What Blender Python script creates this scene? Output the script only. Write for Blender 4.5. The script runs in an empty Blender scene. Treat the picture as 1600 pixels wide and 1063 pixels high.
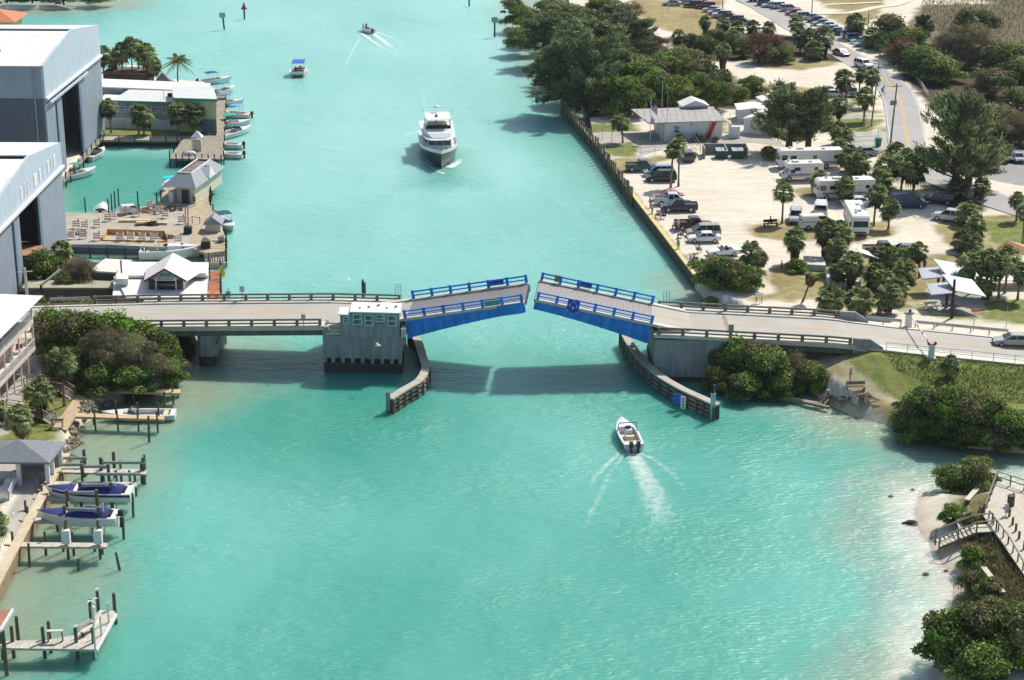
import bpy,math,random
import numpy as np
from mathutils import Vector,Matrix
random.seed(7);RNG=np.random.default_rng(11)
sc=bpy.context.scene;COL=sc.collection
# ---------------------------------------------------------------- camera, sky, sun
F=3000.0;TH=math.atan(1031.0/F);CH=76.0
CT,ST=math.cos(TH),math.sin(TH)
cd=bpy.data.cameras.new("camera");cam=bpy.data.objects.new("camera",cd);COL.objects.link(cam)
cd.sensor_width=36;cd.lens=F/1600*36;cd.clip_start=1;cd.clip_end=6000
cam.location=(0,0,CH);cam.rotation_euler=(math.pi/2-TH,0,0);sc.camera=cam
SUN=Vector((0.6,0.75,1.05)).normalized()
sun_el=math.asin(SUN.z);sun_az=math.atan2(SUN.x,SUN.y)
w=bpy.data.worlds.new("World");sc.world=w;w.use_nodes=True
nt=w.node_tree;bg=nt.nodes["Background"];sk=nt.nodes.new("ShaderNodeTexSky")
sk.sky_type='NISHITA';sk.sun_disc=False;sk.sun_elevation=sun_el;sk.sun_rotation=sun_az
sk.air_density=1.0;sk.dust_density=1.6;sk.ozone_density=1.0
nt.links.new(sk.outputs[0],bg.inputs[0]);bg.inputs[1].default_value=0.12
sl=bpy.data.lights.new("sun",'SUN');sl.energy=4.7;sl.angle=math.radians(0.6);sl.color=(1,0.955,0.88)
so=bpy.data.objects.new("sun",sl);COL.objects.link(so);so.location=(0,0,300)
so.rotation_euler=SUN.to_track_quat('Z','Y').to_euler()
sc.view_settings.view_transform='Standard';sc.view_settings.look='None'
sc.view_settings.exposure=0.15;sc.view_settings.gamma=1
sc.cycles.max_bounces=5;sc.cycles.diffuse_bounces=2;sc.cycles.transparent_max_bounces=6
# ---------------------------------------------------------------- helpers: where a spot seen in the photo lies on a level
def P(px,py,z=0.0):
 r,u=px-800.0,531.5-py
 d=Vector((r,F*CT+u*ST,-F*ST+u*CT))
 t=(z-CH)/d.z
 return Vector((d.x*t,d.y*t,z))
def scl(px,py,z=0.0):
 p=P(px,py,z);return F/(p.y*CT-(p.z-CH)*ST)
def ph(px,y0,y1,z=0.0):
 p=P(px,y0,z)
 u=531.5-y1;k=(-F*ST+u*CT)/(F*CT+u*ST)
 return CH+k*p.y-z
def V(*a):return Vector(a)
# ---------------------------------------------------------------- materials
def newmat(name):
 m=bpy.data.materials.new(name);m.use_nodes=True
 return m,m.node_tree.nodes,m.node_tree.links,m.node_tree.nodes["Principled BSDF"]
def lin(c):
 if isinstance(c,str):
  c=[int(c[i:i+2],16)/255 for i in(0,2,4)]
  return tuple(x/12.92 if x<.04045 else((x+.055)/1.055)**2.4 for x in c)
 return tuple(c)
MC={}
def M(name,col=None,rough=.7,var=.12,sc_=2.0,metal=0.0,bump=0.0,wave=None,wcol=None,stretch=(1,1,1),spec=.5,rand=0.0,coord='Object',streak=0.0):
 if name in MC:return MC[name]
 m,N,L,b=newmat(name);col=lin(col)
 tc=N.new("ShaderNodeTexCoord");mp=N.new("ShaderNodeMapping");mp.inputs['Scale'].default_value=stretch
 L.new(tc.outputs[coord],mp.inputs[0])
 nz=N.new("ShaderNodeTexNoise");nz.inputs['Scale'].default_value=sc_;nz.inputs['Detail'].default_value=5
 L.new(mp.outputs[0],nz.inputs['Vector'])
 rp=N.new("ShaderNodeValToRGB");e=rp.color_ramp.elements
 e[0].position=.3;e[1].position=.7
 e[0].color=(*[c*(1-var)for c in col],1);e[1].color=(*[min(1,c*(1+var))for c in col],1)
 L.new(nz.outputs[0],rp.inputs[0]);out=rp.outputs[0]
 if streak:
  m2=N.new("ShaderNodeMapping");m2.inputs['Scale'].default_value=(1.6,1.6,.12);L.new(tc.outputs[coord],m2.inputs[0])
  n2=N.new("ShaderNodeTexNoise");n2.inputs['Scale'].default_value=1.5;n2.inputs['Detail'].default_value=4
  L.new(m2.outputs[0],n2.inputs['Vector'])
  r2=N.new("ShaderNodeValToRGB");r2.color_ramp.elements[0].position=.38;r2.color_ramp.elements[1].position=.62
  r2.color_ramp.elements[0].color=(1-streak,)*3+(1,);r2.color_ramp.elements[1].color=(1.0,1.0,1.0,1)
  L.new(n2.outputs[0],r2.inputs[0])
  mx=N.new("ShaderNodeMixRGB");mx.blend_type='MULTIPLY';mx.inputs[0].default_value=1
  L.new(out,mx.inputs[1]);L.new(r2.outputs[0],mx.inputs[2]);out=mx.outputs[0]
 if wave:
  wv=N.new("ShaderNodeTexWave");wv.bands_direction=wave[0];wv.wave_profile='SAW'
  wv.inputs['Scale'].default_value=.314/wave[1];wv.inputs['Distortion'].default_value=0
  L.new(tc.outputs[coord],wv.inputs['Vector'])
  r3=N.new("ShaderNodeValToRGB");r3.color_ramp.elements[0].position=.12;r3.color_ramp.elements[1].position=.25
  r3.color_ramp.elements[0].color=(1-wave[2],)*3+(1,);r3.color_ramp.elements[1].color=(1,1,1,1)
  L.new(wv.outputs[1],r3.inputs[0])
  mx=N.new("ShaderNodeMixRGB");mx.blend_type='MULTIPLY';mx.inputs[0].default_value=1
  L.new(out,mx.inputs[1]);L.new(r3.outputs[0],mx.inputs[2]);out=mx.outputs[0]
 if rand:
  oi=N.new("ShaderNodeNewGeometry");mr=N.new("ShaderNodeMapRange")
  mr.inputs['To Min'].default_value=1-rand;mr.inputs['To Max'].default_value=1+rand
  L.new(oi.outputs['Random Per Island'],mr.inputs[0])
  mx=N.new("ShaderNodeMixRGB");mx.blend_type='MULTIPLY';mx.inputs[0].default_value=1
  L.new(out,mx.inputs[1]);L.new(mr.outputs[0],mx.inputs[2]);out=mx.outputs[0]
 L.new(out,b.inputs['Base Color'])
 b.inputs['Roughness'].default_value=rough;b.inputs['Metallic'].default_value=metal
 b.inputs['Specular IOR Level'].default_value=spec
 if bump:
  bp=N.new("ShaderNodeBump");bp.inputs['Strength'].default_value=bump;bp.inputs['Distance'].default_value=.05
  n4=N.new("ShaderNodeTexNoise");n4.inputs['Scale'].default_value=sc_*6;L.new(mp.outputs[0],n4.inputs['Vector'])
  L.new(n4.outputs[0],bp.inputs['Height']);L.new(bp.outputs[0],b.inputs['Normal'])
 MC[name]=m;return m
def paint_mat():
 if 'paint' in MC:return MC['paint']
 m,N,L,b=newmat('paint');oi=N.new("ShaderNodeObjectInfo")
 tc=N.new("ShaderNodeTexCoord");nz=N.new("ShaderNodeTexNoise");nz.inputs['Scale'].default_value=1.5
 L.new(tc.outputs['Object'],nz.inputs['Vector'])
 mr=N.new("ShaderNodeMapRange");mr.inputs['To Min'].default_value=.86;mr.inputs['To Max'].default_value=1.08
 L.new(nz.outputs[0],mr.inputs[0])
 mx=N.new("ShaderNodeMixRGB");mx.blend_type='MULTIPLY';mx.inputs[0].default_value=1
 L.new(oi.outputs['Color'],mx.inputs[1]);L.new(mr.outputs[0],mx.inputs[2]);L.new(mx.outputs[0],b.inputs['Base Color'])
 b.inputs['Roughness'].default_value=.35;b.inputs['Coat Weight'].default_value=.5;b.inputs['Coat Roughness'].default_value=.12
 MC['paint']=m;return m
def cloth_mat():
 if 'cloth' in MC:return MC['cloth']
 m,N,L,b=newmat('cloth');oi=N.new("ShaderNodeObjectInfo");L.new(oi.outputs['Color'],b.inputs['Base Color'])
 b.inputs['Roughness'].default_value=.85;MC['cloth']=m;return m
# ---------------------------------------------------------------- mesh builder
def loc_of(o):
 v=Vector((0,0,0))
 while o is not None:v+=o.location;o=o.parent
 return v
class MB:
 def __init__(s):s.v=[];s.f=[];s.mi=[]
 def add(s,vs,fs,mi=0):
  n=len(s.v);s.v+=[tuple(p)for p in vs];s.f+=[tuple(i+n for i in q)for q in fs];s.mi+=[mi]*len(fs);return s
 def box(s,c,d,rz=0.0,mi=0,top=1.0):
  cx,cy,cz=c;a,b,h=d[0]/2,d[1]/2,d[2]/2;cs,sn=math.cos(rz),math.sin(rz);vs=[]
  for zz,k in((-h,1),(h,top)):
   for x,y in((-a,-b),(a,-b),(a,b),(-a,b)):
    x*=k;y*=k;vs.append((cx+x*cs-y*sn,cy+x*sn+y*cs,cz+zz))
  return s.add(vs,[(3,2,1,0),(4,5,6,7),(0,1,5,4),(1,2,6,5),(2,3,7,6),(3,0,4,7)],mi)
 def bar(s,p,q,wd,h,mi=0,up=(0,0,1)):
  p,q=Vector(p),Vector(q);d=(q-p).normalized();u=Vector(up)
  if abs(d.dot(u))>.98:u=Vector((0,1,0))
  r=d.cross(u).normalized();u=r.cross(d).normalized()
  vs=[e+r*a*wd/2+u*b*h/2 for e in(p,q)for a,b in((-1,-1),(1,-1),(1,1),(-1,1))]
  return s.add(vs,[(0,1,2,3),(7,6,5,4),(0,4,5,1),(1,5,6,2),(2,6,7,3),(3,7,4,0)],mi)
 def tube(s,pts,rad,n=7,mi=0,cap=True):
  pts=[Vector(p)for p in pts]
  if not hasattr(rad,'__len__'):rad=[rad]*len(pts)
  vs=[];fs=[]
  for i,p in enumerate(pts):
   d=(pts[min(i+1,len(pts)-1)]-pts[max(i-1,0)]).normalized()
   a=Vector((1,0,0))if abs(d.x)<.8 else Vector((0,1,0))
   r=d.cross(a).normalized();u=r.cross(d)
   for k in range(n):
    t=2*math.pi*k/n;vs.append(p+(r*math.cos(t)+u*math.sin(t))*rad[i])
  for i in range(len(pts)-1):
   for k in range(n):
    a,b=i*n+k,i*n+(k+1)%n;fs.append((a,b,b+n,a+n))
  if cap:fs.append(tuple(range(n))[::-1]);fs.append(tuple(range((len(pts)-1)*n,len(pts)*n)))
  return s.add(vs,fs,mi)
 def prism(s,poly,z0,z1,mi=0,mtop=None):
  n=len(poly);A=sum(poly[i][0]*poly[(i+1)%n][1]-poly[(i+1)%n][0]*poly[i][1]for i in range(n))
  if A<0:poly=poly[::-1];z0=z0[::-1]if hasattr(z0,'__len__')else z0;z1=z1[::-1]if hasattr(z1,'__len__')else z1
  a=z0 if hasattr(z0,'__len__')else[z0]*n;b=z1 if hasattr(z1,'__len__')else[z1]*n
  vs=[(p[0],p[1],a[i])for i,p in enumerate(poly)]+[(p[0],p[1],b[i])for i,p in enumerate(poly)]
  s.add(vs,[tuple(range(n))[::-1]]+[(i,(i+1)%n,n+(i+1)%n,n+i)for i in range(n)],mi)
  k=len(s.v)-n;s.f.append(tuple(range(k,k+n)));s.mi.append(mi if mtop is None else mtop)
  return s
 def loft(s,rings,mi=0,caps=True,closed=True):
  n=len(rings[0]);vs=[p for r in rings for p in r];fs=[]
  for i in range(len(rings)-1):
   for k in range(n if closed else n-1):
    a,b=i*n+k,i*n+(k+1)%n;fs.append((a,b,b+n,a+n))
  if caps and closed:fs.append(tuple(range(n))[::-1]);fs.append(tuple(range((len(rings)-1)*n,len(rings)*n)))
  return s.add(vs,fs,mi)
 def ball(s,c,r,n=8,mi=0):
  if not hasattr(r,'__len__'):r=(r,r,r)
  vs=[];fs=[];m=n//2+1
  for i in range(m+1):
   a=math.pi*i/m
   for k in range(n):
    b=2*math.pi*k/n
    vs.append((c[0]+r[0]*math.sin(a)*math.cos(b),c[1]+r[1]*math.sin(a)*math.sin(b),c[2]+r[2]*math.cos(a)))
  for i in range(m):
   for k in range(n):a,b=i*n+k,i*n+(k+1)%n;fs.append((a,a+n,b+n,b))
  return s.add(vs,fs,mi)
 def quad(s,*p,mi=0):return s.add(p,[tuple(range(len(p)))],mi)
 def build(s,name,mats,parent=None,smooth=False,color=None,world=False,bevel=0):
  me=bpy.data.meshes.new(name);off=loc_of(parent)if(parent is not None and world)else None
  vs=s.v if off is None else[(p[0]-off.x,p[1]-off.y,p[2]-off.z)for p in s.v]
  me.from_pydata(vs,[],s.f);me.validate(clean_customdata=False)
  if not isinstance(mats,(list,tuple)):mats=[mats]
  for m in mats:me.materials.append(m)
  if len(mats)>1 and len(me.polygons)==len(s.mi):me.polygons.foreach_set('material_index',s.mi)
  if smooth:me.polygons.foreach_set('use_smooth',[True]*len(me.polygons))
  o=bpy.data.objects.new(name,me);COL.objects.link(o)
  if parent is not None:o.parent=parent
  if color is not None:o.color=(*lin(color),1)
  if bevel:
   b=o.modifiers.new('bevel','BEVEL');b.width=bevel;b.segments=2;b.limit_method='ANGLE'
  return o
def tag(o,label,cat,group=None):
 o['label']=label;o['category']=cat
 if group:o['group']=group
 return o
def thing(name,label,cat,loc=(0,0,0),rz=0.0,group=None):
 o=bpy.data.objects.new(name,None);COL.objects.link(o);o.location=loc;o.rotation_euler=(0,0,rz)
 o.empty_display_size=.3;return tag(o,label,cat,group)
def structure(o):o['kind']='structure';return o
def copy_tree(o,loc,rz,label,group=None,color=None,scale=None,cat=None):
 def cp(a,par):
  c=a.copy();COL.objects.link(c);c.parent=par
  if color is not None and a.get('painted'):c.color=(*lin(color),1)
  for ch in KIDS.get(a.name,[]):cp(ch,c)
  return c
 r=cp(o,None);r.location=loc;r.rotation_euler=(0,0,rz);r['label']=label
 if group:r['group']=group
 if cat:r['category']=cat
 if scale:r.scale=(scale,)*3 if not hasattr(scale,'__len__')else scale
 return r
KIDS={}
def note_kids(o):
 KIDS[o.name]=list(o.children)
 for c in o.children:note_kids(c)
def fastmesh(name,verts,nper,mats,mi=None,smooth=False):
 n=len(verts)//nper;me=bpy.data.meshes.new(name)
 me.vertices.add(len(verts));me.vertices.foreach_set('co',np.asarray(verts,np.float32).ravel())
 me.loops.add(len(verts));me.loops.foreach_set('vertex_index',np.arange(len(verts),dtype=np.int32))
 me.polygons.add(n);me.polygons.foreach_set('loop_start',np.arange(0,len(verts),nper,dtype=np.int32))
 me.polygons.foreach_set('loop_total',np.full(n,nper,np.int32))
 for m in mats:me.materials.append(m)
 if mi is not None:me.polygons.foreach_set('material_index',np.asarray(mi,np.int32))
 me.update(calc_edges=True);return me
# ---------------------------------------------------------------- common materials
concrete=M('concrete','979a98',.85,.16,.6,bump=.2,streak=.22)
conc_light=M('pale_concrete','c4bfae',.85,.1,.8,bump=.15)
conc_dark=M('wet_concrete','3a3935',.6,.3,2)
rail_conc=M('rail_concrete','77756a',.85,.2,1.5,bump=.2)
wood=M('grey_wood','8d877c',.85,.25,3,bump=.2,wave=('X',.15,.35))
wood_y=M('grey_wood_planks','9a9182',.85,.22,3,bump=.2,wave=('Y',.15,.35))
wood_tan=M('tan_wood','b59c78',.85,.2,3,bump=.2,wave=('X',.15,.3))
wood_plain=M('weathered_wood','8a8172',.85,.25,4,bump=.2)
lumber=M('new_lumber','c99655',.8,.2,2)
pile_m=M('pile_wood','625b4c',.9,.35,3,bump=.3,stretch=(1,1,.3))
pile_dk=M('dark_pile','2e3330',.9,.35,3)
white=M('white_paint','dcdcd8',.5,.04,1)
white_roof=M('white_roof','e0ded8',.6,.07,.5,streak=.07)
grey_metal=M('grey_metal','8c9296',.4,.1,2,metal=.5)
black=M('black_rubber','15161a',.7,.2,3)
glass=M('dark_glass','10161c',.08,.2,1,spec=.8)
glass_b=M('blue_glass','2b5a72',.08,.2,1,spec=.8)
chrome=M('steel','b8bcc0',.25,.05,2,metal=.9)
blue_steel=M('blue_steel','1c86e2',.5,.18,.8,streak=.25)
red_m=M('red_paint','b3202a',.5,.1,2)
# ================================================================ terrain
RL=1.6;LL=1.4
def W2(pts,z):return np.array([[P(x,y,z).x,P(x,y,z).y]for x,y in pts])
def sdist(X,Y,poly):
 d=np.full(X.shape,1e9);ins=np.zeros(X.shape,bool);n=len(poly)
 for i in range(n):
  ax,ay=poly[i];bx,by=poly[(i+1)%n];ex,ey=bx-ax,by-ay;L2=ex*ex+ey*ey+1e-9
  t=np.clip(((X-ax)*ex+(Y-ay)*ey)/L2,0,1)
  d=np.minimum(d,(X-ax-t*ex)**2+(Y-ay-t*ey)**2)
  if abs(ey)>1e-9:
   c=((ay>Y)!=(by>Y))&(X<ex*(Y-ay)/ey+ax);ins^=c
 d=np.sqrt(d);return np.where(ins,d,-d)
def vnoise(X,Y,s,seed=0):
 r=np.random.default_rng(seed).random((64,64));x=X/s;y=Y/s
 xi=np.floor(x).astype(int);yi=np.floor(y).astype(int);fx=x-xi;fy=y-yi
 fx=fx*fx*(3-2*fx);fy=fy*fy*(3-2*fy);g=lambda a,b:r[a%64,b%64]
 return(g(xi,yi)*(1-fx)+g(xi+1,yi)*fx)*(1-fy)+(g(xi,yi+1)*(1-fx)+g(xi+1,yi+1)*fx)*fy
# (outline in photo pixels on its own level, top height, width of the bank, where the bank starts relative to the outline)
LAND=[('north_marina',[(-400,112),(150,112),(322,128),(330,150),(331,212),(155,213),(93,281),(93,333),(92,380),(-400,380)],LL,.5,.3),('boat_works',[(-400,332),(175,332),(250,316),(300,316),(300,384),(262,386),(222,384),(100,384),(60,405),(-400,405)],LL,.5,.3),('restaurant_ground',[(-500,385),(60,385),(150,408),(322,408),(328,480),(300,540),(-500,540)],LL,.5,.3),('motel_ground',[(-600,480),(260,490),(285,545),(275,590),(180,615),(120,650),(106,700),(102,722),(62,783),(0,898),(-40,980),(-600,1150)],LL+.1,2.2,.9),('islet',[(-300,-60),(190,-60),(200,4),(80,10),(-300,9)],1.0,3,1),('east_shore',[(770,-400),(3000,-400),(3000,600),(1350,600),(1290,585),(1150,470),(1110,458),(1086,431),(1040,371),(985,300),(935,229),(893,182),(880,168),(822,118),(798,62),(792,28),(778,4)],RL,.6,.35),('cove_shore',[(1100,420),(1500,420),(1500,640),(1400,650),(1330,632),(1285,612),(1220,560),(1180,500),(1150,478)],1.5,4.5,1.6),('park_bank',[(1380,560),(3000,560),(3000,690),(1700,700),(1600,690),(1500,680),(1410,660)],1.5,4,1.5),('south_beach',[(1445,768),(1500,775),(1600,762),(2200,770),(2200,1500),(1480,1500),(1455,1063),(1470,1000),(1490,945),(1494,905),(1468,870),(1440,830),(1432,795)],1.9,11,4.8),]
LANDW=[(n,W2(p,0 if n=='south_beach' else z),z,wd,off)for n,p,z,wd,off in LAND]
# the road's centre line, as world points (x along the bridge)
A_,B_=P(507,508,5.4),P(1027,521,5.4);SLP=(B_.y-A_.y)/(B_.x-A_.x)
def ynear(x):return A_.y+(x-A_.x)*SLP
ZX=[(-220,1.9),(-75,2.6),(-58,3.9),(P(230,505,4.7).x,4.7),(A_.x,5.4),(B_.x,5.4),(P(1319,536,4.8).x,4.8),(P(1355,541,4.45).x,4.35),(P(1600,566,2.9).x,2.95),(120,1.9),(300,1.8)]
def zroad(x):
 return float(np.interp(x,[a for a,b in ZX],[b for a,b in ZX]))
XAB=P(1335,540,4.5).x
XLA=P(205,505,4.6).x
def height(X,Y):
 X=np.asarray(X,float);Y=np.asarray(Y,float);H=np.full(X.shape,-1.2)
 for n,poly,z,wd,off in LANDW:
  t=np.clip((sdist(X,Y,poly)+off)/wd,0,1);t=t*t*(3-2*t)if wd>1 else t
  H=np.maximum(H,-1.2+(z+1.2)*t)
 xs=[a for a,b in ZX];zs=[b for a,b in ZX];zr=np.interp(X,xs,zs)-.12
 yn=A_.y+(X-A_.x)*SLP;d=np.maximum(np.maximum(yn-2.6-Y,Y-yn-10.5),0);d=np.hypot(d,np.maximum(np.minimum(XAB+1.5-X,X-XLA+1),0))
 on=H>.8
 H=np.where(on,np.maximum(H,zr-d*.42),H)
 return H
def Hat(x,y):return float(height(np.array([x]),np.array([y]))[0])
def G(px,py,z0=RL):
 z=z0
 for _ in range(5):
  p=P(px,py,z);z=.5*z+.5*max(Hat(p.x,p.y),0)
 p=P(px,py,z);return Vector((p.x,p.y,max(Hat(p.x,p.y),0)))
# ground cover painted as real areas: (kind, outline)
COVER=[('dry',[(985,0),(1130,0),(1125,20),(1140,45),(1180,60),(1100,60),(1030,45),(1000,30)]),('dry',[(1265,-10),(1372,-10),(1382,6),(1330,18),(1290,12)]),('dry',[(1286,22),(1372,8),(1378,20),(1350,40),(1320,44)]),('heath',[(1440,-20),(2600,-60),(2600,200),(1500,160),(1400,60),(1440,8),(1560,6)]),('dry',[(1165,95),(1215,88),(1300,92),(1310,100),(1250,110),(1180,105)]),('dry',[(1120,115),(1180,130),(1300,140),(1330,190),(1250,200),(1140,170)]),('grass',[(906,192),(990,192),(998,205),(925,210)]),('grass',[(940,225),(996,220),(996,245),(952,246)]),('dry',[(1120,190),(1140,190),(1140,208),(1120,208)]),('dry',[(950,247),(1060,244),(1020,256),(985,275),(965,268)]),('grass',[(1325,145),(1362,150),(1380,165),(1325,165)]),('grass',[(1310,170),(1380,172),(1378,178),(1300,178)]),('grass',[(1270,183),(1380,186),(1380,192),(1350,208),(1280,205)]),('grass',[(1374,198),(1390,198),(1397,218),(1380,220)]),('dry',[(1180,240),(1400,232),(1380,245),(1220,250)]),('dry',[(1240,295),(1300,290),(1300,310),(1248,308)]),('dry',[(1168,350),(1230,345),(1290,355),(1380,345),(1408,355),(1390,370),(1330,380),(1240,378),(1180,370)]),('grass',[(1440,285),(1500,290),(1480,300),(1440,298)]),('dry',[(1455,350),(1500,340),(1600,335),(1700,335),(1700,395),(1540,390),(1470,378)]),('grass',[(1535,342),(1700,342),(1700,388),(1560,388),(1538,370)]),('soil',[(1450,285),(1555,300),(1560,318),(1530,332),(1480,330)]),('dry',[(1195,420),(1240,408),(1330,405),(1450,400),(1520,395),(1540,470),(1450,470),(1350,475),(1250,470),(1165,470),(1210,450),(1190,440)]),('grass',[(1220,425),(1300,420),(1370,440),(1410,455),(1290,440)]),('grass',[(1330,470),(1440,478),(1460,490),(1600,500),(1700,505),(1700,460),(1540,470),(1500,475),(1440,486),(1300,478)]),('grass',[(1540,470),(1800,460),(1800,515),(1560,505),(1420,490),(1530,492)]),('dry',[(1292,572),(1370,553),(1800,570),(1800,660),(1600,655),(1400,650),(1330,615),(1290,600)]),('grass',[(1295,575),(1330,552),(1800,566),(1800,660),(1550,645),(1420,632),(1330,608)]),('dune',[(1500,765),(1560,752),(1560,800),(1530,830),(1600,900),(1620,960),(1480,960),(1520,880),(1510,840),(1492,800)]),('grass',[(15,600),(120,596),(150,612),(100,660),(96,692),(-30,700),(-30,620)]),('grass',[(-40,778),(6,775),(0,800),(-40,830)]),('grass',[(150,190),(332,190),(332,214),(150,214)]),('soil',[(0,380),(120,380),(170,405),(180,470),(300,540),(-400,540),(-400,400)]),('soil',[(100,470),(300,480),(300,600),(180,620),(60,595)]),('rock',[(104,722),(150,622),(180,612),(200,628),(128,700),(110,735)]),('soil',[(780,0),(800,0),(1000,40),(1080,100),(1150,120),(1160,170),(1000,170),(900,190),(870,168),(815,120),(795,60)]),('soil',[(1030,60),(1180,50),(1260,60),(1330,100),(1240,92),(1080,98)]),('soil',[(1375,60),(1440,80),(1600,130),(2000,180),(2000,240),(1560,235),(1500,220),(1440,150),(1400,110)]),('asphalt',[(1505,262),(1560,235),(2000,230),(2000,330),(1590,290),(1540,280)]),('paved',[(912,208),(1000,206),(1075,216),(1195,205),(1230,230),(1170,224),(1060,226),(998,246),(996,220),(940,226)]),('paved',[(1275,178),(1395,180),(1395,184),(1275,186)]),('paved',[(1448,450),(1530,452),(1540,488),(1455,492)]),('paved',[(1320,208),(1400,205),(1420,235),(1320,232)]),('paved',[(20,590),(60,580),(62,592),(10,680),(-40,700),(-40,640)]),('paved',[(-40,700),(92,700),(90,725),(58,783),(20,840),(-5,830),(30,770),(-40,770)]),('paved',[(-400,320),(300,316),(300,392),(-400,392)]),('paved',[(0,440),(345,440),(345,472),(0,480)]),('asphaltlot',[(1160,-20),(1190,-20),(1350,60),(1460,140),(1560,260),(1440,200),(1330,110),(1240,60)]),]
KINDS=['grass','dry','soil','paved','asphalt','rock','dune','heath']
COVW=[('asphalt' if k=='asphaltlot' else k,W2(p,RL if np.mean([a for a,b in p])>700 else LL))for k,p in COVER if k!='asphaltlot']
def grid_mesh(name,x0,x1,y0,y1,st,zf):
 xs=np.arange(x0,x1+.01,st);ys=np.arange(y0,y1+.01,st);X,Y=np.meshgrid(xs,ys)
 Z=zf(X,Y);nx,ny=len(xs),len(ys)
 me=bpy.data.meshes.new(name);co=np.stack([X,Y,Z],-1).reshape(-1,3)
 I=(np.arange(ny-1)[:,None]*nx+np.arange(nx-1)[None,:]).ravel()
 q=np.stack([I,I+1,I+nx+1,I+nx],1).astype(np.int32)
 keep=(Z.ravel()[q].max(1)>-1.15)if name=='ground' else np.ones(len(q),bool)
 q=q[keep]
 me.vertices.add(len(co));me.vertices.foreach_set('co',co.astype(np.float32).ravel())
 me.loops.add(q.size);me.loops.foreach_set('vertex_index',q.ravel())
 me.polygons.add(len(q));me.polygons.foreach_set('loop_start',np.arange(0,q.size,4,dtype=np.int32))
 me.polygons.foreach_set('loop_total',np.full(len(q),4,np.int32));me.polygons.foreach_set('use_smooth',np.ones(len(q),bool))
 me.update(calc_edges=True);o=bpy.data.objects.new(name,me);COL.objects.link(o);return o,X,Y,Z
def set_attr(me,name,a):
 at=me.attributes.new(name,'FLOAT','POINT');at.data.foreach_set('value',a.astype(np.float32).ravel())
def ground_part(name,x0,x1,y0,y1,st):
 def zf(X,Y):
  H=height(X,Y)
  return H+np.where(H>.3,(vnoise(X,Y,5,3)-.5)*.12*np.clip(H,0,1),0)
 o,X,Y,Z=grid_mesh(name,x0,x1,y0,y1,st,zf);structure(o)
 wob=(vnoise(X,Y,2.2,5)-.5)*1.6+(vnoise(X,Y,.9,6)-.5)*.8
 acc={k:np.zeros(X.shape)for k in KINDS}
 for k,poly in COVW:
  mx=poly.max(0)+3;mn=poly.min(0)-3
  if mx[0]<x0 or mn[0]>x1 or mx[1]<y0 or mn[1]>y1:continue
  soft=.12 if k in('paved','asphalt')else 1.3
  a=np.clip((sdist(X,Y,poly)+(wob if soft>1 else 0))/soft+.5,0,1)
  for j in KINDS:acc[j]*=(1-a)
  acc[k]=acc[k]+a
 for k in KINDS:set_attr(o.data,k,acc[k])
 set_attr(o.data,'wet',np.clip((.45-Z)/.45,0,1))
 o.data.materials.append(GROUND);return o
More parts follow.
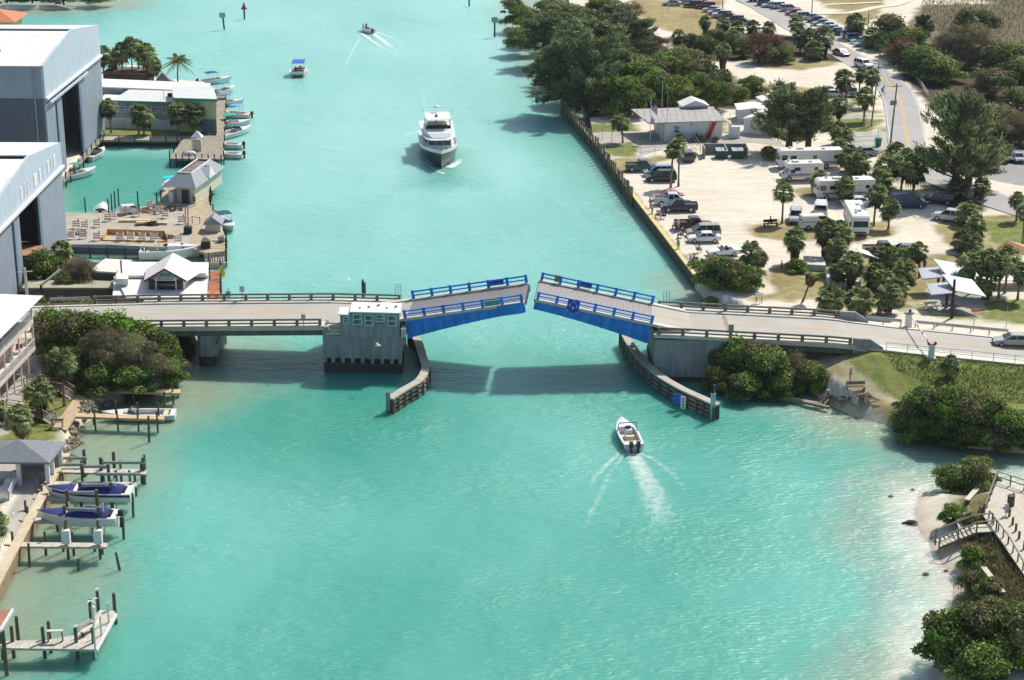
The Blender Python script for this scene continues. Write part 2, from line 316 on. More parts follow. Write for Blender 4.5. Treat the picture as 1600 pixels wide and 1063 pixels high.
def ground_mat():
 m,N,L,b=newmat('ground');g=N.new("ShaderNodeNewGeometry")
 def nz(s,d=5):
  n=N.new("ShaderNodeTexNoise");n.inputs['Scale'].default_value=s;n.inputs['Detail'].default_value=d
  L.new(g.outputs['Position'],n.inputs['Vector']);return n.outputs[0]
 def ramp(src,c0,c1,p0=.35,p1=.65):
  r=N.new("ShaderNodeValToRGB");e=r.color_ramp.elements;e[0].position=p0;e[1].position=p1
  e[0].color=(*lin(c0),1);e[1].color=(*lin(c1),1);L.new(src,r.inputs[0]);return r.outputs[0]
 n1,n2,n3=nz(.09),nz(.8),nz(5)
 mixn=N.new("ShaderNodeMath");mixn.operation='ADD';h=N.new("ShaderNodeMath");h.operation='MULTIPLY';h.inputs[1].default_value=.5
 L.new(n2,mixn.inputs[0]);L.new(n3,mixn.inputs[1]);L.new(mixn.outputs[0],h.inputs[0]);fine=h.outputs[0]
 m3=N.new("ShaderNodeMath");m3.operation='ADD';h3=N.new("ShaderNodeMath");h3.operation='MULTIPLY';h3.inputs[1].default_value=.5
 L.new(n1,m3.inputs[0]);L.new(n2,m3.inputs[1]);L.new(m3.outputs[0],h3.inputs[0]);broad=h3.outputs[0]
 mpt=N.new('ShaderNodeMapping');mpt.inputs['Scale'].default_value=(.16,1.5,1);mpt.inputs['Rotation'].default_value=(0,0,.35);L.new(g.outputs['Position'],mpt.inputs[0]);nt_=N.new('ShaderNodeTexNoise');nt_.inputs['Scale'].default_value=.9;nt_.inputs['Detail'].default_value=6;nt_.inputs['Distortion'].default_value=.6;L.new(mpt.outputs[0],nt_.inputs['Vector'])
 mt=N.new('ShaderNodeMixRGB');mt.inputs[0].default_value=.2;L.new(ramp(broad,'c4b9a4','ded6c5',.3,.7),mt.inputs[1]);L.new(ramp(nt_.outputs[0],'aa9e88','e4ddcd',.38,.62),mt.inputs[2]);cur=mt.outputs[0]
 cols={'dry':(broad,'7d7248','a3966e',.36,.62),'grass':(fine,'5e6a34','85884e',.4,.62),'soil':(fine,'332c22','5b5140',.35,.65),'paved':(broad,'9d998e','b3afa3',.35,.65),'asphalt':(broad,'8a8886','9b9996',.35,.65),'rock':(fine,'3b382f','807a6b',.4,.6),'dune':(fine,'4a4a2a','847b56',.38,.6),'heath':(fine,'5b5544','7d745f',.38,.62)}
 for k in KINDS:
  at=N.new("ShaderNodeAttribute");at.attribute_name=k
  mx=N.new("ShaderNodeMixRGB");L.new(at.outputs['Fac'],mx.inputs[0]);L.new(cur,mx.inputs[1]);L.new(ramp(*cols[k]),mx.inputs[2]);cur=mx.outputs[0]
 at=N.new("ShaderNodeAttribute");at.attribute_name='wet'
 mx=N.new("ShaderNodeMixRGB");mx.blend_type='MULTIPLY';L.new(at.outputs['Fac'],mx.inputs[0]);L.new(cur,mx.inputs[1]);mx.inputs[2].default_value=(.84,.82,.78,1);cur=mx.outputs[0]
 L.new(cur,b.inputs['Base Color']);b.inputs['Roughness'].default_value=.95;b.inputs['Specular IOR Level'].default_value=.15
 bp=N.new("ShaderNodeBump");bp.inputs['Strength'].default_value=.5;bp.inputs['Distance'].default_value=.15
 L.new(fine,bp.inputs['Height']);L.new(bp.outputs[0],b.inputs['Normal']);return m
GROUND=ground_mat()
ground_part('ground',14,140,105,330,.5)
ground_part('ground',14,240,330,760,1.0)
ground_part('ground',140,240,105,330,2.0)
ground_part('ground',-150,-28,100,470,.5)
# ---------------------------------------------------------------- water: colour by depth and area; distant sky reflection and bridge shadow painted in
def water():
 o,X,Y,Z=grid_mesh('water',-150,150,70,500,1.0,lambda X,Y:X*0)
 d=np.full(X.shape,99.)
 for n,poly,z,wd,off in LANDW:
  if n in('north_marina','boat_works','restaurant_ground','east_shore'):extra=6
  else:extra={'south_beach':3.5,'motel_ground':-3.5}.get(n,0)
  d=np.minimum(d,-sdist(X,Y,poly)-off+extra)
 set_attr(o.data,'shore',np.clip(1-(d+(vnoise(X,Y,6,9)-.5)*5)/9.0,0,1))
 pl=W2([(480,560),(640,560),(700,640),(600,760),(300,700),(300,600)],0)
 deep_and_shade=np.clip((sdist(X,Y,pl)+10)/16,0,1)
 pl=W2([(830,560),(1130,560),(1140,640),(1400,680),(1600,705),(1300,720),(950,660),(850,620)],0)
 deep_and_shade=np.maximum(deep_and_shade,.8*np.clip((sdist(X,Y,pl)+8)/14,0,1))
 pl=W2([(0,235),(340,250),(360,260),(340,320),(100,335)],0)
 deep_and_shade=np.maximum(deep_and_shade,1.0*np.clip((sdist(X,Y,pl)+5)/8,0,1))
 pl=W2([(900,190),(960,260),(1010,340),(990,345),(900,250),(800,190)],0)
 deep_and_shade=np.maximum(deep_and_shade,.7*np.clip((sdist(X,Y,pl)+8)/14,0,1))
 pl=W2([(680,235),(720,240),(740,290),(650,290)],0)
 deep_and_shade=np.maximum(deep_and_shade,.7*np.clip((sdist(X,Y,pl)+5)/8,0,1))  # darker patch of water around the yacht's bow
 pl=W2([(0,0),(190,15),(60,60),(-100,60)],0)
 deep_and_shade=np.maximum(deep_and_shade,.6*np.clip((sdist(X,Y,pl)+20)/30,0,1))
 pl=W2([(640,585),(980,575),(1020,625),(900,665),(680,655)],0);deep_and_shade=np.maximum(deep_and_shade,.3*np.clip((sdist(X,Y,pl)+4)/12,0,1))  # the bridge's shadow on the channel, painted as darker water
 deep_and_shade=np.maximum(deep_and_shade,.35*np.clip((195-Y)/60,0,1)*(.6+.8*vnoise(X,Y,14,21)))  # foreground darkened, the near end of the painted reflection gradient
 set_attr(o.data,'deep_and_shade',deep_and_shade);set_attr(o.data,'far',np.clip((Y-185)/120,0,1)*(.7+.5*vnoise(X,Y,30,4)))  # pale sky reflection of the distant water put into the colour
 for n,poly,z,wd,off in LANDW:
  if n=='south_beach':set_attr(o.data,'sandy',np.clip(1-(-sdist(X,Y,poly)+(vnoise(X,Y,2.5,31)-.5)*3)/5.5,0,1));dd_=-sdist(X,Y,poly);set_attr(o.data,'weed',np.clip(1-np.abs(dd_-6.5+(vnoise(X,Y,8,41)-.5)*3)/2.2,0,1)*np.clip(vnoise(X,Y,1.6,42)*3-.8,0,1)*(Y<185))if n=='south_beach' else None
 def seg(a,b,wd,a0,a1):
  p,q=P(*a),P(*b);e=q-p;L2=e.x**2+e.y**2
  t=((FX-p.x)*e.x+(FY-p.y)*e.y)/L2;tt=np.clip(t,0,1)
  dd=np.sqrt((FX-p.x-tt*e.x)**2+(FY-p.y-tt*e.y)**2)
  return np.clip(1-dd/(wd*(.6+.8*tt)),0,1)*(a0+(a1-a0)*tt)*((t>-.02)&(t<1.02))
 m,N,L,b=newmat('water');g=N.new("ShaderNodeNewGeometry")
 def nz(s,d,st=(1,1,1)):
  mp=N.new("ShaderNodeMapping");mp.inputs['Scale'].default_value=st;L.new(g.outputs['Position'],mp.inputs[0])
  n=N.new("ShaderNodeTexNoise");n.inputs['Scale'].default_value=s;n.inputs['Detail'].default_value=d
  L.new(mp.outputs[0],n.inputs['Vector']);return n.outputs[0]
 big=nz(.03,7,(1.4,.5,1));r=N.new("ShaderNodeValToRGB");e=r.color_ramp.elements
 e[0].position=.36;e[1].position=.64;e[0].color=(.065,.325,.255,1);e[1].color=(.145,.44,.365,1)
 L.new(big,r.inputs[0]);cur=r.outputs[0]
 def mix(attr,col,k=1.0):
  nonlocal cur
  a=N.new("ShaderNodeAttribute");a.attribute_name=attr;mu=N.new("ShaderNodeMath");mu.operation='MULTIPLY';mu.inputs[1].default_value=k
  L.new(a.outputs['Fac'],mu.inputs[0]);mx=N.new("ShaderNodeMixRGB");L.new(mu.outputs[0],mx.inputs[0]);L.new(cur,mx.inputs[1])
  mx.inputs[2].default_value=(*col,1);cur=mx.outputs[0]
 mix('far',(.32,.60,.55),.6);mix('deep_and_shade',(.03,.26,.19),.8);mix('shore',(.26,.31,.21),.85);mix('sandy',(.62,.64,.57),.95);mix('weed',(.25,.31,.31),.55)
 L.new(cur,b.inputs['Base Color']);b.inputs['Roughness'].default_value=.32;b.inputs['IOR'].default_value=1.33;b.inputs['Subsurface Weight'].default_value=1;b.inputs['Subsurface Radius'].default_value=(1.0,2.0,1.9);b.inputs['Subsurface Scale'].default_value=2.2
 bp=N.new("ShaderNodeBump");bp.inputs['Strength'].default_value=1;bp.inputs['Distance'].default_value=.23
 a1,a2,a3=nz(.35,4,(1,1.7,1)),nz(1.1,6,(1,2.4,1)),nz(.07,2)
 s1=N.new("ShaderNodeMath");s1.operation='MULTIPLY_ADD';s1.inputs[1].default_value=1.4;L.new(a1,s1.inputs[0]);L.new(a2,s1.inputs[2])
 s2=N.new("ShaderNodeMath");s2.operation='MULTIPLY';L.new(s1.outputs[0],s2.inputs[0])
 mr=N.new("ShaderNodeMapRange");mr.inputs['From Min'].default_value=.35;mr.inputs['From Max'].default_value=.65;mr.inputs['To Min'].default_value=.45;mr.inputs['To Max'].default_value=1.2
 L.new(a3,mr.inputs[0]);L.new(mr.outputs[0],s2.inputs[1])
 L.new(s2.outputs[0],bp.inputs['Height']);L.new(bp.outputs[0],b.inputs['Normal'])
 o.data.materials.append(m);structure(o)
 for nm,(x0,x1,y0,y1)in{'w':(-1500,-150,-600,1500),'e':(150,1500,-600,1500),'n':(-150,150,500,1500),'s':(-150,150,-600,70)}.items():
  q=structure(MB().quad((x0,y0,0),(x1,y0,0),(x1,y1,0),(x0,y1,0)).build('water',m))
water()
MC['foam']=None
def foam_mat():
 m,N,L,b=newmat('foam');g=N.new("ShaderNodeNewGeometry");a=N.new("ShaderNodeAttribute");a.attribute_name='f'
 n=N.new("ShaderNodeTexNoise");n.inputs['Scale'].default_value=1.1;n.inputs['Detail'].default_value=9;n.inputs['Roughness'].default_value=.75
 L.new(g.outputs['Position'],n.inputs['Vector'])
 s=N.new("ShaderNodeMath");s.operation='ADD';L.new(n.outputs[0],s.inputs[0]);L.new(a.outputs['Fac'],s.inputs[1])
 mr=N.new("ShaderNodeMapRange");mr.inputs['From Min'].default_value=.62;mr.inputs['From Max'].default_value=1.3;mr.clamp=True;L.new(s.outputs[0],mr.inputs[0])
 b.inputs['Base Color'].default_value=(.8,.88,.84,1);b.inputs['Roughness'].default_value=.8;L.new(mr.outputs[0],b.inputs['Alpha']);return m
FOAM=foam_mat()
def wake(label,paths):
 vs,fs,at=[],[],[]
 for pts,wd,al in paths:
  C=[P(x,y,0)for x,y in pts];n0=len(vs);D=[]
  fine=[]
  for i in range(len(C)-1):
   for k in range(6):
    t=k/6;fine.append((C[i].lerp(C[i+1],t),wd[i]+(wd[i+1]-wd[i])*t,al[i]+(al[i+1]-al[i])*t))
  fine.append((C[-1],wd[-1],al[-1]))
  for i,(c,ww,a)in enumerate(fine):
   d=(fine[min(i+1,len(fine)-1)][0]-fine[max(i-1,0)][0]).normalized();r=Vector((d.y,-d.x,0))
   for k,s in enumerate((-1,-.5,0,.5,1)):
    vs.append(c+r*ww*s+Vector((0,0,.015+.004*len(D))));at.append(a*(0,.75,1,.75,0)[k])
  for i in range(len(fine)-1):
   for k in range(4):q=n0+i*5+k;fs.append((q,q+1,q+6,q+5))
 me=bpy.data.meshes.new('wake');me.from_pydata(vs,[],fs);set_attr(me,'f',np.array(at));me.materials.append(FOAM)
 o=bpy.data.objects.new('wake',me);COL.objects.link(o);o['kind']='stuff';o['label']=label;o['category']='wake'
wake('white foam wake trailing behind the twin-engine boat south of the bridge',[([(986,706),(1000,730),(1018,765),(1030,800),(1042,835)],[1.0,1.4,1.8,2.1,2.4],[.55,.42,.36,.28,0]),([(972,706),(955,720),(930,745),(918,770)],[.4,.5,.5,.5],[.4,.3,.3,.05]),([(994,706),(1022,718),(1055,745),(1090,790)],[.4,.5,.6,.6],[.45,.25,.2,0]),([(976,708),(950,745),(925,800),(905,850)],[.4,.5,.6,.7],[.22,.2,.22,0])])
wake('white foam wake behind the small skiff far up the channel',[([(581,51),(598,63),(625,85)],[.7,.9,1.3],[.85,.6,0]),([(562,50),(590,70),(615,88)],[.5,.6,.6],[.7,.5,0]),([(586,50),(610,58),(640,72)],[.4,.5,.6],[.6,.4,0]),([(563,60),(550,80),(538,108)],[.3,.3,.3],[.4,.4,.2])])
wake('foam curling from the big yacht bow and stern quarter',[([(702,262),(716,254),(722,244)],[1.1,.9,.4],[.8,.6,0]),([(660,205),(640,210),(625,213)],[.5,.6,.6],[.4,.45,0]),([(656,246),(680,266),(694,272)],[.25,.3,.4],[.45,.5,.6]),([(672,200),(668,185),(660,150),(655,100)],[.6,.9,1.2,1.5],[.15,.2,.18,0])])
wake('foam around the pontoon boat hull',[([(455,108),(452,113)],[.5,.6],[.6,.3]),([(478,108),(481,113)],[.5,.6],[.6,.3])])
# ---------------------------------------------------------------- road with markings, on the causeway and on the bridge
asph=M('road_surface','a9a59b',.9,.08,.25,bump=.1,coord='Object')
asph2=M('beach_road_surface','a09e9a',.9,.1,.25,streak=.05)
walk_m=M('sidewalk_concrete','c9c5b6',.85,.06,.5)
yel=M('yellow_line','c9a05a',.8,.15,2);wht=M('white_line','c8c8c2',.8,.1,2);yel2=M('orange_line','cf9a4a',.8,.1,2)
def strip(o0,o1,xs,dz,th=None):
 b=MB();n=len(xs)
 vs=[(x,ynear(x)+o,zroad(x)+dz)for x in xs for o in(o0,o1)]
 fs=[(2*i,2*i+2,2*i+3,2*i+1)for i in range(n-1)]
 b.add(vs,fs)
 if th:
  k=len(vs);vs2=[(v[0],v[1],v[2]-th)for v in vs];b.add(vs2,[q[::-1]for q in fs])
  side=[(2*i,2*i+k,2*i+2+k,2*i+2)for i in range(n-1)]+[(2*i+1,2*i+3,2*i+3+k,2*i+1+k)for i in range(n-1)]+[(0,1,1+k,k),(k-2,2*n-2+k,k+k-1,k-1)]
  for q in side:b.f.append(q);b.mi.append(0)
 return b
def xr(a,b,n):return[a+(b-a)*i/n for i in range(n+1)]
XP0,XP1=P(575,505,5.4).x,P(1077,520,5.4).x
land_r=[x for x in xr(XAB,220,30)];land_l=xr(-220,XLA,14)
for xs in(land_r,land_l):
 structure(strip(.9,8.2,xs,0.0,.1).build('road',asph))
 structure(strip(-.9,.9,xs,.12,.25).build('sidewalk',walk_m))
 structure(strip(8.2,8.6,xs,.12,.25).build('kerb',walk_m))
 structure(strip(4.35,4.47,xs,.006).build('road_marking',yel));structure(strip(4.63,4.75,xs,.006).build('road_marking',yel))
 structure(strip(1.2,1.32,xs,.006).build('road_marking',wht));structure(strip(7.8,7.92,xs,.006).build('road_marking',wht))
def ribbon(name,pts,wd,z,mat,off=0.0,dz=0):
 C=[P(x,y,z)for x,y in pts];S=[]
 for i in range(len(C)-1):
  p0,p1,p2,p3=C[max(i-1,0)],C[i],C[i+1],C[min(i+2,len(C)-1)]
  for k in range(8):
   t=k/8;S.append(.5*((2*p1)+(p2-p0)*t+(2*p0-5*p1+4*p2-p3)*t*t+(3*p1-p0-3*p2+p3)*t**3))
 S.append(C[-1]);vs=[]
 for i,c in enumerate(S):
  d=(S[min(i+1,len(S)-1)]-S[max(i-1,0)]).normalized();r=Vector((d.y,-d.x,0))
  for s in(-1,1):q=c+r*(off+s*wd/2);vs.append((q.x,q.y,Hat(q.x,q.y)+.09+dz))
 zz=[max(vs[2*i][2],vs[2*i+1][2])for i in range(len(S))]
 vs=[(v[0],v[1],RL+.1+dz)for i,v in enumerate(vs)]
 return structure(MB().add(vs,[(2*i,2*i+1,2*i+3,2*i+2)for i in range(len(S)-1)]).build(name,mat))
RD=[(1100,-30),(1180,5),(1240,40),(1300,74),(1352,104),(1389,131),(1406,157),(1414,197),(1420,232),(1450,270),(1520,300),(1600,330),(1700,352)]
ribbon('road',RD,6.4,RL,asph2)
ribbon('road_marking',RD[3:9],.16,RL,yel2,-.15,.005);ribbon('road_marking',RD[3:9],.16,RL,yel2,.15,.005)
ribbon('road_marking',RD[1:9],.12,RL,wht,-2.95,.005);ribbon('road_marking',RD[1:9],.12,RL,wht,2.95,.005)
ribbon('path',[(1285,8),(1330,6),(1375,4)],1.6,RL,M('path_sand','d2c8b2',.95,.08,.8));ribbon('path',[(1275,22),(1330,20),(1368,12),(1400,8),(1440,-8)],2.2,RL,MC['path_sand'],0,.004)
# ================================================================ the bridge
GR='railing posts'
def road_z(x):return zroad(x)
def barrier(name,label,x0,x1,off,parent=None,m=rail_conc,n=None,h=.95,cat='railing'):
 """concrete post-and-rail parapet along the bridge"""
 t=thing(name,label,cat,(x0,ynear(x0)+off,zroad(x0)))
 n=n or max(2,int((x1-x0)/2.55));xs=xr(x0,x1,n)
 for i,x in enumerate(xs):
  w_=.34
  MB().box((x,ynear(x)+off,zroad(x)+h/2-.1),(w_,.34,h+.2)).build('post',m,t,world=True)
 for dz,hh in((h-.1,.2),(.42,.16)):
  b=MB()
  for i in range(n):
   p=V(xs[i]+.17,ynear(xs[i])+off,zroad(xs[i])+dz);q=V(xs[i+1]-.17,ynear(xs[i+1])+off,zroad(xs[i+1])+dz)
   b.bar(p,q,.16,hh)
  b.build('rail',m,t,world=True)
 return t
OFF_N,OFF_F=-.55,9.3
def span(name,label,x0,x1):
 t=thing(name,label,'bridge',(x0,ynear(x0),zroad(x0)))
 n=8;xs=xr(x0,x1,n)
 strip(.9,8.2,xs,0,.35).build('road_deck',asph,t,world=True)
 strip(-.9,.9,xs,.16,.5).build('walkway',conc_light,t,world=True)
 strip(8.2,9.6,xs,.16,.5).build('walkway',conc_light,t,world=True)
 for o in(-.2,3,6,9):
  strip(o-.25,o+.25,xs,-.36,.75).build('girder',M('girder_concrete','6f6c62',.85,.2,1,streak=.2),t,world=True)
 for o in(4.42,4.7):strip(o-.06,o+.06,xs,.006).build('lane_line',yel,t,world=True)
 for o in(1.25,7.85):strip(o-.05,o+.05,xs,.006).build('edge_line',wht,t,world=True)
 return t
XP_L0,XP_L1=P(508,573,0).x,P(630,573,0).x
XP_R0,XP_R1=P(1019,581,0).x,P(1140,585,0).x
span('bridge_span','concrete approach span of the drawbridge west of the bridge house',XLA,XP_L0+.2)
span('bridge_span','concrete approach span of the drawbridge east of the channel, landing by the barrier gates',XP_R1-.5,XAB+1.5)
barrier('railing','concrete post and rail parapet on the near side of the western approach span',XLA-4,XP_L0-.3,OFF_N)
barrier('railing','far side concrete parapet of the western approach, in front of the restaurant',XLA-6,XP_L1-.8,OFF_F)
barrier('railing','concrete post and rail parapet on the near side of the eastern approach, above the mangrove',XP_R0+.5,XAB-.6,OFF_N)
barrier('railing','concrete post and rail parapet on the far side of the eastern approach',XP_R0+1.2,XAB-.6,OFF_F)
# end walls of the eastern abutment
for off,lab in((OFF_N,'near'),(OFF_F,'far')):
 t=thing('parapet_wall','short solid concrete parapet ending the %s railing at the eastern abutment'%lab,'wall',(XAB,ynear(XAB)+off,zroad(XAB)))
 b=MB();x1=XAB+3.1
 b.add([(x,ynear(x)+off+s*.2,z)for x,zt,zb in((XAB-.3,zroad(XAB)+1.0,.6 if off<0 else 3),(XAB+1.6,zroad(XAB)+.95,1.2 if off<0 else 3),(x1,zroad(x1)+.35,1.6 if off<0 else 2.6))for s in(-1,1)for z in(zb,zt)],[(0,1,3,2),(8,10,11,9),(0,4,5,1),(4,8,9,5),(2,3,7,6),(6,7,11,10),(1,5,7,3),(5,9,11,7),(0,2,6,4),(4,6,10,8)])
 b.build('wall_face',concrete,t,world=True)
# abutment block
t=thing('bridge_abutment','grey concrete abutment block carrying the eastern end of the bridge on the bank','abutment',(XAB,ynear(XAB),1.5))
MB().prism([(XAB+.6,ynear(XAB)-.85),(XAB+2.8,ynear(XAB)-1.0),(XAB+2.8,ynear(XAB)+9.6),(XAB+.6,ynear(XAB)+9.6)],.4,zroad(XAB)-.36).build('block',concrete,t,world=True)
# ---- piers
def pier_front(t,x0,x1,ztop,depth,y0off=-.05):
 ya,yb=ynear(x0)-.9+y0off,ynear(x1)-.9+y0off
 poly=[(x0,ya),(x1,yb),(x1,yb+depth),(x0,ya+depth)]
 MB().prism(poly,1.75,ztop).build('pier_wall',concrete,t,world=True)
 MB().prism([(x0+.05,ya+.06),(x1-.05,yb+.06),(x1-.05,yb+depth-.06),(x0+.05,ya+depth-.06)],-1,1.15).build('wet_footing',conc_dark,t,world=True)
 b=MB();n=8
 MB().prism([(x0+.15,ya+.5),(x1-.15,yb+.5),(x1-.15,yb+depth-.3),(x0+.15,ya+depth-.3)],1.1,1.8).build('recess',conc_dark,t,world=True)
 for i in range(n+1):
  x=x0+(x1-x0)*i/n;x=min(max(x,x0+.2),x1-.2);b.box((x,ynear(x)-.9+y0off+.35,1.45),(.4,.62,.6))
 b.build('corbel',concrete,t,world=True)
PD=11.0
t=thing('bascule_pier','big grey concrete bascule pier under the bridge house, dark wet footing','bridge pier',(XP_L0,ynear(XP_L0),0))
pier_front(t,XP_L0,XP_L1,4.45,PD)
LP_=t
t2=thing('bascule_pier','grey streaked concrete bascule pier on the east bank beside the mangrove','bridge pier',(XP_R0,ynear(XP_R0),0))
ya,yb=ynear(XP_R0)-.9,ynear(XP_R1)-.9
MB().prism([(XP_R0,ya),(XP_R1,yb),(XP_R1,yb+PD),(XP_R0,ya+PD)],.5,4.95).build('pier_wall',concrete,t2,world=True)
MB().prism([(XP_R0-.1,ya-.1),(XP_R1+.1,yb-.1),(XP_R1+.1,yb+PD),(XP_R0-.1,ya+PD)],-1,.5).build('wet_footing',M('stained_concrete','4b453a',.8,.25,2),t2,world=True)
strip(-1.15,.9,xr(XP_R0-.1,XP_R1,3),.12,.28).build('deck_lip',conc_light,t2,world=True)
strip(8.2,9.8,xr(XP_R0-.1,XP_R1,3),.12,.5).build('walkway',conc_light,t2,world=True)
strip(.9,8.2,xr(XP1+.1,XP_R1,3),0,.35).build('road_deck',asph,t2,world=True)
for o in(4.42,4.7):strip(o-.06,o+.06,xr(XP1+.1,XP_R1,3),.006).build('lane_line',yel,t2,world=True)
MB().bar((XP1+.05,ynear(XP1)+.9,5.44),(XP1+.05,ynear(XP1)+8.2,5.44),.22,.08).build('joint_strip',blue_steel,t2,world=True)
strip(8.2,9.8,xr(XP_L0,XP_L1-.5,3),.12,.5).build('walkway',conc_light,LP_,world=True)
strip(.9,8.2,xr(XP_L0+.2,XP0-.1,3),0,.35).build('road_deck',asph,LP_,world=True)
b=MB()
for i in range(3):b.box((XP_L0+1.4,ynear(XP_L0)-.75+i*.45,4.62+.22*i),(1.9,.45,.24+.2*i))
b.build('steps',conc_light,LP_,world=True)
MB().box((XP_L0+.35,ynear(XP_L0)-.6,4.95),(.7,.6,1.0)).build('end_post',concrete,LP_,world=True)
# ---- bridge tender's house
hx0,hx1,hs=P(534,482,7.0).x,P(626,482,7.0).x,P(552,482,7).x
yf=lambda x:ynear(x)-.96
t=thing('bridge_house','grey concrete bridge tender house with white flat roof and five windows','building',(hx0,yf(hx0),4.4))
MB().prism([(hs,yf(hs)),(hx1,yf(hx1)),(hx1,yf(hx1)+3.1),(hs,yf(hs)+3.1)],4.4,7.35).build('wall',concrete,t,world=True)
MB().prism([(hx0,yf(hx0)+.03),(hs-.02,yf(hs)+.03),(hs-.02,yf(hs)+2.4),(hx0,yf(hx0)+2.4)],4.4,7.0).build('wall',concrete,t,world=True)
MB().prism([(hs-.2,yf(hs)-.25),(hx1+.15,yf(hx1)-.25),(hx1+.15,yf(hx1)+3.4),(hs-.2,yf(hs)+3.4)],7.36,7.5).build('roof',white_roof,t,world=True)
MB().prism([(hx0-.2,yf(hx0)-.2),(hs-.22,yf(hs)-.2),(hs-.22,yf(hs)+2.6),(hx0-.2,yf(hx0)+2.6)],7.01,7.14).build('roof',white_roof,t,world=True)
r_=MB();
for i in range(7):r_.box((hs+.9+i*.7+.3*(i%3),yf(hs)+1.0+.35*(i%4),7.58),(.18+.1*(i%2),.15,.16))
r_.build('roof_debris',wood_plain,t,world=True)
frm=M('window_frame','e0e4e2',.5,.05,2)
def win(par,c,wd,h,nrm=(0,-1),mull=1,fm=frm,gm=glass_b,fw=.07,world=True,name='window',d=.05):
 """window: frame > pane; c centre of the opening in the wall face, facing nrm"""
 n=Vector((nrm[0],nrm[1],0)).normalized();r=Vector((-n.y,n.x,0));c=Vector(c);b=MB();u=Vector((0,0,1))
 for s in(-1,1):
  b.bar(c+r*s*(wd/2)-u*(h/2+fw/2)+n*d/2,c+r*s*(wd/2)+u*(h/2+fw/2)+n*d/2,fw,d+.02,up=n)
  b.bar(c-r*(wd/2-fw/2)+u*s*h/2+n*d/2,c+r*(wd/2-fw/2)+u*s*h/2+n*d/2,d,fw)
 for k in range(mull):b.bar(c-r*(wd/2-fw/2)+u*(h*((k+1)/(mull+1)-.5))+n*d/2,c+r*(wd/2-fw/2)+u*(h*((k+1)/(mull+1)-.5))+n*d/2,d,fw)
 f=b.build(name,fm,par,world=world)
 g=MB();q=[c+r*a*(wd/2-fw/2)+u*b_*(h/2-fw/2)+n*.012 for a,b_ in((-1,-1),(1,-1),(1,1),(-1,1))];g.quad(*q)
 g.build('pane',gm,f,world=world);return f
for px,wd,h,yy in((543,.55,.65,493),(561.5,.95,1.2,492),(579.5,.95,1.2,493),(597,.95,.75,489.5),(615,.95,1.2,493)):
 q=P(px,yy,6.2);win(t,(q.x,yf(q.x),7.35-(yy-482)/11.9),wd,h)
q=P(596,498,5.9);MB().box((q.x,yf(q.x)-.12,5.85),(.75,.3,.45)).build('air_conditioner',grey_metal,t,world=True)
MB().prism([(hx1+.16,yf(hx1)-.1),(hx1+.75,yf(hx1)-.1),(hx1+.75,yf(hx1)+3.2),(hx1+.16,yf(hx1)+3.2)],4.46,5.5).build('side_ledge',conc_light,t,world=True)
# ---- leaves, built flat then tilted about the pivot
lam=lambda:None
def leaf(label,sgn,ang,xp):
 L_=abs((P(820,476,8.5).x if sgn>0 else P(835,474,8.5).x)-xp)/math.cos(ang)
 t=thing('bascule_leaf',label,'drawbridge span',(xp,ynear(xp),5.5));t.rotation_euler=(0,-ang*1.0 if sgn>0 else ang,math.atan(SLP))
 def bb():return MB()
 X=lambda a:a*sgn
 c0=4.5;o0,o1=.35,7.9
 bx=lambda b,a0,a1,y0,y1,z0,z1:b.box((X((a0+a1)/2),(y0+y1)/2,(z0+z1)/2),(a1-a0,y1-y0,z1-z0))
 bx(bb(),0,c0-.01,o0+.55,o1-.55,-.3,0).build('concrete_deck',asph,t)
 b=bb();bx(b,0.1,c0-.01,4.05,4.17,0.004,.01);bx(b,0.1,c0-.01,4.33,4.45,0.004,.01);b.build('lane_line',yel,t)
 bx(bb(),c0,L_,o0+.55,o1-.55,-.22,.0).build('steel_grating',GRATE,t)
 for y0,y1 in((o0-.25,o0+.54),(o1-.54,o1+.2)):
  bx(bb(),.5,L_,y0,y1,-.16,.14).build('kerb_walk',conc_light,t)
 for y in(o0-.2,o1+.1):
  b=bb();n=10;vs=[]
  for i in range(n+1):
   a=c0-.1+(L_-c0+.1)*i/n;dep=.85+1.25*(1-i/n)**1.6
   for yy in(y-.14,y+.14):vs+=[(X(a),yy,-.17),(X(a),yy,-.17-dep)]
  fs=[]
  for i in range(n):
   k=4*i;fs+=[(k,k+1,k+5,k+4),(k+2,k+6,k+7,k+3),(k+1,k+3,k+7,k+5),(k,k+4,k+6,k+2)]
  fs+=[(0,2,3,1),(4*n,4*n+1,4*n+3,4*n+2)]
  b.add(vs,fs);g=b.build('girder',blue_steel,t)
  b=bb()
  for i in range(11):
   a=c0+.4+(L_-c0-.6)*i/10;dep=.85+1.25*(1-(a-c0)/(L_-c0))**1.6;yy=y-.18
   bx(b,a-.04,a+.04,yy-.12,yy+.04,-.17-dep,-.17)
  b.build('stiffener',blue_steel,g)
 b=bb()
 for i in range(6):a=c0+1+(L_-c0-1.6)*i/5;bx(b,a-.12,a+.12,o0+.1,o1-.1,-1.0,-.25)
 b.build('cross_beam',blue_steel,t)
 for y in(o0-.05,o1-.05):
  n=6
  for i in range(n+1):
   a=c0+(L_-c0-.25)*i/n
   p=bx(bb(),a-.16,a+.16,y-.17,y+.13,-.5 if i==n else-.16,1.12).build('rail_post',blue_steel,t)
  for z0,z1 in((.88,1.04),(.52,.64),(.28,.36))if y<1 else((.86,1.04),(.42,.56)):
   bx(bb(),c0-.2,L_-.1,y-.05,y+.05,z0,z1).build('rail',blue_steel,t)
 b=bb();bx(b,L_-.02,L_+.12,o0+.4,o1-.4,-.4,-.02);b.build('tip_plate',M('tip_steel','2a2d33',.6,.2,2),t)
 return t,L_,c0,o0,bx
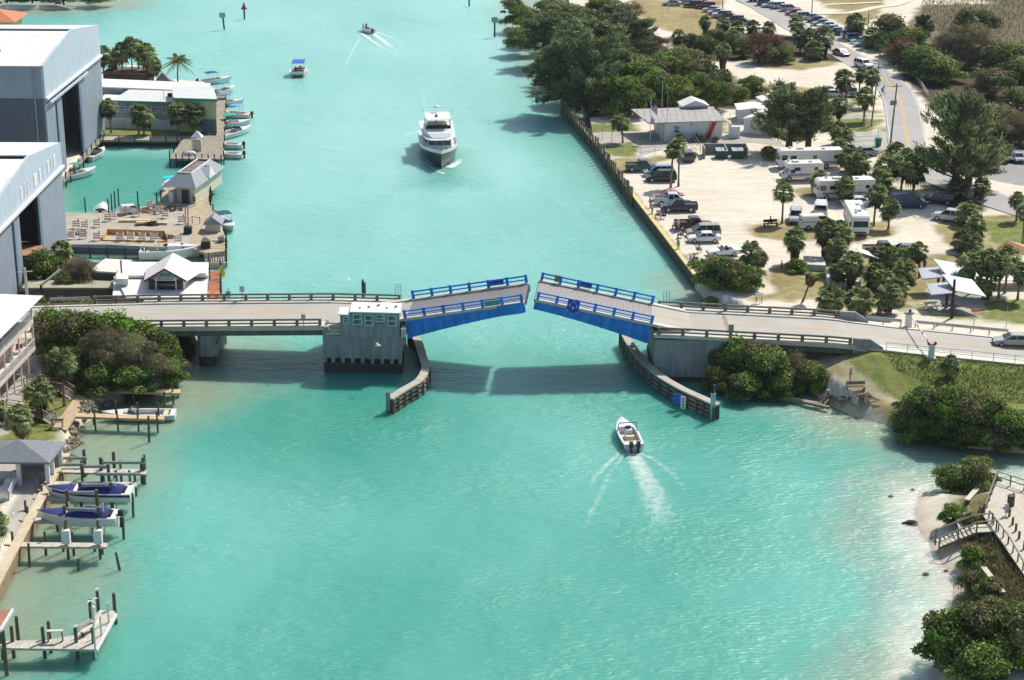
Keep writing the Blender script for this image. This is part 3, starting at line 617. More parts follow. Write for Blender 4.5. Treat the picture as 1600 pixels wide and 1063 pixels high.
def grate_mat():
 m,N,L,b=newmat('open_steel_grating');tc=N.new("ShaderNodeTexCoord")
 def wv(ax,p):
  w=N.new("ShaderNodeTexWave");w.bands_direction=ax;w.inputs['Scale'].default_value=.314/p;w.inputs['Distortion'].default_value=.4;L.new(tc.outputs['Object'],w.inputs['Vector']);return w.outputs[1]
 n=N.new("ShaderNodeTexNoise");n.inputs['Scale'].default_value=5;n.inputs['Detail'].default_value=6;L.new(tc.outputs['Object'],n.inputs['Vector'])
 a=N.new("ShaderNodeMath");a.operation='MULTIPLY';L.new(wv('X',.27),a.inputs[0]);L.new(n.outputs[0],a.inputs[1])
 a2=N.new("ShaderNodeMath");a2.operation='ADD';L.new(a.outputs[0],a2.inputs[0]);
 a3=N.new("ShaderNodeMath");a3.operation='MULTIPLY';a3.inputs[1].default_value=.4;L.new(wv('Y',.45),a3.inputs[0]);L.new(a3.outputs[0],a2.inputs[1])
 r=N.new("ShaderNodeValToRGB");r.color_ramp.elements[0].position=-0.0;r.color_ramp.elements[1].position=.95
 r.color_ramp.elements[0].color=(.09,.085,.085,1);r.color_ramp.elements[1].color=(.32,.30,.29,1);L.new(a2.outputs[0],r.inputs[0])
 L.new(r.outputs[0],b.inputs['Base Color']);b.inputs['Roughness'].default_value=.6;b.inputs['Metallic'].default_value=.2;return m
GRATE=grate_mat()
def text_mesh(s,size,mat,parent,name='lettering',ext=.01):
 cu=bpy.data.curves.new(name,'FONT');cu.body=s;cu.size=size;cu.extrude=ext;cu.align_x='CENTER';cu.align_y='CENTER';cu.resolution_u=2
 tmp=bpy.data.objects.new('tmp',cu);COL.objects.link(tmp);dg=bpy.context.evaluated_depsgraph_get();dg.update()
 me=bpy.data.meshes.new_from_object(tmp.evaluated_get(dg));bpy.data.objects.remove(tmp);me.name=name
 me.materials.clear();me.materials.append(mat);o=bpy.data.objects.new(name,me);COL.objects.link(o);o.parent=parent;return o
LA,RA=math.radians(9.6),math.radians(11.0)
lt,LL_,c0,o0,bx=leaf('western leaf of the blue drawbridge, half raised, green sign on its railing',1,LA,XP0)
sg=bx(MB(),c0+9.4,c0+11.2,o0-.3,o0-.26,.25,.85).build('green_sign',M('green_sign','128a78',.5,.1,3),lt)
b=MB();[b.box((c0+9.6+d_,o0-.31,.55),(w_,.02,h_))for d_,w_,h_ in((0,.08,.3),(.22,.2,.12),(.5,.08,.28),(.85,.14,.28),(1.1,.16,.12),(1.4,.08,.28))];b.build('faded_marks',M('pale_mark','6fc3b4',.6,.1,3),sg)
bx(MB(),LL_-3.2,LL_-.15,o0-.42,o0-.36,-1.1,.1).build('side_panel',blue_steel,lt)
pb=M('blue_panel','124a9c',.5,.15,2)
bx(MB(),c0+9.2,c0+11.0,7.9,7.95,.3,.85).build('blue_sign_panel',pb,lt)
rt,RL_,c0,o0,bx=leaf('eastern leaf of the blue drawbridge, half raised, square blue emblem sign on its railing',-1,RA,XP1)
bx(MB(),RL_-5.1,RL_-3.7,o0-.34,o0-.3,-.45,1.05).build('emblem_sign',M('sign_blue','1c3fae',.5,.1,2),rt)
b=MB();cx=-(RL_-4.4)
for k in range(9):
 a0,a1=math.pi*k/9,math.pi*(k+1)/9
 b.bar((cx+.42*math.cos(a0),o0-.36,.42+.34*math.sin(a0)),(cx+.42*math.cos(a1),o0-.36,.42+.34*math.sin(a1)),.02,.13,up=(0,1,0))
for s in(-1,1):
 b.box((cx+.42*s,o0-.36,.33),(.12,.02,.2));b.box((cx+.5*s,o0-.36,-.38),(.3,.02,.06));b.box((cx+.64*s,o0-.36,-.3),(.06,.02,.2))
b.add([(cx-.15,o0-.36,.2),(cx+.15,o0-.36,.2),(cx,o0-.36,-.15)],[(0,2,1)]);b.box((cx,o0-.37,.95),(.12,.02,.14))
b.build('white_emblem',white,rt)
bx(MB(),RL_-6.2,RL_-4.4,7.9,7.95,.3,.85).build('blue_sign_panel',pb,rt)
MB().box((-(RL_-2),7.75,.75),(.6,.3,.8)).build('light_box',wood_plain,rt)
# ---- left approach pier, pile bent, pier beyond
t=thing('bridge_pier','stepped pale concrete pier under the western approach, dark at the waterline','bridge pier',P(325,570,0))
a=P(325,570,0)
for(hw,z0,z1,m)in((1.05,2.6,4.1,concrete),(1.2,1.2,2.58,concrete),(1.0,-1,1.2,conc_dark)):
 MB().prism([(a.x-hw,a.y),(a.x-hw*.6,a.y-.6),(a.x+hw*.6,a.y-.6),(a.x+hw,a.y),(a.x+hw,a.y+8.6),(a.x-hw,a.y+8.6)],z0,z1).build('pier_block',m,t,world=True)
MB().box((a.x,a.y+4.6,4.16),(1.5,8.4,.12)).build('bearing_cap',conc_light,t,world=True)
t=thing('bridge_pier','short dark concrete pier column in the shade beneath the far side of the western span','bridge pier',P(352,530,0))
MB().box((P(352,530,0).x,ynear(-35)+8.5,2),(.8,.8,5)).build('column',concrete,t,world=True)
# ---- fenders
def fender(label,pts,zt,wid,side,slats=3):
 t=thing('bridge_fender',label,'fender',P(*pts[-1],0));C=[P(x,y,zt)for x,y in pts];S=[]
 for i in range(len(C)-1):
  p0,p1,p2,p3=C[max(i-1,0)],C[i],C[i+1],C[min(i+2,len(C)-1)]
  for k in range(5):
   u=k/5;S.append(.5*((2*p1)+(p2-p0)*u+(2*p0-5*p1+4*p2-p3)*u*u+(3*p1-p0-3*p2+p3)*u**3))
 S.append(C[-1]);R=[]
 for i in range(len(S)):d=(S[min(i+1,len(S)-1)]-S[max(i-1,0)]).normalized();R.append(Vector((d.y,-d.x,0))*side)
 def rib(o0,o1,z0,z1):
  b=MB();b.loft([[(s.x+r.x*o,s.y+r.y*o,z)for o,z in((o0,z0),(o1,z0),(o1,z1),(o0,z1))]for s,r in zip(S,R)]);return b
 rib(-wid/2,wid/2,zt-.22,zt).build('cap',M('fender_cap','aaa596',.85,.15,1.5),t,world=True)
 rib(-wid/2+.15,wid/2-.2,-1,zt-.22).build('core_wall',M('fender_core','4a453b',.9,.3,2),t,world=True)
 for k in range(slats):
  z=zt-.55-k*.5;rib(wid/2-.18,wid/2-.02,z-.12,z+.12).build('rubbing_strake',wood_plain,t,world=True)
 b=MB()
 for i in range(0,len(S),2):
  s,r=S[i],R[i];b.box((s.x+r.x*(wid/2+.02),s.y+r.y*(wid/2+.02),(zt-1.2)/2),(.22,.22,zt+.6),rz=math.atan2(r.y,r.x))
 b.build('fender_pile',pile_m,t,world=True);return t,S,R
fender('curved concrete and timber fender running south from the bridge house pier',[(640,516),(652,530),(660,555),(665,574),(655,593),(632,607),(609,622)],1.75,.95,-1)
MB_=thing('post','dark post standing at the tip of the western fender','post',P(607,644,0));MB().tube([(0,0,-1),(0,0,2.3)],.22,9).build('pole',pile_m,MB_);MB().box((0,0,1.2),(.5,.5,1.9)).build('sleeve',concrete,MB_)
fender('long curved fender with pale cap sweeping past the eastern pier, carrying notice boards',[(975,518),(984,535),(1003,560),(1030,585),(1065,606),(1100,622),(1121,632)],1.75,.95,1)
q=P(1063,620,1.2);t=thing('notice_board','square blue notice board on the eastern fender','sign',P(1063,628,0));
dz_=Vector((-.5,-.86,0));MB().bar(q+dz_*.75+V(-.45,.28,0),q+dz_*.75+V(.45,-.28,0),.06,1.15).build('board',M('notice_blue','2058b8',.5,.15,3),t,world=True)
q=P(1072,626,1.2);t=thing('tide_gauge','tall white clearance gauge board on the eastern fender beside the blue board','sign',P(1072,636,0))
bd=MB().bar(q+dz_*.75+V(-.25,.16,0),q+dz_*.75+V(.25,-.16,0),.06,1.45).build('board',white,t,world=True)
b=MB()
for k in range(4):b.bar(q+dz_*.79+V(-.1,.06,-.5+.32*k),q+dz_*.79+V(.12,-.08,-.5+.32*k),.02,.12)
b.build('numerals',black,bd,world=True)
q=P(1113,655,0);t=thing('gauge_post','pale blue gauge post with lamp at the tip of the eastern fender','post',q)
MB().box((0,-.1,1.2),(.55,.16,3.6)).build('gauge_board',M('pale_board','a9bfbd',.6,.2,3),t);MB().tube([(.15,.15,-1),(.15,.15,3.5)],.13).build('pole',pile_m,t);MB().tube([(.15,.15,3.5),(.15,.15,3.9)],.16).build('lamp',glass,t)
# ================================================================ plants
def leafmat(name,c0,c1,c2=None,rough=.75):
 m,N,L,b=newmat(name);g=N.new("ShaderNodeNewGeometry");r=N.new("ShaderNodeValToRGB");e=r.color_ramp.elements
 e[0].color=(*lin(c0),1);e[1].color=(*lin(c1),1)
 if c2:k=e.new(.93);k.color=(*lin(c2),1);e[1].position=.85 if e[1].position==1 else e[1].position
 L.new(g.outputs['Random Per Island'],r.inputs[0])
 oi=N.new("ShaderNodeObjectInfo");mr=N.new("ShaderNodeMapRange");mr.inputs['To Min'].default_value=.75;mr.inputs['To Max'].default_value=1.2
 L.new(oi.outputs['Random'],mr.inputs[0]);tc=N.new("ShaderNodeTexCoord");nz=N.new("ShaderNodeTexNoise");nz.inputs['Scale'].default_value=.7;nz.inputs['Detail'].default_value=3
 L.new(tc.outputs['Object'],nz.inputs['Vector']);m2=N.new("ShaderNodeMapRange");m2.inputs['From Min'].default_value=.35;m2.inputs['From Max'].default_value=.65;m2.inputs['To Min'].default_value=.65;m2.inputs['To Max'].default_value=1.25
 L.new(nz.outputs[0],m2.inputs[0]);mu=N.new("ShaderNodeMath");mu.operation='MULTIPLY';L.new(mr.outputs[0],mu.inputs[0]);L.new(m2.outputs[0],mu.inputs[1])
 mx=N.new("ShaderNodeMixRGB");mx.blend_type='MULTIPLY';mx.inputs[0].default_value=1;L.new(r.outputs[0],mx.inputs[1]);L.new(mu.outputs[0],mx.inputs[2])
 L.new(mx.outputs[0],b.inputs['Base Color']);b.inputs['Roughness'].default_value=rough;b.inputs['Specular IOR Level'].default_value=.1
 tr=N.new("ShaderNodeBsdfTranslucent");L.new(mx.outputs[0],tr.inputs['Color']);ms=N.new("ShaderNodeMixShader");ms.inputs[0].default_value=.24
 out=[n for n in N if n.type=='OUTPUT_MATERIAL'][0];L.new(b.outputs[0],ms.inputs[1]);L.new(tr.outputs[0],ms.inputs[2]);L.new(ms.outputs[0],out.inputs[0]);return m
palm_leaf=leafmat('palm_leaf','36502a','769652','b0b87a');palm_dead=leafmat('dead_palm_leaf','3d3226','75644a')
mang=leafmat('mangrove_leaf','38541e','6f9040','a0b05c');mang_b=leafmat('bright_leaf','42661f','7ea23e');scrub=leafmat('scrub_leaf','4c5534','868a60','a89d74')
pine_l=leafmat('casuarina_needles','405a32','7f9658','a0a878');twig=leafmat('bare_twigs','5e583f','999277');rust=leafmat('rusty_leaf','5a4030','8d6a4e')
sea=leafmat('dark_scrub_leaf','334a26','62803e');bark=M('bark','5c5040',.95,.3,4,bump=.4);bark_g=M('grey_bark','7d7464',.95,.25,3,bump=.4)
def rv(n):a=RNG.normal(size=(n,3));return a/np.linalg.norm(a,axis=1)[:,None]
def cards(cen,nrm,ln,wd,seed_dir=None):
 n=len(cen);a=np.cross(nrm,rv(n)if seed_dir is None else seed_dir);a/=np.linalg.norm(a,axis=1)[:,None]+1e-9;b=np.cross(nrm,a)
 ln=np.broadcast_to(ln,(n,))[:,None];wd=np.broadcast_to(wd,(n,))[:,None]
 return np.stack([cen-a*ln*.5,cen+b*wd*.5,cen+a*ln*.5,cen-b*wd*.5],1).reshape(-1,3)
def crown_mesh(name,blobs,n,ln,wd,mats,wts=None,shell=.55):
 r=np.array([b[3]for b in blobs]);rz=np.array([b[4]if len(b)>4 else b[3]*.8 for b in blobs]);c=np.array([b[:3]for b in blobs])
 p=r**2;p/=p.sum();k=RNG.choice(len(blobs),n,p=p);d=rv(n);d[:,2]=np.where(d[:,2]<-.3,-d[:,2],d[:,2])
 rad=(shell+(1.08-shell)*RNG.random(n)**.6+.22*(RNG.random(n)<.1))[:,None];pos=c[k]+d*rad*np.stack([r[k],r[k],rz[k]],1)
 nr=d+rv(n)*.9;nr/=np.linalg.norm(nr,axis=1)[:,None]
 sz=RNG.uniform(.7,1.35,n);mi=None
 if len(mats)>1:lab=RNG.choice(len(mats),len(blobs),p=wts);mi=lab[k];f=RNG.random(n)<.12;mi[f]=0
 return fastmesh(name,cards(pos,nr,ln*sz,wd*sz),4,mats,mi)
def blobs_for(w_,h_,n,seed,flat=.8):
 r=random.Random(seed);out=[(0,0,h_*.55,w_*.30,h_*.42)]
 for i in range(n):
  a=r.uniform(0,6.28);q=r.uniform(.25,1)*w_*.36;br=r.uniform(.09,.22)*w_
  zz=h_*(r.uniform(.5,.82)if i%2 else r.uniform(.1,.4))*(1-.3*(q/w_));q*=1.0 if i%2 else 1.12;out.append((q*math.cos(a),q*math.sin(a),zz,br,br*flat))
 return out
def limb_mesh(name,w_,h_,seed,n=5,r0=.16,m=None):
 r=random.Random(seed);b=MB();b.tube([(0,0,-.3),(.05*w_,0,h_*.35),(0,.03*w_,h_*.7)],[r0,r0*.75,r0*.3],7)
 for i in range(n):
  a=r.uniform(0,6.28);q=w_*r.uniform(.2,.4);z=h_*r.uniform(.1,.35)
  b.tube([(0,0,z),(q*.5*math.cos(a),q*.5*math.sin(a),z+h_*.2),(q*math.cos(a),q*math.sin(a),h_*r.uniform(.5,.75))],[r0*.55,r0*.4,r0*.15],5)
 me_o=b.build(name,m or bark,None);me=me_o.data;bpy.data.objects.remove(me_o);return me
KINDS_T={}
def kind(k,w_,h_,nb,n,ln,wd,mats,wts=None,nv=2,flat=.8,shell=.55,bk=None,r0=.16):
 KINDS_T[k]=[(crown_mesh('crown',blobs_for(w_,h_,nb,hash(k)%97+v if False else len(KINDS_T)*17+v*5,flat),n,ln,wd,mats,wts,shell),limb_mesh('trunk',w_,h_,v+3,5,r0,bk),w_,h_)for v in range(nv)]
kind('mangrove',6.0,4.6,24,9000,.30,.19,[mang,mang_b,scrub],[.6,.25,.15],3)
kind('bush',3.2,2.2,11,3600,.24,.15,[mang,scrub],[.7,.3],3)
kind('scrub',5.0,3.4,20,6000,.28,.13,[scrub,sea],[.6,.4],3)
kind('bare',5.5,4.4,14,7000,.40,.05,[twig,scrub],[.8,.2],2,shell=.25)
kind('rust',6.0,5.0,14,6000,.26,.14,[rust,scrub,twig],[.5,.2,.3],1,shell=.35)
kind('bright',5.0,5.0,20,6500,.3,.2,[mang_b,mang],[.75,.25],2)
kind('dark',6.5,6.0,24,8500,.32,.18,[sea,mang,twig],[.62,.3,.08],3)
def mk_parts(t,parts):
 for nm,me,loc,sc3,rot in parts:
  o=bpy.data.objects.new(nm,me);COL.objects.link(o);o.parent=t;o.location=loc;o.scale=sc3;o.rotation_euler=rot
NT=[0]
def tree(k,px,py,wpx,hpx,label,name='tree',cat='tree',group=None,z=None):
 """foot of the plant at photo pixel (px, py), wpx wide and hpx high there"""
 g=G(px,py)if z is None else P(px,py,z);s=scl(px,py,g.z);W_,H_=wpx/s,hpx/s/CT*.95
 NT[0]+=1;v=KINDS_T[k][NT[0]%len(KINDS_T[k])]
 t=thing(name,label,cat,g,random.uniform(0,6.28),group)
 mk_parts(t,[('crown',v[0],(0,0,0),(W_/v[2],W_/v[2],H_/v[3]),(0,0,0)),('trunk',v[1],(0,0,0),(W_/v[2],W_/v[2],H_/v[3]),(0,0,0))]);return t
# --- fan palms
def fan_crown(seed,nf=62,R=1.0):
 r=np.random.default_rng(seed);vs=[];vd=[]
 for i in range(nf):
  az=r.uniform(0,6.283);u=(i+.5)/nf;el=math.radians(82-128*u**.85+r.uniform(-8,8));dead=u>.9
  d=np.array([math.cos(az)*math.cos(el),math.sin(az)*math.cos(el),math.sin(el)]);side=np.array([-math.sin(az),math.cos(az),0]);up=np.cross(d,side)*-1
  pl=R*r.uniform(.42,.6);fl=R*r.uniform(.5,.68);tip=d*pl;(vd if dead else vs).extend([side*.02,-side*.02,tip-side*.015,tip+side*.015])
  for k in range(11):
   a=math.radians(-78+156*k/10);q=d*math.cos(a)+side*math.sin(a);ll=fl*(.75+.25*math.cos(a));wv=np.cross(q,up)*.055*R
   m1=tip+q*ll*.6;e1=tip+q*ll*.92+np.array([0,0,-ll*r.uniform(.22,.45)])
   L_=vd if dead else vs;L_.extend([tip,m1-wv,m1+wv,m1+wv]);L_.extend([m1-wv,e1,e1,m1+wv])
 f=lambda L_,nm,m:fastmesh(nm,np.array(L_),4,[m]);return f(vs,'crown',palm_leaf),f(vd+skirt(r,R),'dead_fronds',palm_dead)
def skirt(r,R):
 out=[]
 for i in range(30):
  az=r.uniform(0,6.28);d=np.array([math.cos(az),math.sin(az),0]);s=np.array([-d[1],d[0],0]);a=d*.06+[0,0,-.02];L_=r.uniform(.5,1.0)*R
  m=d*r.uniform(.2,.4)*R+[0,0,-.35*L_];e=d*r.uniform(.15,.35)*R+[0,0,-L_*.95];out.extend([a,m-s*.09,m+s*.09,m+s*.09]);out.extend([m-s*.09,e-s*.06,e+s*.06,m+s*.09])
 return out
FAN=[fan_crown(s)for s in(1,2,3,4)]
def skirt_mesh():
 r=np.random.default_rng(9);out=[]
 for i in range(170):
  az=r.uniform(0,6.28);d=np.array([math.cos(az),math.sin(az),0]);s=np.array([-d[1],d[0],0]);z=-r.uniform(0,1.0);rr=.42*(1-.45*abs(z))*r.uniform(.75,1.1)
  a=d*.1+[0,0,z];m=d*rr+[0,0,z-.12];e=d*rr*.8+[0,0,z-.5];out.extend([a,m-s*.07,m+s*.07,m+s*.07]);out.extend([m-s*.07,e-s*.05,e+s*.05,m+s*.07])
 return fastmesh('skirt',np.array(out),4,[palm_dead])
SKIRT=skirt_mesh()
def trunk_mesh(bend,r0=.17):
 b=MB();n=9;b.tube([(bend*(i/n)**2,0,i/n)for i in range(n+1)],[r0*(1.35-.5*min(1,i/2))if i<2 else r0*(.92-.12*i/n)for i in range(n+1)],8)
 o=b.build('trunk',bark_g);me=o.data;bpy.data.objects.remove(o);return me
TRK=[(b,trunk_mesh(b))for b in(0.0,.25,-.3,.5)]
def palm(px,py,cy,wpx,label,sk=0,name='palm_tree',group='fan palms',z=None,tilt=None):
 g=G(px,py)if z is None else P(px,py,z);s=scl(px,py,g.z);h=max(.8,(py-cy)/s/CT);R=wpx/s/2*1.14
 NT[0]+=1;fc=FAN[NT[0]%4];bd,tm=TRK[(NT[0]*7)%4]
 if tilt is not None:bd,tm=0,TRK[0][1]
 t=thing(name,label,'palm',g,0 if tilt is not None else random.uniform(0,6.28),group);top=(bd,0,h)
 if tilt:t.rotation_euler=(0,math.radians(tilt),0)
 mk_parts(t,[('trunk',tm,(0,0,-.2),(1,1,h+.3),(0,0,0)),('crown',fc[0],top,(R,)*3,(0,0,0)),('dead_fronds',fc[1],top,(R,R,R*(.9 if not sk else 1.3)),(0,0,0))])
 if sk:mk_parts(t,[('skirt',SKIRT,top,(R*1.15,R*1.15,min(h,sk*R)),(0,0,0))])
 return t
# --- feather palm (coconut)
def feather_crown():
 r=np.random.default_rng(5);vs=[]
 for i in range(22):
  az=i*2.4;el=math.radians(70-90*(i/22)+r.uniform(-8,8));d=np.array([math.cos(az)*math.cos(el),math.sin(az)*math.cos(el),math.sin(el)]);s=np.array([-math.sin(az),math.cos(az),0]);p=np.zeros(3)
  for k in range(14):
   t=k/13;q=d*t*1.0+np.array([0,0,-.55*t*t]);vs.extend([p-s*.012,p+s*.012,q+s*.01,q-s*.01])
   for sg in(-1,1):
    L_=.34*math.sin(math.pi*min(1,.15+t*.85));e=q+s*sg*L_*.8+d*.1+np.array([0,0,-L_*.55]);vs.extend([q-d*.03,q+d*.03,e,e])
   p=q
 return fastmesh('crown',np.array(vs),4,[palm_leaf])
FEATH=feather_crown()
# --- casuarina (tall feathery pine-like tree)
def casuarina_mesh(seed,H=12.0,Wd=8.0):
 r=random.Random(seed);tb=MB();tb.tube([(0,0,-.3),(.1,.1,H*.4),(0,0,H*.9)],[.42,.3,.06],9);cen=[];dirs=[]
 for i in range(52):
  z0=H*r.uniform(.12,.84);az=r.uniform(0,6.28);L_=Wd*.5*r.uniform(.55,1.05)*(1.15-.75*(z0/H));up=r.uniform(.25,.75)
  a=Vector((0,0,z0));e=Vector((math.cos(az)*L_,math.sin(az)*L_,z0+L_*up));m=a.lerp(e,.5)+V(0,0,-.1*L_)
  tb.tube([a,m,e],[.1,.07,.02],5)
  for k in range(14):
   t=.3+.75*r.random();c=a.lerp(e,t)if t<1 else e+(e-a).normalized()*(t-1)*2
   sp=.5+.35*r.random()
   for q in range(16):
    v=Vector((r.gauss(0,.34),r.gauss(0,.34),r.gauss(.1,.36)))*sp;cen.append(c+v);dd=(e-a).normalized()*.6+Vector((r.gauss(0,.4),r.gauss(0,.4),r.gauss(.35,.4)));dirs.append(dd.normalized())
 cen=np.array(cen);dirs=np.array(dirs);n=len(cen);side=np.cross(dirs,rv(n));side/=np.linalg.norm(side,axis=1)[:,None]
 ln=RNG.uniform(.35,.75,n)[:,None];wv=side*.05
 vs=np.stack([cen-dirs*ln*.5-wv*.6,cen-dirs*ln*.5+wv*.6,cen+dirs*ln*.5+wv*1.1,cen+dirs*ln*.5-wv*1.1],1).reshape(-1,3)
 o=tb.build('trunk',bark);me=o.data;bpy.data.objects.remove(o);return fastmesh('crown',vs,4,[pine_l]),me,Wd,H
CAS=[casuarina_mesh(3),casuarina_mesh(8,12,7),casuarina_mesh(21,12,9)]
def casuarina(px,py,wpx,hpx,label,tilt=(0,0),group='feathery casuarina trees'):
 g=G(px,py);s=scl(px,py,g.z);W_,H_=wpx/s,hpx/s/CT;NT[0]+=1;v=CAS[NT[0]%3];t=thing('casuarina_tree',label,'tree',g,0 if any(tilt)else random.uniform(0,6.28),group)
 k=(W_/v[2],W_/v[2],H_/v[3]*.88)
 if any(tilt):t.rotation_euler=(math.radians(tilt[0]),math.radians(tilt[1]),0)
 mk_parts(t,[('crown',v[0],(0,0,0),k,(0,0,0)),('trunk',v[1],(0,0,0),k,(0,0,0))]);return t
# ================================================================ vehicles
paint=paint_mat();cloth=cloth_mat()
tyre=M('tyre','17171a',.9,.2,4);rim_m=M('wheel_rim','a8abb0',.35,.1,4,metal=.6);lampw=M('headlamp','d8dcdf',.2,.05,3);lampr=M('tail_lamp','8e1a1c',.3,.1,3)
trim=M('dark_trim','26272b',.7,.2,3)
def wheel(t,x,y,r,wd=.22):
 s=1 if y>0 else-1;b=MB();b.tube([(x,y-s*wd,r),(x,y,r)],r,14);w_=b.build('wheel',tyre,t)
 c=MB();c.tube([(x,y,r),(x,y+s*.02,r)],r*.62,10);c.build('rim',rim_m,w_);return w_
def car_proto(k):
 # stations: (x, z_top_of_body); greenhouse: base and roof x positions
 D={'sedan':(4.7,1.78,.98,[(-2.3,.92),(-1.5,.98),(1.0,.93),(2.1,.76),(2.33,.62)],(-1.75,-1.05,.35,1.25),1.43,.32),'suv':(4.7,1.85,1.1,[(-2.3,1.08),(-2.2,1.12),(1.1,1.08),(2.1,.98),(2.33,.75)],(-2.25,-2.1,.35,1.1),1.76,.36),'minivan':(4.9,1.92,1.05,[(-2.4,1.0),(-2.3,1.06),(1.3,1.03),(2.2,.82),(2.42,.65)],(-2.38,-2.15,.55,1.75),1.76,.34),'hatch':(4.3,1.72,.95,[(-2.1,.9),(-1.9,.98),(1.0,.94),(1.9,.78),(2.1,.62)],(-2.05,-1.5,.35,1.2),1.46,.32),'pickup':(5.5,1.95,1.08,[(-2.7,1.02),(-.75,1.04),(1.25,1.08),(2.5,.98),(2.72,.78)],(-.75,-.6,.7,1.35),1.82,.4),'van':(5.3,2.0,1.25,[(-2.6,1.2),(-2.5,1.25),(1.7,1.2),(2.4,1.0),(2.62,.7)],(-2.58,-2.5,.9,2.0),2.05,.37),'convertible':(4.5,1.75,.9,[(-2.2,.88),(-1.5,.92),(.8,.88),(2.0,.72),(2.22,.58)],None,1.3,.31)}[k]
 L_,W_,_,st,gh,roof,wr=D;t=thing('parked_car','x','car');hw=W_/2;R=[]
 xs=sorted(set([s[0]for s in st]+[-L_/2+.12,L_/2-.35]));
 for x in xs:
  zt=float(np.interp(x,[s[0]for s in st],[s[1]for s in st]));e=abs(x)/(L_/2);k_=1-.10*max(0,e-.8)/.2;zb=.28+(.12 if e>.97 else 0);h2=hw*k_
  R.append([(x,-h2*.92,zb),(x,-h2,zb+.12),(x,-h2,zt*.72),(x,-h2*.93,zt),(x,h2*.93,zt),(x,h2,zt*.72),(x,h2,zb+.12),(x,h2*.92,zb)])
 b=MB();b.loft(R);body=b.build('body',paint,t,bevel=.04);body['painted']=1
 def zt_at(x):return float(np.interp(x,[s[0]for s in st],[s[1]for s in st]))
 if k=='convertible':
  MB().box((-.35,0,.86),(1.9,1.4,.12)).build('cabin_opening',trim,t)
  b=MB();b.add([(.55,-.68,.9),(.55,.68,.9),(.1,.58,1.28),(.1,-.58,1.28)],[(0,1,2,3)]);b.bar((.1,-.6,1.29),(.1,.6,1.29),.05,.05);b.build('windscreen',glass_b,t)
  for s in(-1,1):MB().box((-.5,s*.36,1.0),(.25,.5,.4)).build('seat',trim,t)
 else:
  x0,x1,x2,x3=gh;hr=hw*.76;hb=hw*.91;zb=lambda x:zt_at(x)-.03
  b=MB();b.add([(x0,-hb,zb(x0)),(x3,-hb,zb(x3)),(x3,hb,zb(x3)),(x0,hb,zb(x0)),(x1,-hr,roof-.04),(x2,-hr,roof-.04),(x2,hr,roof-.04),(x1,hr,roof-.04)],[(0,1,5,4),(1,2,6,5),(2,3,7,6),(3,0,4,7),(4,5,6,7)]);g=b.build('windows',glass,t)
  b=MB();b.add([(x1-.05,-hr-.03,roof-.05),(x2+.05,-hr-.03,roof-.05),(x2+.05,hr+.03,roof-.05),(x1-.05,hr+.03,roof-.05),(x1+.12,-hr+.06,roof+.03),(x2-.12,-hr+.06,roof+.03),(x2-.12,hr-.06,roof+.03),(x1+.12,hr-.06,roof+.03)],[(0,1,5,4),(1,2,6,5),(2,3,7,6),(3,0,4,7),(4,5,6,7)]);ro=b.build('roof',paint,t);ro['painted']=1
  b=MB()
  for s in(-1,1):
   for(xa,xb)in((x0+.03,x1+.02),(x3-.03,x2-.02)):b.bar((xa,s*hb,zb(xa)),(xb,s*(hr+.01),roof-.03),.09,.07)
   ps=[(x1+x2)/2+.1]if x2-x1<2 else[x1+(x2-x1)*.33,x1+(x2-x1)*.68]
   for xp in ps:b.bar((xp,s*(hb+.005),zb(xp)),(xp,s*(hr+.015),roof-.03),.08,.05)
  pl=b.build('pillars',paint,t);pl['painted']=1
  if k=='van':
   for s in(-1,1):v=MB().box((-1.3,s*(hb-.05),1.62),(2.3,.13,.72));o=v.build('side_panel',paint,t);o['painted']=1
 if k=='pickup':
  MB().box((-1.73,0,1.05),(1.75,1.62,.06)).build('bed_liner',trim,t)
  for s in(-1,1):o=MB().box((-1.72,s*.88,1.14),(1.95,.1,.2)).build('bed_side',paint,t);o['painted']=1
  o=MB().box((-2.68,0,1.14),(.08,1.7,.2)).build('tailgate',paint,t);o['painted']=1
 wb=L_*.30
 for x in(-wb,wb+.05):
  for s in(-1,1):wheel(t,x,s*(hw+.01),wr)
 for s in(-1,1):
  MB().box((L_/2-.06,s*hw*.68,zt_at(2)*.85),(.12,.34,.13)).build('headlight',lampw,t)
  MB().box((-L_/2+.1,s*hw*.78,zt_at(-2)*.82),(.1,.22,.16)).build('tail_light',lampr,t)
  o=MB().box((gh[3]-.25 if gh else .6,s*(hw+.08),zt_at(1)+.06),(.14,.16,.12)).build('mirror',trim,t)
 MB().box((L_/2-.02,0,.45),(.08,W_*.8,.22)).build('bumper',trim,t)
 note_kids(t);t.location=(0,0,-500);return t
PROTO={k:car_proto(k)for k in('sedan','suv','minivan','hatch','pickup','van','convertible')}
USED=set()
def clone(k,loc,rz,label,group,color,cat=None,scale=None,name=None):
 p=PROTO[k]
 if k not in USED:
  USED.add(k);p.location=loc;p.rotation_euler=(0,0,rz);p['label']=label
  if group:p['group']=group
  if cat:p['category']=cat
  if scale:p.scale=(scale,)*3 if not hasattr(scale,'__len__')else scale
  for c in p.children_recursive:
   if c.get('painted'):c.color=(*lin(color),1)
  if name:p.name=name
  return p
 r=copy_tree(p,loc,rz,label,group,color,scale,cat)
 if name:r.name=name
 return r
CK={'sedan':'car','hatch':'car','convertible':'convertible','suv':'suv','minivan':'minivan','pickup':'pickup truck','van':'van'}
def car(k,px,py,hd,color,label,group='cars parked in the sandy lots',z=None,name='parked_car'):
 g=G(px,py)if z is None else P(px,py,z);g.z+=.02 if z is None else 0
 return clone(k,g,math.radians(hd),label,group,color,CK[k],name=name)
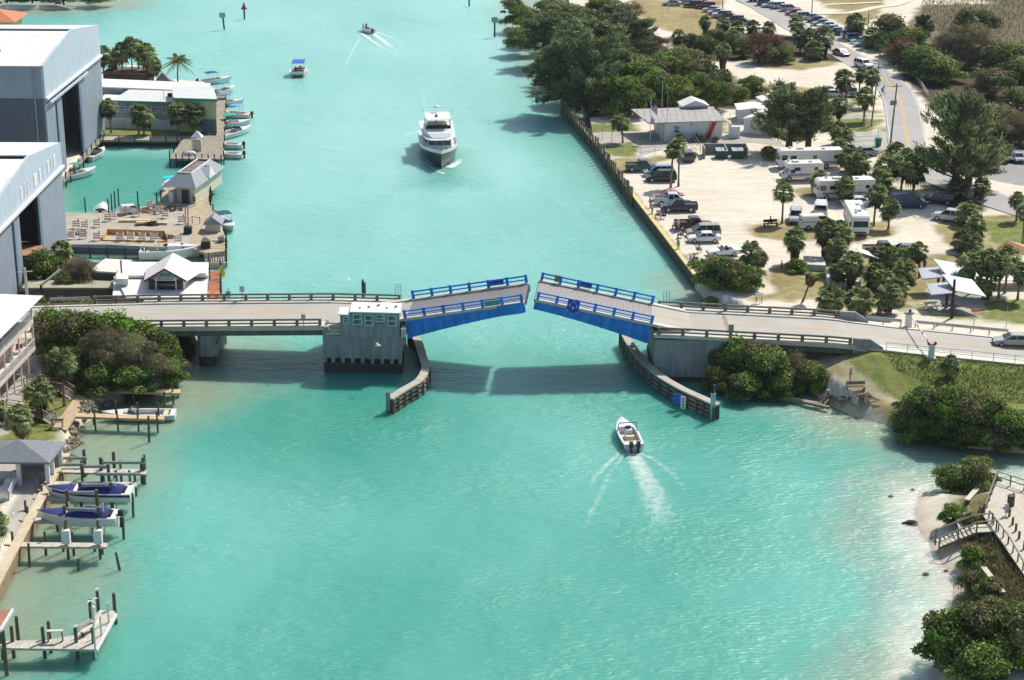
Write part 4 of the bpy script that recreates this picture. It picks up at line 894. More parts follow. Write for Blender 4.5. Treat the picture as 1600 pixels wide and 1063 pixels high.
# ---- motorhomes
def motorhome(px,py,hd,label,L_=9.5,band='8a8f96',kind_='a',h=3.1):
 g=G(px,py);g.z+=.02;t=thing('motorhome',label,'motorhome',g,math.radians(hd),'motorhomes in the sandy lot');W_=2.5;hw=W_/2
 shell=M('rv_shell','d9d8d2',.4,.05,1)
 if kind_=='a':
  prof=[(-L_/2,.55),(-L_/2,h-.1),(-L_/2+.15,h),(L_/2-.5,h),(L_/2-.15,h-.25),(L_/2,1.25),(L_/2-.03,.5)]
 else:
  prof=[(-L_/2,.55),(-L_/2,h-.1),(-L_/2+.15,h),(L_/2-1.0,h),(L_/2-.75,h-.2),(L_/2-.75,h-.75),(L_/2-1.35,1.95),(L_/2-.75,1.3),(L_/2-.1,1.05),(L_/2,.5)]
 n=len(prof);b=MB();b.add([(x,s*hw,z)for s in(-1,1)for x,z in prof],[tuple(range(n)),tuple(range(n,2*n))[::-1]]+[(i+n,(i+1)%n+n,(i+1)%n,i)for i in range(n)]);b.build('body',shell,t,bevel=.05)
 bm=M('rv_band_'+band,band,.4,.1,1)
 for s in(-1,1):
  MB().box((-.3,s*(hw+.012),1.1),(L_-1.2,.02,.34)).build('stripe',bm,t)
  if kind_=='a':MB().box((L_/2-.95,s*(hw+.015),1.95),(.95,.03,.8)).build('cab_window',glass,t)
  else:MB().box((L_/2-1.7,s*(hw+.015),1.65),(.7,.03,.5)).build('cab_window',glass,t)
  for x in np.linspace(-L_/2+1.2,L_/2-2.4,3 if L_>8 else 2):MB().box((x,s*(hw+.015),2.0),(.95 if x>0 else .6,.03,.55)).build('side_window',glass,t)
  for x in(-L_*.24,L_*.33):wheel(t,x,s*(hw+.02),.45,.3)
  MB().box((L_/2-.02,s*.95,.95 if kind_=='a' else .85),(.08,.3,.22)).build('headlight',lampw,t)
  MB().box((L_/2-.1,s*(hw+.22),2.0 if kind_=='a' else 1.6),(.16,.2,.38)).build('mirror',trim,t)
 if kind_=='a':
  b=MB();f=lambda z:L_/2+.02-.15*max(0,(z-1.25))/(h-1.5);b.add([(f(1.5),-1.05,1.5),(f(1.5),1.05,1.5),(f(2.35),1.0,2.35),(f(2.35),-1.0,2.35)],[(0,1,2,3)]);b.build('windshield',M('rv_glass','1f4650',.1,.2,1,spec=.8),t)
  MB().box((L_/2+.02,0,.72),(.05,1.7,.22)).build('grille',trim,t)
 else:
  b=MB();b.add([(L_/2-.74,-.85,1.36),(L_/2-.74,.85,1.36),(L_/2-1.3,.8,1.97),(L_/2-1.3,-.8,1.97)],[(0,1,2,3)]);b.build('windshield',glass_b,t);MB().box((L_/2+.0,0,.78),(.06,1.2,.22)).build('grille',trim,t)
 b=MB();b.box((L_*.15,0,h+.14),(1.0,.8,.26));b.build('air_conditioner',white,t);MB().box((-L_*.2,.3,h+.06),(.5,.5,.12)).build('roof_vent',grey_metal,t)
 MB().ball((L_*.3,-.5,h+.15),(.25,.25,.2)).build('antenna_dome',white,t);return t
# ================================================================ people
skin_c='9c6b4e'
def skinned(nm,V_,E_,R_,mat,par,sub=1,color=None):
 me=bpy.data.meshes.new(nm);me.from_pydata(V_,E_,[]);o=bpy.data.objects.new(nm,me);COL.objects.link(o)
 md=o.modifiers.new('skin','SKIN');md.use_smooth_shade=True
 for i,r in enumerate(R_):sv=me.skin_vertices[0].data[i]if me.skin_vertices else None;
 if not me.skin_vertices:
  bpy.context.view_layer.objects.active=o
 lay=me.skin_vertices[0].data
 for i,r in enumerate(R_):lay[i].radius=(r,r)if not hasattr(r,'__len__')else r
 lay[0].use_root=True
 if sub:s=o.modifiers.new('sub','SUBSURF');s.levels=sub;s.render_levels=sub
 dg=bpy.context.evaluated_depsgraph_get();dg.update();m2=bpy.data.meshes.new_from_object(o.evaluated_get(dg));bpy.data.objects.remove(o)
 m2.name=nm;m2.materials.clear();m2.materials.append(mat);o=bpy.data.objects.new(nm,m2);COL.objects.link(o);o.parent=par
 if color:o.color=(*lin(color),1)
 return o
def person(loc,rz,label,pose='stand',top='b0b4b8',bot='3a3f4c',hair='3b2d22',hat=None,z_seat=.42,group=None,skin=skin_c,shirt=True):
 t=thing('person',label,'person',loc,rz,group)
 sit=pose in('sit','ride')
 hip=(0,0,z_seat+.12)if pose=='sit' else((-.25,0,.98)if pose=='ride' else(0,0,.93));hx,_,hz=hip;lean=.05 if pose=='stand' else(.12 if pose=='sit' else .42)
 Vt=[hip,(hx+lean*.45,0,hz+.22),(hx+lean,0,hz+.44),(hx+lean*1.15,0,hz+.56),(hx+lean*1.2+.02,0,hz+.68),(hx+lean*1.2+.02,0,hz+.80)]
 R=[.14,.125,.13,.055,.095,.08];E=[(0,1),(1,2),(2,3),(3,4),(4,5)]
 def chain(st,pts,rs):
  i0=len(Vt);k=st
  for p,r in zip(pts,rs):Vt.append(p);R.append(r);E.append((k,len(Vt)-1));k=len(Vt)-1
  return k
 sx,sz=Vt[2][0],Vt[2][2]+.02
 for s in(-1,1):
  if pose=='stand':kx,kz,ax,az=.03*s,.5,-.02*s,.08;
  elif pose=='sit':kx,kz,ax,az=.44,hz-.02,.46,.08
  else:kx,kz,ax,az=hx+.38,hz-.3+.12*s,hx+.22,.3+.12*s
  chain(0,[(hx,.09*s,hz-.03),(kx+(hx if pose=='stand' else 0),.11*s,kz),(ax+(hx if pose=='stand' else 0),.11*s,az),(ax+.13+(hx if pose=='stand' else 0),.12*s,max(.035,az-.05))],[.095,.06,.042,.04])
  if pose=='stand':el,wr=(sx+.02,.25*s,sz-.28),(sx+(.12 if s>0 else .2),.26*s,sz-.5 if s<0 else sz-.4)
  elif pose=='sit':el,wr=(sx+.05,.23*s,sz-.26),(sx+.27,.17*s,sz-.32)
  else:el,wr=(sx+.22,.23*s,sz-.2),(sx+.42,.24*s,sz-.3)
  w_=chain(2,[(sx,.17*s,sz),el,wr],[.052,.04,.027]);dv=(Vector(wr)-Vector(el)).normalized();c=Vector(wr)+dv*.07
  pm=chain(w_,[tuple(c)],[.03])
  for f in range(4):a=c+dv*.04+Vector((0,(f-1.5)*.018,0));chain(pm,[tuple(a),tuple(a+dv*(.03+.006*(f in(1,2)))-Vector((0,0,.015)))],[.009,.008])
  th=c+Vector((.0,-s*.03,.0));chain(pm,[tuple(th),tuple(th+dv*.03)],[.010,.009])
 skinned('body',Vt,E,R,M('skin',skin,.6,.08,6),t)
 hd=Vector(Vt[4])+Vector((0,0,.03));b=MB();b.ball((hd.x+.095,0,hd.z-.01),(.02,.014,.025),6)
 b.build('nose',M('skin',skin),t)
 b=MB();
 for s in(-1,1):b.ball((hd.x+.085,.033*s,hd.z+.02),.011,6)
 b.build('eyes',black,t)
 if hat:b=MB();b.ball((hd.x-.01,0,hd.z+.07),(.115,.105,.085),10);b.tube([(hd.x,0,hd.z+.05),(hd.x,0,hd.z+.065)],.17,12);b.build('hat',cloth,t,color=hat)
 else:b=MB();b.ball((hd.x-.02,0,hd.z+.045),(.105,.1,.1),10);b.build('hair',cloth,t,color=hair)
 if shirt:
  Vs=[(hx,0,hz+.04),Vt[1],Vt[2],(sx,.17,sz),(sx+.01,.22,sz-.16),(sx,-.17,sz),(sx+.01,-.22,sz-.16)]
  skinned('shirt',Vs,[(0,1),(1,2),(2,3),(3,4),(2,5),(5,6)],[.155,.142,.145,.075,.065,.075,.065],cloth,t,color=top)
 kx,kz=(.0,.5)if pose=='stand' else((.44,hz-.02)if pose=='sit' else(hx+.38,hz-.3));Vp=[(hx,0,hz+.02)];Ep=[]
 for s in(-1,1):n_=len(Vp);Vp+=[(hx,.09*s,hz-.05),(hx+(kx-(0 if pose=='stand' else hx))*.75 if pose!='stand' else hx+.02*s,.105*s,hz+(kz-hz)*.75)];Ep+=[(0,n_),(n_,n_+1)]
 skinned('shorts',Vp,Ep,[.158,.115,.09,.115,.09],cloth,t,color=bot);return t
def chair_(loc,rz,label,color='31507a',group='folding chairs on the seawall lot'):
 t=thing('folding_chair',label,'chair',loc,rz,group)
 MB().box((0,0,.4),(.5,.52,.04)).build('seat',cloth,t,color=color);MB().bar((-.24,0,.42),(-.36,0,.95),.52,.04,up=(1,0,0)).build('backrest',cloth,t,color=color)
 for x in(-.22,.22):
  for y in(-.25,.25):MB().bar((x,y,.4),(-x*1.1,y,0),.025,.025).build('leg',grey_metal,t)
 return t
def bicycle(loc,rz,label,color='8a2a2a',lean=0,group=None):
 t=thing('bicycle',label,'bicycle',loc,rz,group);t.rotation_euler=(lean,0,rz)
 for x in(-.52,.52):
  b=MB();pts=[(x+.33*math.cos(a),0,.34+.33*math.sin(a))for a in np.linspace(0,2*math.pi,17)];b.tube(pts,.02,5,cap=False);w_=b.build('wheel',black,t)
  s=MB();
  for a in np.linspace(0,math.pi,5)[:-1]:s.bar((x+.31*math.cos(a),0,.34+.31*math.sin(a)),(x-.31*math.cos(a),0,.34-.31*math.sin(a)),.008,.008)
  s.build('spokes',chrome,w_)
 b=MB();f,r_,bb,st,hd=(.52,0,.34),(-.52,0,.34),(-.08,0,.3),(-.22,0,.85),(.38,0,.85)
 for p,q in((bb,st),(bb,hd),(st,hd),(r_,bb),(r_,st),(f,hd)):b.tube([p,q],.018,5)
 b.build('frame',cloth,t,color=color);MB().tube([(.36,-.28,1.0),(.4,0,.95),(.36,.28,1.0)],.014,5).build('handlebar',chrome,t);MB().box((-.24,0,.92),(.26,.13,.05)).build('saddle',black,t)
 return t
# ================================================================ east side
def pile_row(par,pts,z0,z1,r,m=pile_m,cap=None):
 for i,p in enumerate(pts):
  h=z1(i)if callable(z1)else z1;o=MB().tube([(p[0],p[1],z0),(p[0]+random.uniform(-.06,.06),p[1],h)],[r*1.05,r*.92],8).build('pile',m,par,world=True)
  if cap:MB().tube([(p[0],p[1],h),(p[0],p[1],h+.12)],[r*1.1,.02],8).build('pile_cap',cap,o,world=True)
def along(pts,z,step):
 C=[P(x,y,z)for x,y in pts];out=[];carry=0
 for a,b in zip(C,C[1:]):
  L_=(b-a).length;k=carry
  while k<L_:out.append((a.lerp(b,k/L_),(b-a).normalized()));k+=step
  carry=k-L_
 return out
def wallstrip(par,pts,z0,z1,wd,m,name,side=0.0,zz=RL):
 C=[P(x,y,zz)for x,y in pts];R=[]
 for i,c in enumerate(C):d=(C[min(i+1,len(C)-1)]-C[max(i-1,0)]).normalized();R.append(Vector((d.y,-d.x,0)))
 return MB().loft([[(c.x+r.x*(side+o),c.y+r.y*(side+o),z)for o,z in((-wd/2,z0),(wd/2,z0),(wd/2,z1),(-wd/2,z1))]for c,r in zip(C,R)]).build(name,m,par,world=True)
SW=[(880,166),(893,182),(935,229),(985,300),(1040,371),(1086,431)]
t=thing('seawall','long seawall of the east shore with timber piles and a yellow southern cap','seawall',P(985,300,RL))
wallstrip(t,SW,-1,RL+.02,.35,M('seawall_face','57503f',.9,.3,1.5,streak=.3),'wall_face')
wallstrip(t,SW[:4],RL+.03,RL+.2,.6,wood_plain,'timber_cap')
wallstrip(t,SW[3:],RL+.03,RL+.22,.55,M('yellow_cap','cdb877',.8,.2,1.5),'yellow_cap')
pr=[a for a,d in along(SW[:4],RL,2.0)]+[a for a,d in along([(985,300),(1003,322)],RL,1.5)][:3]
pile_row(t,[(p.x-.35,p.y-.1)for p in pr],-1,lambda i:RL+1.35+.25*((i*7)%3),.17,M('seawall_pile','7b7058',.9,.35,2,stretch=(1,1,.3)))
# ---- white station building with the diagonal red stripe
wp=M('white_block_wall','cfd4d8',.7,.05,1,bump=.1)
a,b_,c=P(1038,220,RL),P(1128,217,RL),P(1012,199,RL)
e1=(b_-a);e1.z=0;Lb=e1.length;e1.normalize();e2=Vector((-e1.y,e1.x,0));Db=8.5;hb=ph(1038,220,196,RL)
t=thing('station_building','low white station building with a diagonal red stripe and grey metal roof','building',a)
Q=lambda u,v,z:a+e1*u+e2*v+Vector((0,0,z))
b=MB();b.prism([(Q(0,0,0).x,Q(0,0,0).y),(Q(Lb,0,0).x,Q(Lb,0,0).y),(Q(Lb,Db,0).x,Q(Lb,Db,0).y),(Q(0,Db,0).x,Q(0,Db,0).y)],RL-.1,RL+3.1);b.build('wall',wp,t,world=True)
roof_m=M('ribbed_grey_roof','9a9690',.6,.15,.8,wave=('X',1.1,.25))
b=MB();z0,z1=3.15,3.5;ov=-3.0
vs=[Q(ov,-.7,z0),Q(Lb+.5,-.7,z0),Q(Lb+.5,Db+.6,z1),Q(ov-1,Db+.6,z1)];vs2=[v+V(0,0,.18)for v in vs]
b.add(vs+vs2,[(3,2,1,0),(4,5,6,7),(0,1,5,4),(1,2,6,5),(2,3,7,6),(3,0,4,7)]);b.build('roof',roof_m,t,world=True)
def on(u,v,z):return Q(u,v-.015,z)
rw=Lb*.70;b=MB();b.quad(on(rw,0,.05),on(rw+.85,0,.05),on(rw+2.1,0,3.05),on(rw+1.25,0,3.05));b.build('red_stripe',M('stripe_red','b01c2c',.5,.08,2),t,world=True)
b=MB();b.quad(on(rw-.3,0,.05),on(rw-.15,0,.05),on(rw+1.1,0,3.05),on(rw+.95,0,3.05));b.build('blue_stripe',M('stripe_blue','27357a',.5,.08,2),t,world=True)
nf=(-e2.x,-e2.y)
win(t,tuple(Q(2.1,0,1.9)),.95,1.2,nf);win(t,tuple(Q(4.7,0,2.65)),.45,.35,nf,0)
for v in(1.6,4.2):win(t,tuple(Q(0,v,1.9)),.9,1.1,(-e1.x,-e1.y))
b=MB();b.prism([(Q(5,Db-.2,0).x,Q(5,Db,0).y),(Q(9.6,Db,0).x,Q(9.6,Db,0).y),(Q(9.6,Db+3,0).x,Q(9.6,Db+3,0).y),(Q(5,Db+3,0).x,Q(5,Db+3,0).y)],RL,RL+4.1);
p0,p1,p2,p3,p4,p5=Q(4.8,Db-.6,4.1),Q(9.8,Db-.6,4.1),Q(9.8,Db+3.4,4.1),Q(4.8,Db+3.4,4.1),Q(7.3,Db-.6,5.1),Q(7.3,Db+3.4,5.1)
b.build('raised_block',wp,t,world=True);b=MB();b.add([p0,p1,p2,p3,p4,p5],[(0,1,4),(1,2,5,4),(2,3,5),(3,0,4,5)]);b.build('raised_roof',white_roof,t,world=True)
b=MB();b.tube([Q(.3,-.4,3),Q(.3,-.4,9)],.04,5);b.build('roof_antenna',grey_metal,t,world=True)
for i,(px,py,w_,h_)in enumerate(((1062,222,20,12),(1087,221,16,12),(1096,222,13,11),(1118,222,14,8))):
 tree('bush',px,py,w_,h_,['round clipped green shrub below the station window','dark leafy shrub in the middle of the station wall','green shrub at the foot of the red stripe','thin low shrub right of the red stripe by the station corner'][i],'shrub','shrub','shrubs along the station wall')
t=thing('privacy_wall','short white screen wall right of the station building','wall',P(1147,216,RL));MB().box((0,0,1.0),(1.9,.2,2.0)).build('panel',wp,t);MB().box((-.6,1.6,1.25),(.2,3.0,2.5)).build('panel',wp,t)
def gable_house(px,py,w_,d_,h_,rise,label,rz=0.0,roof=None,wall=wp,name='shed',cat='building',wins=2,axis='y'):
 g=G(px,py);t=thing(name,label,cat,g,rz);MB().box((0,d_/2,h_/2-.1),(w_,d_,h_+.2)).build('wall',wall,t);o=.3;b=MB();hw=w_/2+o
 vs=[(-hw,-o,h_-.05),(hw,-o,h_-.05),(hw,d_+o,h_-.05),(-hw,d_+o,h_-.05),(0,-o,h_+rise),(0,d_+o,h_+rise)]if axis=='y' else[(-hw,-o,h_-.05),(hw,-o,h_-.05),(hw,d_+o,h_-.05),(-hw,d_+o,h_-.05),(-hw,d_/2,h_+rise),(hw,d_/2,h_+rise)]
 fs=[(0,1,4),(1,2,5,4),(2,3,5),(3,0,4,5),(3,2,1,0)]if axis=='y' else[(0,1,5,4),(2,3,4,5),(3,0,4),(1,2,5),(3,2,1,0)]
 b.add(vs,fs);b.build('roof',roof or white_roof,t)
 for k in range(wins):x=w_*((k+.5)/wins-.5);win(t,(x,0,h_*.55),.8,.9,(0,-1),world=False)
 return t
gable_house(1187,210,6.0,7,2.5,.9,'white gabled shed behind the large casuarina, east of the station',-.5)
gable_house(1178,192,5.5,5,2.4,.3,'small flat white shed north of the gabled shed',0,wins=1)
gable_house(1210,180,4,4,2.6,.5,'white shed roof half hidden at the top of the casuarina',.2,wins=0)
# flagpole and flag
g=G(1016,221);t=thing('flagpole','white flagpole with a striped flag in front of the station building','flagpole',g);hp=ph(1016,221,156,RL);MB().tube([(0,0,0),(0,0,hp)],.06,8).build('pole',white,t);MB().ball((0,0,hp),.1).build('finial',grey_metal,t)
def flag(par,z,w_,h_,mats,stripes=True):
 b=MB();n=13;k=6
 for j in range(n):
  for i in range(k):
   f=lambda u,v:(u*w_*.55+.02,.18*math.sin(u*5+v*2),z-v*h_-u*w_*.55)
   u0,u1,v0,v1=i/k,(i+1)/k,j/n,(j+1)/n;canton=(i<3 and j<7)
   b.quad(f(u0,v0),f(u1,v0),f(u1,v1),f(u0,v1),mi=2 if canton else j%2 if stripes else 1)
 return b.build('flag',mats,par)
flag(t,hp-.15,2.0,1.5,[M('flag_red','b52435',.8,.1,3),M('flag_white','d9d9dc',.8,.05,3),M('flag_blue','262f6a',.8,.1,3)])
f2=flag(t,hp*.62,1.2,1.2,[M('flag_pale','d2c2cc',.8,.1,3),MC['flag_white'],MC['flag_pale']],False)
def post(px,py,y1,r,label,name='post',m=pile_m,group=None,z=None,cat='post',lean=0):
 g=G(px,py)if z is None else P(px,py,z);t=thing(name,label,cat,g,0,group);h=ph(px,py,y1,g.z)
 MB().tube([(0,0,-.8),(lean,0,h)],[r,r*.85],7).build('pole',m,t);return t,h
post(1033,222,128,.04,'thin white radio mast behind the station building','mast',white,cat='mast');post(956,222,195,.05,'thin wooden post on the station lawn beside the palm',m=wood_plain)
wires=thing('power_lines','thin power lines sagging between the two utility poles by the beach road','power line',P(1390,233,RL))
for k in(-.8,0,.8):
 a,b_=P(1390,233,RL)+V(.6+k,0,ph(1390,233,131,RL)-.4),P(1361,197,RL)+V(.8+k,0,ph(1361,197,102,RL)-.4);MB().tube([a.lerp(b_,i/8)-V(0,0,1.2*math.sin(math.pi*i/8))for i in range(9)],.025,4).build('wire',black,wires,world=True)
post(941,218,193,.04,'grey light pole on the station lawn near the seawall','lamp_post',grey_metal,cat='lamp post')
# chain link fences and dumpster enclosure
def fence(pts,h,label,m=grey_metal,step=2.6,rails=2,name='fence',mesh=True,z=None,cat='fence',r=.035):
 C=[(G(x,y)if z is None else P(x,y,z))for x,y in pts];t=thing(name,label,cat,C[0]);k=0
 for a,b in zip(C,C[1:]):
  n=max(1,int((b-a).length/step))
  for i in range(n+(1 if b is C[-1]else 0)):p=a.lerp(b,i/n);MB().tube([p,p+V(0,0,h)],r,5).build('post',m,t,world=True)
  for j in range(rails):zz=h*(1-j/max(1,rails))if rails>1 else h;MB().bar(a+V(0,0,zz),b+V(0,0,zz),.05,.05).build('rail',m,t,world=True)
 return t
fence([(945,248),(1000,245),(1046,241),(1094,240)],1.5,'thin metal fence along the north edge of the sandy lot')
fence([(1048,219),(1083,222),(1095,238)],1.4,'thin metal fence beside the station yard')
fence([(985,189),(1010,188)],1.5,'short metal fence behind the station lawn against the trees');fence([(1140,192),(1180,190)],1.7,'metal fence between the station and the sheds')
fence([(1335,228),(1372,226),(1372,214)],1.5,'metal fence around the sandy yard by the road pole');fence([(1350,200),(1348,190),(1362,208)],1.6,'little metal gate fence on the path beside the road')
fence([(1428,120),(1450,152)],1.0,'pale guard fence on the outer bend of the beach road',white,1.6);fence([(1545,118),(1600,148),(1660,175)],1.1,'grey fence crossing the scrub at the upper right',conc_light,3)
g=G(1102,249);t=thing('enclosure','grey block enclosure open to the front around two green dumpsters','wall',g);ew=M('enclosure_block','8f8e88',.85,.12,1.5)
for(x,y,sx,sy)in((3.4,3.6,7.2,.2),(-.1,1.8,.2,3.5),(6.9,1.8,.2,3.5),(3.4,1.9,.16,3.2)):MB().box((x,y,.9),(sx,sy,1.8)).build('wall_panel',ew,t)
def dumpster(px,py,label):
 g=G(px,py);t=thing('dumpster',label,'dumpster',g,0,'green dumpsters');gm=M('dumpster_green','1f4a38',.6,.2,2)
 b=MB();n=[(-.7,.1),(.7,.1),(.9,1.2),(-.9,1.35)];b.add([(s*1.0,y,z)for s in(-1,1)for y,z in n],[(0,1,2,3),(7,6,5,4),(0,4,5,1),(1,5,6,2),(2,6,7,3),(3,7,4,0)]);b.build('bin',gm,t)
 for s in(-1,1):MB().bar((s*.5,-.95,1.38),(s*.5,.9,1.55),.92,.05,up=(0,0,1)).build('lid',M('grey_lid','9ba0a0',.6,.1,3),t);MB().box((s*1.05,0,.8),(.1,.5,.2)).build('fork_pocket',gm,t)
 MB().box((.3,-.76,.75),(.5,.03,.35)).build('sticker',M('sticker','9aa66a',.6,.2,4),t)
dumpster(1127,247,'left green dumpster in the block enclosure');dumpster(1152,247,'right green dumpster in the block enclosure, lids half raised')
g=G(1372,229);t=thing('litter_bin','green litter bin at the fence beside the tall road pole','bin',g);MB().tube([(0,0,0),(0,0,1.5)],[.45,.6],10).build('bin',M('bin_green','1f7a52',.6,.1,3),t)
# utility poles
def upole(px,py,y1,label,arm=True,r=.16,m=bark_g,tilt=0.0,transf=False):
 g=G(px,py);t=thing('utility_pole',label,'utility pole',g,.3);h=ph(px,py,y1,g.z);MB().tube([(0,0,-.5),(tilt,0,h)],[r,r*.7],8).build('pole',m,t)
 if arm:MB().bar((tilt-.9,0,h-.5),(tilt+.9,0,h-.5),.1,.12).build('crossarm',m,t)
 if transf:
  for s in(-.4,0,.4):MB().tube([(s,-.3,h*.68),(s,-.3,h*.68+.8)],.2,8).build('transformer',grey_metal,t)
 return t,h
upole(1390,233,131,'tall utility pole with transformers beside the beach road',True,.17,transf=True,tilt=.6)
upole(1361,197,102,'leaning grey utility pole west of the beach road',True,.15,tilt=.8);upole(1487,497,437,'dark square timber pole between the picnic shelters',False,.22,M('dark_timber','3a2a22',.9,.3,3))
upole(1267,47,-10,'utility pole among the cars parked east of the beach road',False,.14);upole(1356,47,19,'utility pole rising from the palms beside the sandy path',False,.14);upole(1129,15,-20,'utility pole at the very top beside the beach road',False,.15)
upole(1200,95,40,'pale pole standing in the rusty bush',False,.08,grey_metal);post(1044,20,-12,.08,'white pole on the dry lawn by the northern parking lot','pole',white,cat='pole')
# picnic shelters
rs=M('shelter_roof','a3aab0',.5,.08,1,wave=('X',.5,.12));dkt=M('dark_timber','3a2a22')
def shelter(px,py,label,rz):
 g=G(px,py);t=thing('picnic_shelter',label,'picnic shelter',g,rz,'butterfly roofed picnic shelters')
 for x in(-.35,.35):MB().tube([(x,0,0),(x,0,2.7)],.16,6).build('post',dkt,t)
 MB().bar((-2.4,0,2.45),(2.4,0,2.45),.15,.22).build('beam',dkt,t)
 for s in(-1,1):
  b=MB();vs=[(s*.05,-1.7,2.55),(s*.05,1.7,3.1),(s*3.1,2.2,2.95 if s<0 else 3.6),(s*3.1,-2.2,2.35)];
  if s<0:vs=[(s*.05,-1.6,2.5),(s*.05,1.6,2.9),(s*2.8,1.3,2.75),(s*2.8,-1.8,2.3)]
  else:vs=[(-.9,1.4,4.0),(.3,-1.5,2.7),(4.0,-2.1,2.15),(3.0,1.7,3.2)]
  b.add(vs+[v[:2]+(v[2]-.14,)for v in vs],[(0,1,2,3),(7,6,5,4),(0,4,5,1),(1,5,6,2),(2,6,7,3),(3,7,4,0)]);b.build('roof_panel',rs,t)
 return t
shelter(1469,456,'picnic shelter with winged grey roof panels, the farther of the two',0);shelter(1483,481,'picnic shelter with winged grey roof panels, nearest the road',0)
def picnic(px,py,label,rz=0,m=conc_light):
 g=G(px,py);t=thing('picnic_table',label,'picnic table',g,rz,'picnic tables');MB().box((0,0,.75),(1.8,.75,.08)).build('tabletop',m,t)
 for s in(-1,1):MB().box((0,s*.75,.45),(1.8,.28,.07)).build('bench',m,t);MB().bar((s*.65,-.7,.02),(s*.65,.25,.72),.09,.09).build('leg',m,t);MB().bar((s*.65+.09,.7,.02),(s*.65+.09,-.25,.72),.09,.09).build('leg',m,t)
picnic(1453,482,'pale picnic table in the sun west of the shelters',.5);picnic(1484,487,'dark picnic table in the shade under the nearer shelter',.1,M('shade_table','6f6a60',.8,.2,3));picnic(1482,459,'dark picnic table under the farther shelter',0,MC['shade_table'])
# long white low roof + orange canopy behind palms
g=G(1500,453);t=thing('pavilion','long low pavilion with white roof behind the palms at right','pavilion',g);MB().box((9,1.8,1.2),(19,3.6,.12)).build('roof',white_roof,t)
for x in(.3,4.5,9,13.5,18):
 for y in(.2,3.2):MB().tube([(x,y,0),(x,y,1.15)],.08,6).build('post',dkt,t)
g=G(1592,412);t=thing('canopy','pointed orange fabric canopy at the right edge of the park','canopy',g);b=MB();b.add([(-2.8,-1.6,1.6),(2.8,-1.6,1.6),(2.8,1.6,1.6),(-2.8,1.6,1.6),(-1.6,.3,3.2)],[(0,1,4),(1,2,4),(2,3,4),(3,0,4)]);b.build('fabric',M('orange_canvas','c79468',.8,.1,2),t)
for x,y in((-2.7,-1.5),(2.7,-1.5),(2.7,1.5),(-2.7,1.5)):MB().tube([(x,y,0),(x,y,1.6)],.05,6).build('pole',white,t)
for(x0,y0,x1,y1,hh,lab)in((1293,447,1345,451,.9,'low white block wall under the central palms'),(1258,422,1290,424,.8,'low pale block behind the leaning dead palm')):
 a,b_=G(x0,y0),G(x1,y1);t=thing('low_wall',lab,'wall',a);MB().prism([(a.x,a.y),(b_.x,b_.y),(b_.x+.3,b_.y+4),(a.x+.3,a.y+4)],a.z-.1,a.z+hh).build('block',M('painted_block','c3c0b6',.8,.08,1),t,world=True)
g=G(1356,420);t=thing('sign_roof','tilted white panel roof of a kiosk between the palms','kiosk',g);MB().bar((-1.5,0,2.6),(1.2,0,1.7),2.2,.1).build('roof_panel',white_roof,t);MB().tube([(-1.2,.5,0),(-1.2,.5,2.4)],.08).build('post',dkt,t);MB().tube([(1,.5,0),(1,.5,1.7)],.08).build('post',dkt,t)
# barrier gates
gx=P(1444,560,2.6).x
ga=V(gx,ynear(gx)-1.6,Hat(gx,ynear(gx)-1.6));t=thing('barrier_gate','white barrier gate on the near side of the road, arm lowered across the lanes','barrier gate',ga)
zz=zroad(gx);MB().box((0,0,(zz-ga.z)/2),(1.0,1.0,zz-ga.z+.3)).build('pedestal',conc_light,t);MB().box((0,0,zz-ga.z+.85),(.6,.55,1.5)).build('cabinet',white,t);MB().box((0,0,zz-ga.z+1.65),(.95,.3,.16)).build('light_bar',grey_metal,t)
for s in(-1,1):MB().tube([(s*.4,-.2,zz-ga.z+1.8),(s*.4,.2,zz-ga.z+1.8)],.14,8).build('warning_light',red_m,t)
gx2=P(1413,503,3.6).x;gb=V(gx2,ynear(gx2)+9.6,0);gb.z=zroad(gb.x);t2=thing('barrier_gate','white barrier gate post on the far side of the road beside the guard rail','barrier gate',gb)
MB().box((0,0,.7),(.7,.7,1.6)).build('cabinet',white,t2);MB().box((0,0,1.62),(1.1,.35,.2)).build('light_bar',grey_metal,t2);MB().ball((.1,0,1.9),.2).build('bell',M('rust_bell','5b3a2c',.7,.2,4),t2)
pa,pb_=gb+V(.2,0,1.35),ga+V(0,0,zz-ga.z+1.35)
arm=[pa.lerp(pb_,i/9)for i in range(10)]
b=MB();b.bar(pa,pb_,.1,.14);ar=b.build('barrier_arm',white,t2,world=True)
for k in(3,5,7):MB().bar(arm[k],arm[k].lerp(arm[k+1],.5),.13,.17).build('red_band',red_m,ar,world=True)
# guard rails and hand rail
def on_road(x,off,dz=0):return V(x,ynear(x)+off,zroad(x)+dz)
def guard(x0,x1,off,label):
 t=thing('guard_rail',label,'guard rail',on_road(x0,off));xs=xr(x0,x1,max(2,int((x1-x0)/2)))
 b=MB()
 for p,q in zip(xs,xs[1:]):b.bar(on_road(p,off,.62),on_road(q,off,.62),.07,.36)
 b.build('beam',M('galvanised','9fa6a8',.45,.15,1,metal=.3),t,world=True)
 for x in xs:MB().tube([on_road(x,off+.1,-.4),on_road(x,off+.1,.75)],.07,5).build('post',wood_plain,t,world=True)
guard(P(1348,499,4).x,P(1405,503,4).x,9.5,'short galvanised guard rail between the bridge parapet and the far gate');guard(P(1424,504,3.5).x,P(1572,520,3).x,9.7,'long galvanised guard rail on the far side of the causeway')
t=thing('hand_rail','thin white hand rail along the near sidewalk of the causeway','railing',on_road(XAB+3.4,-.8));xs=xr(XAB+3.4,95,22)
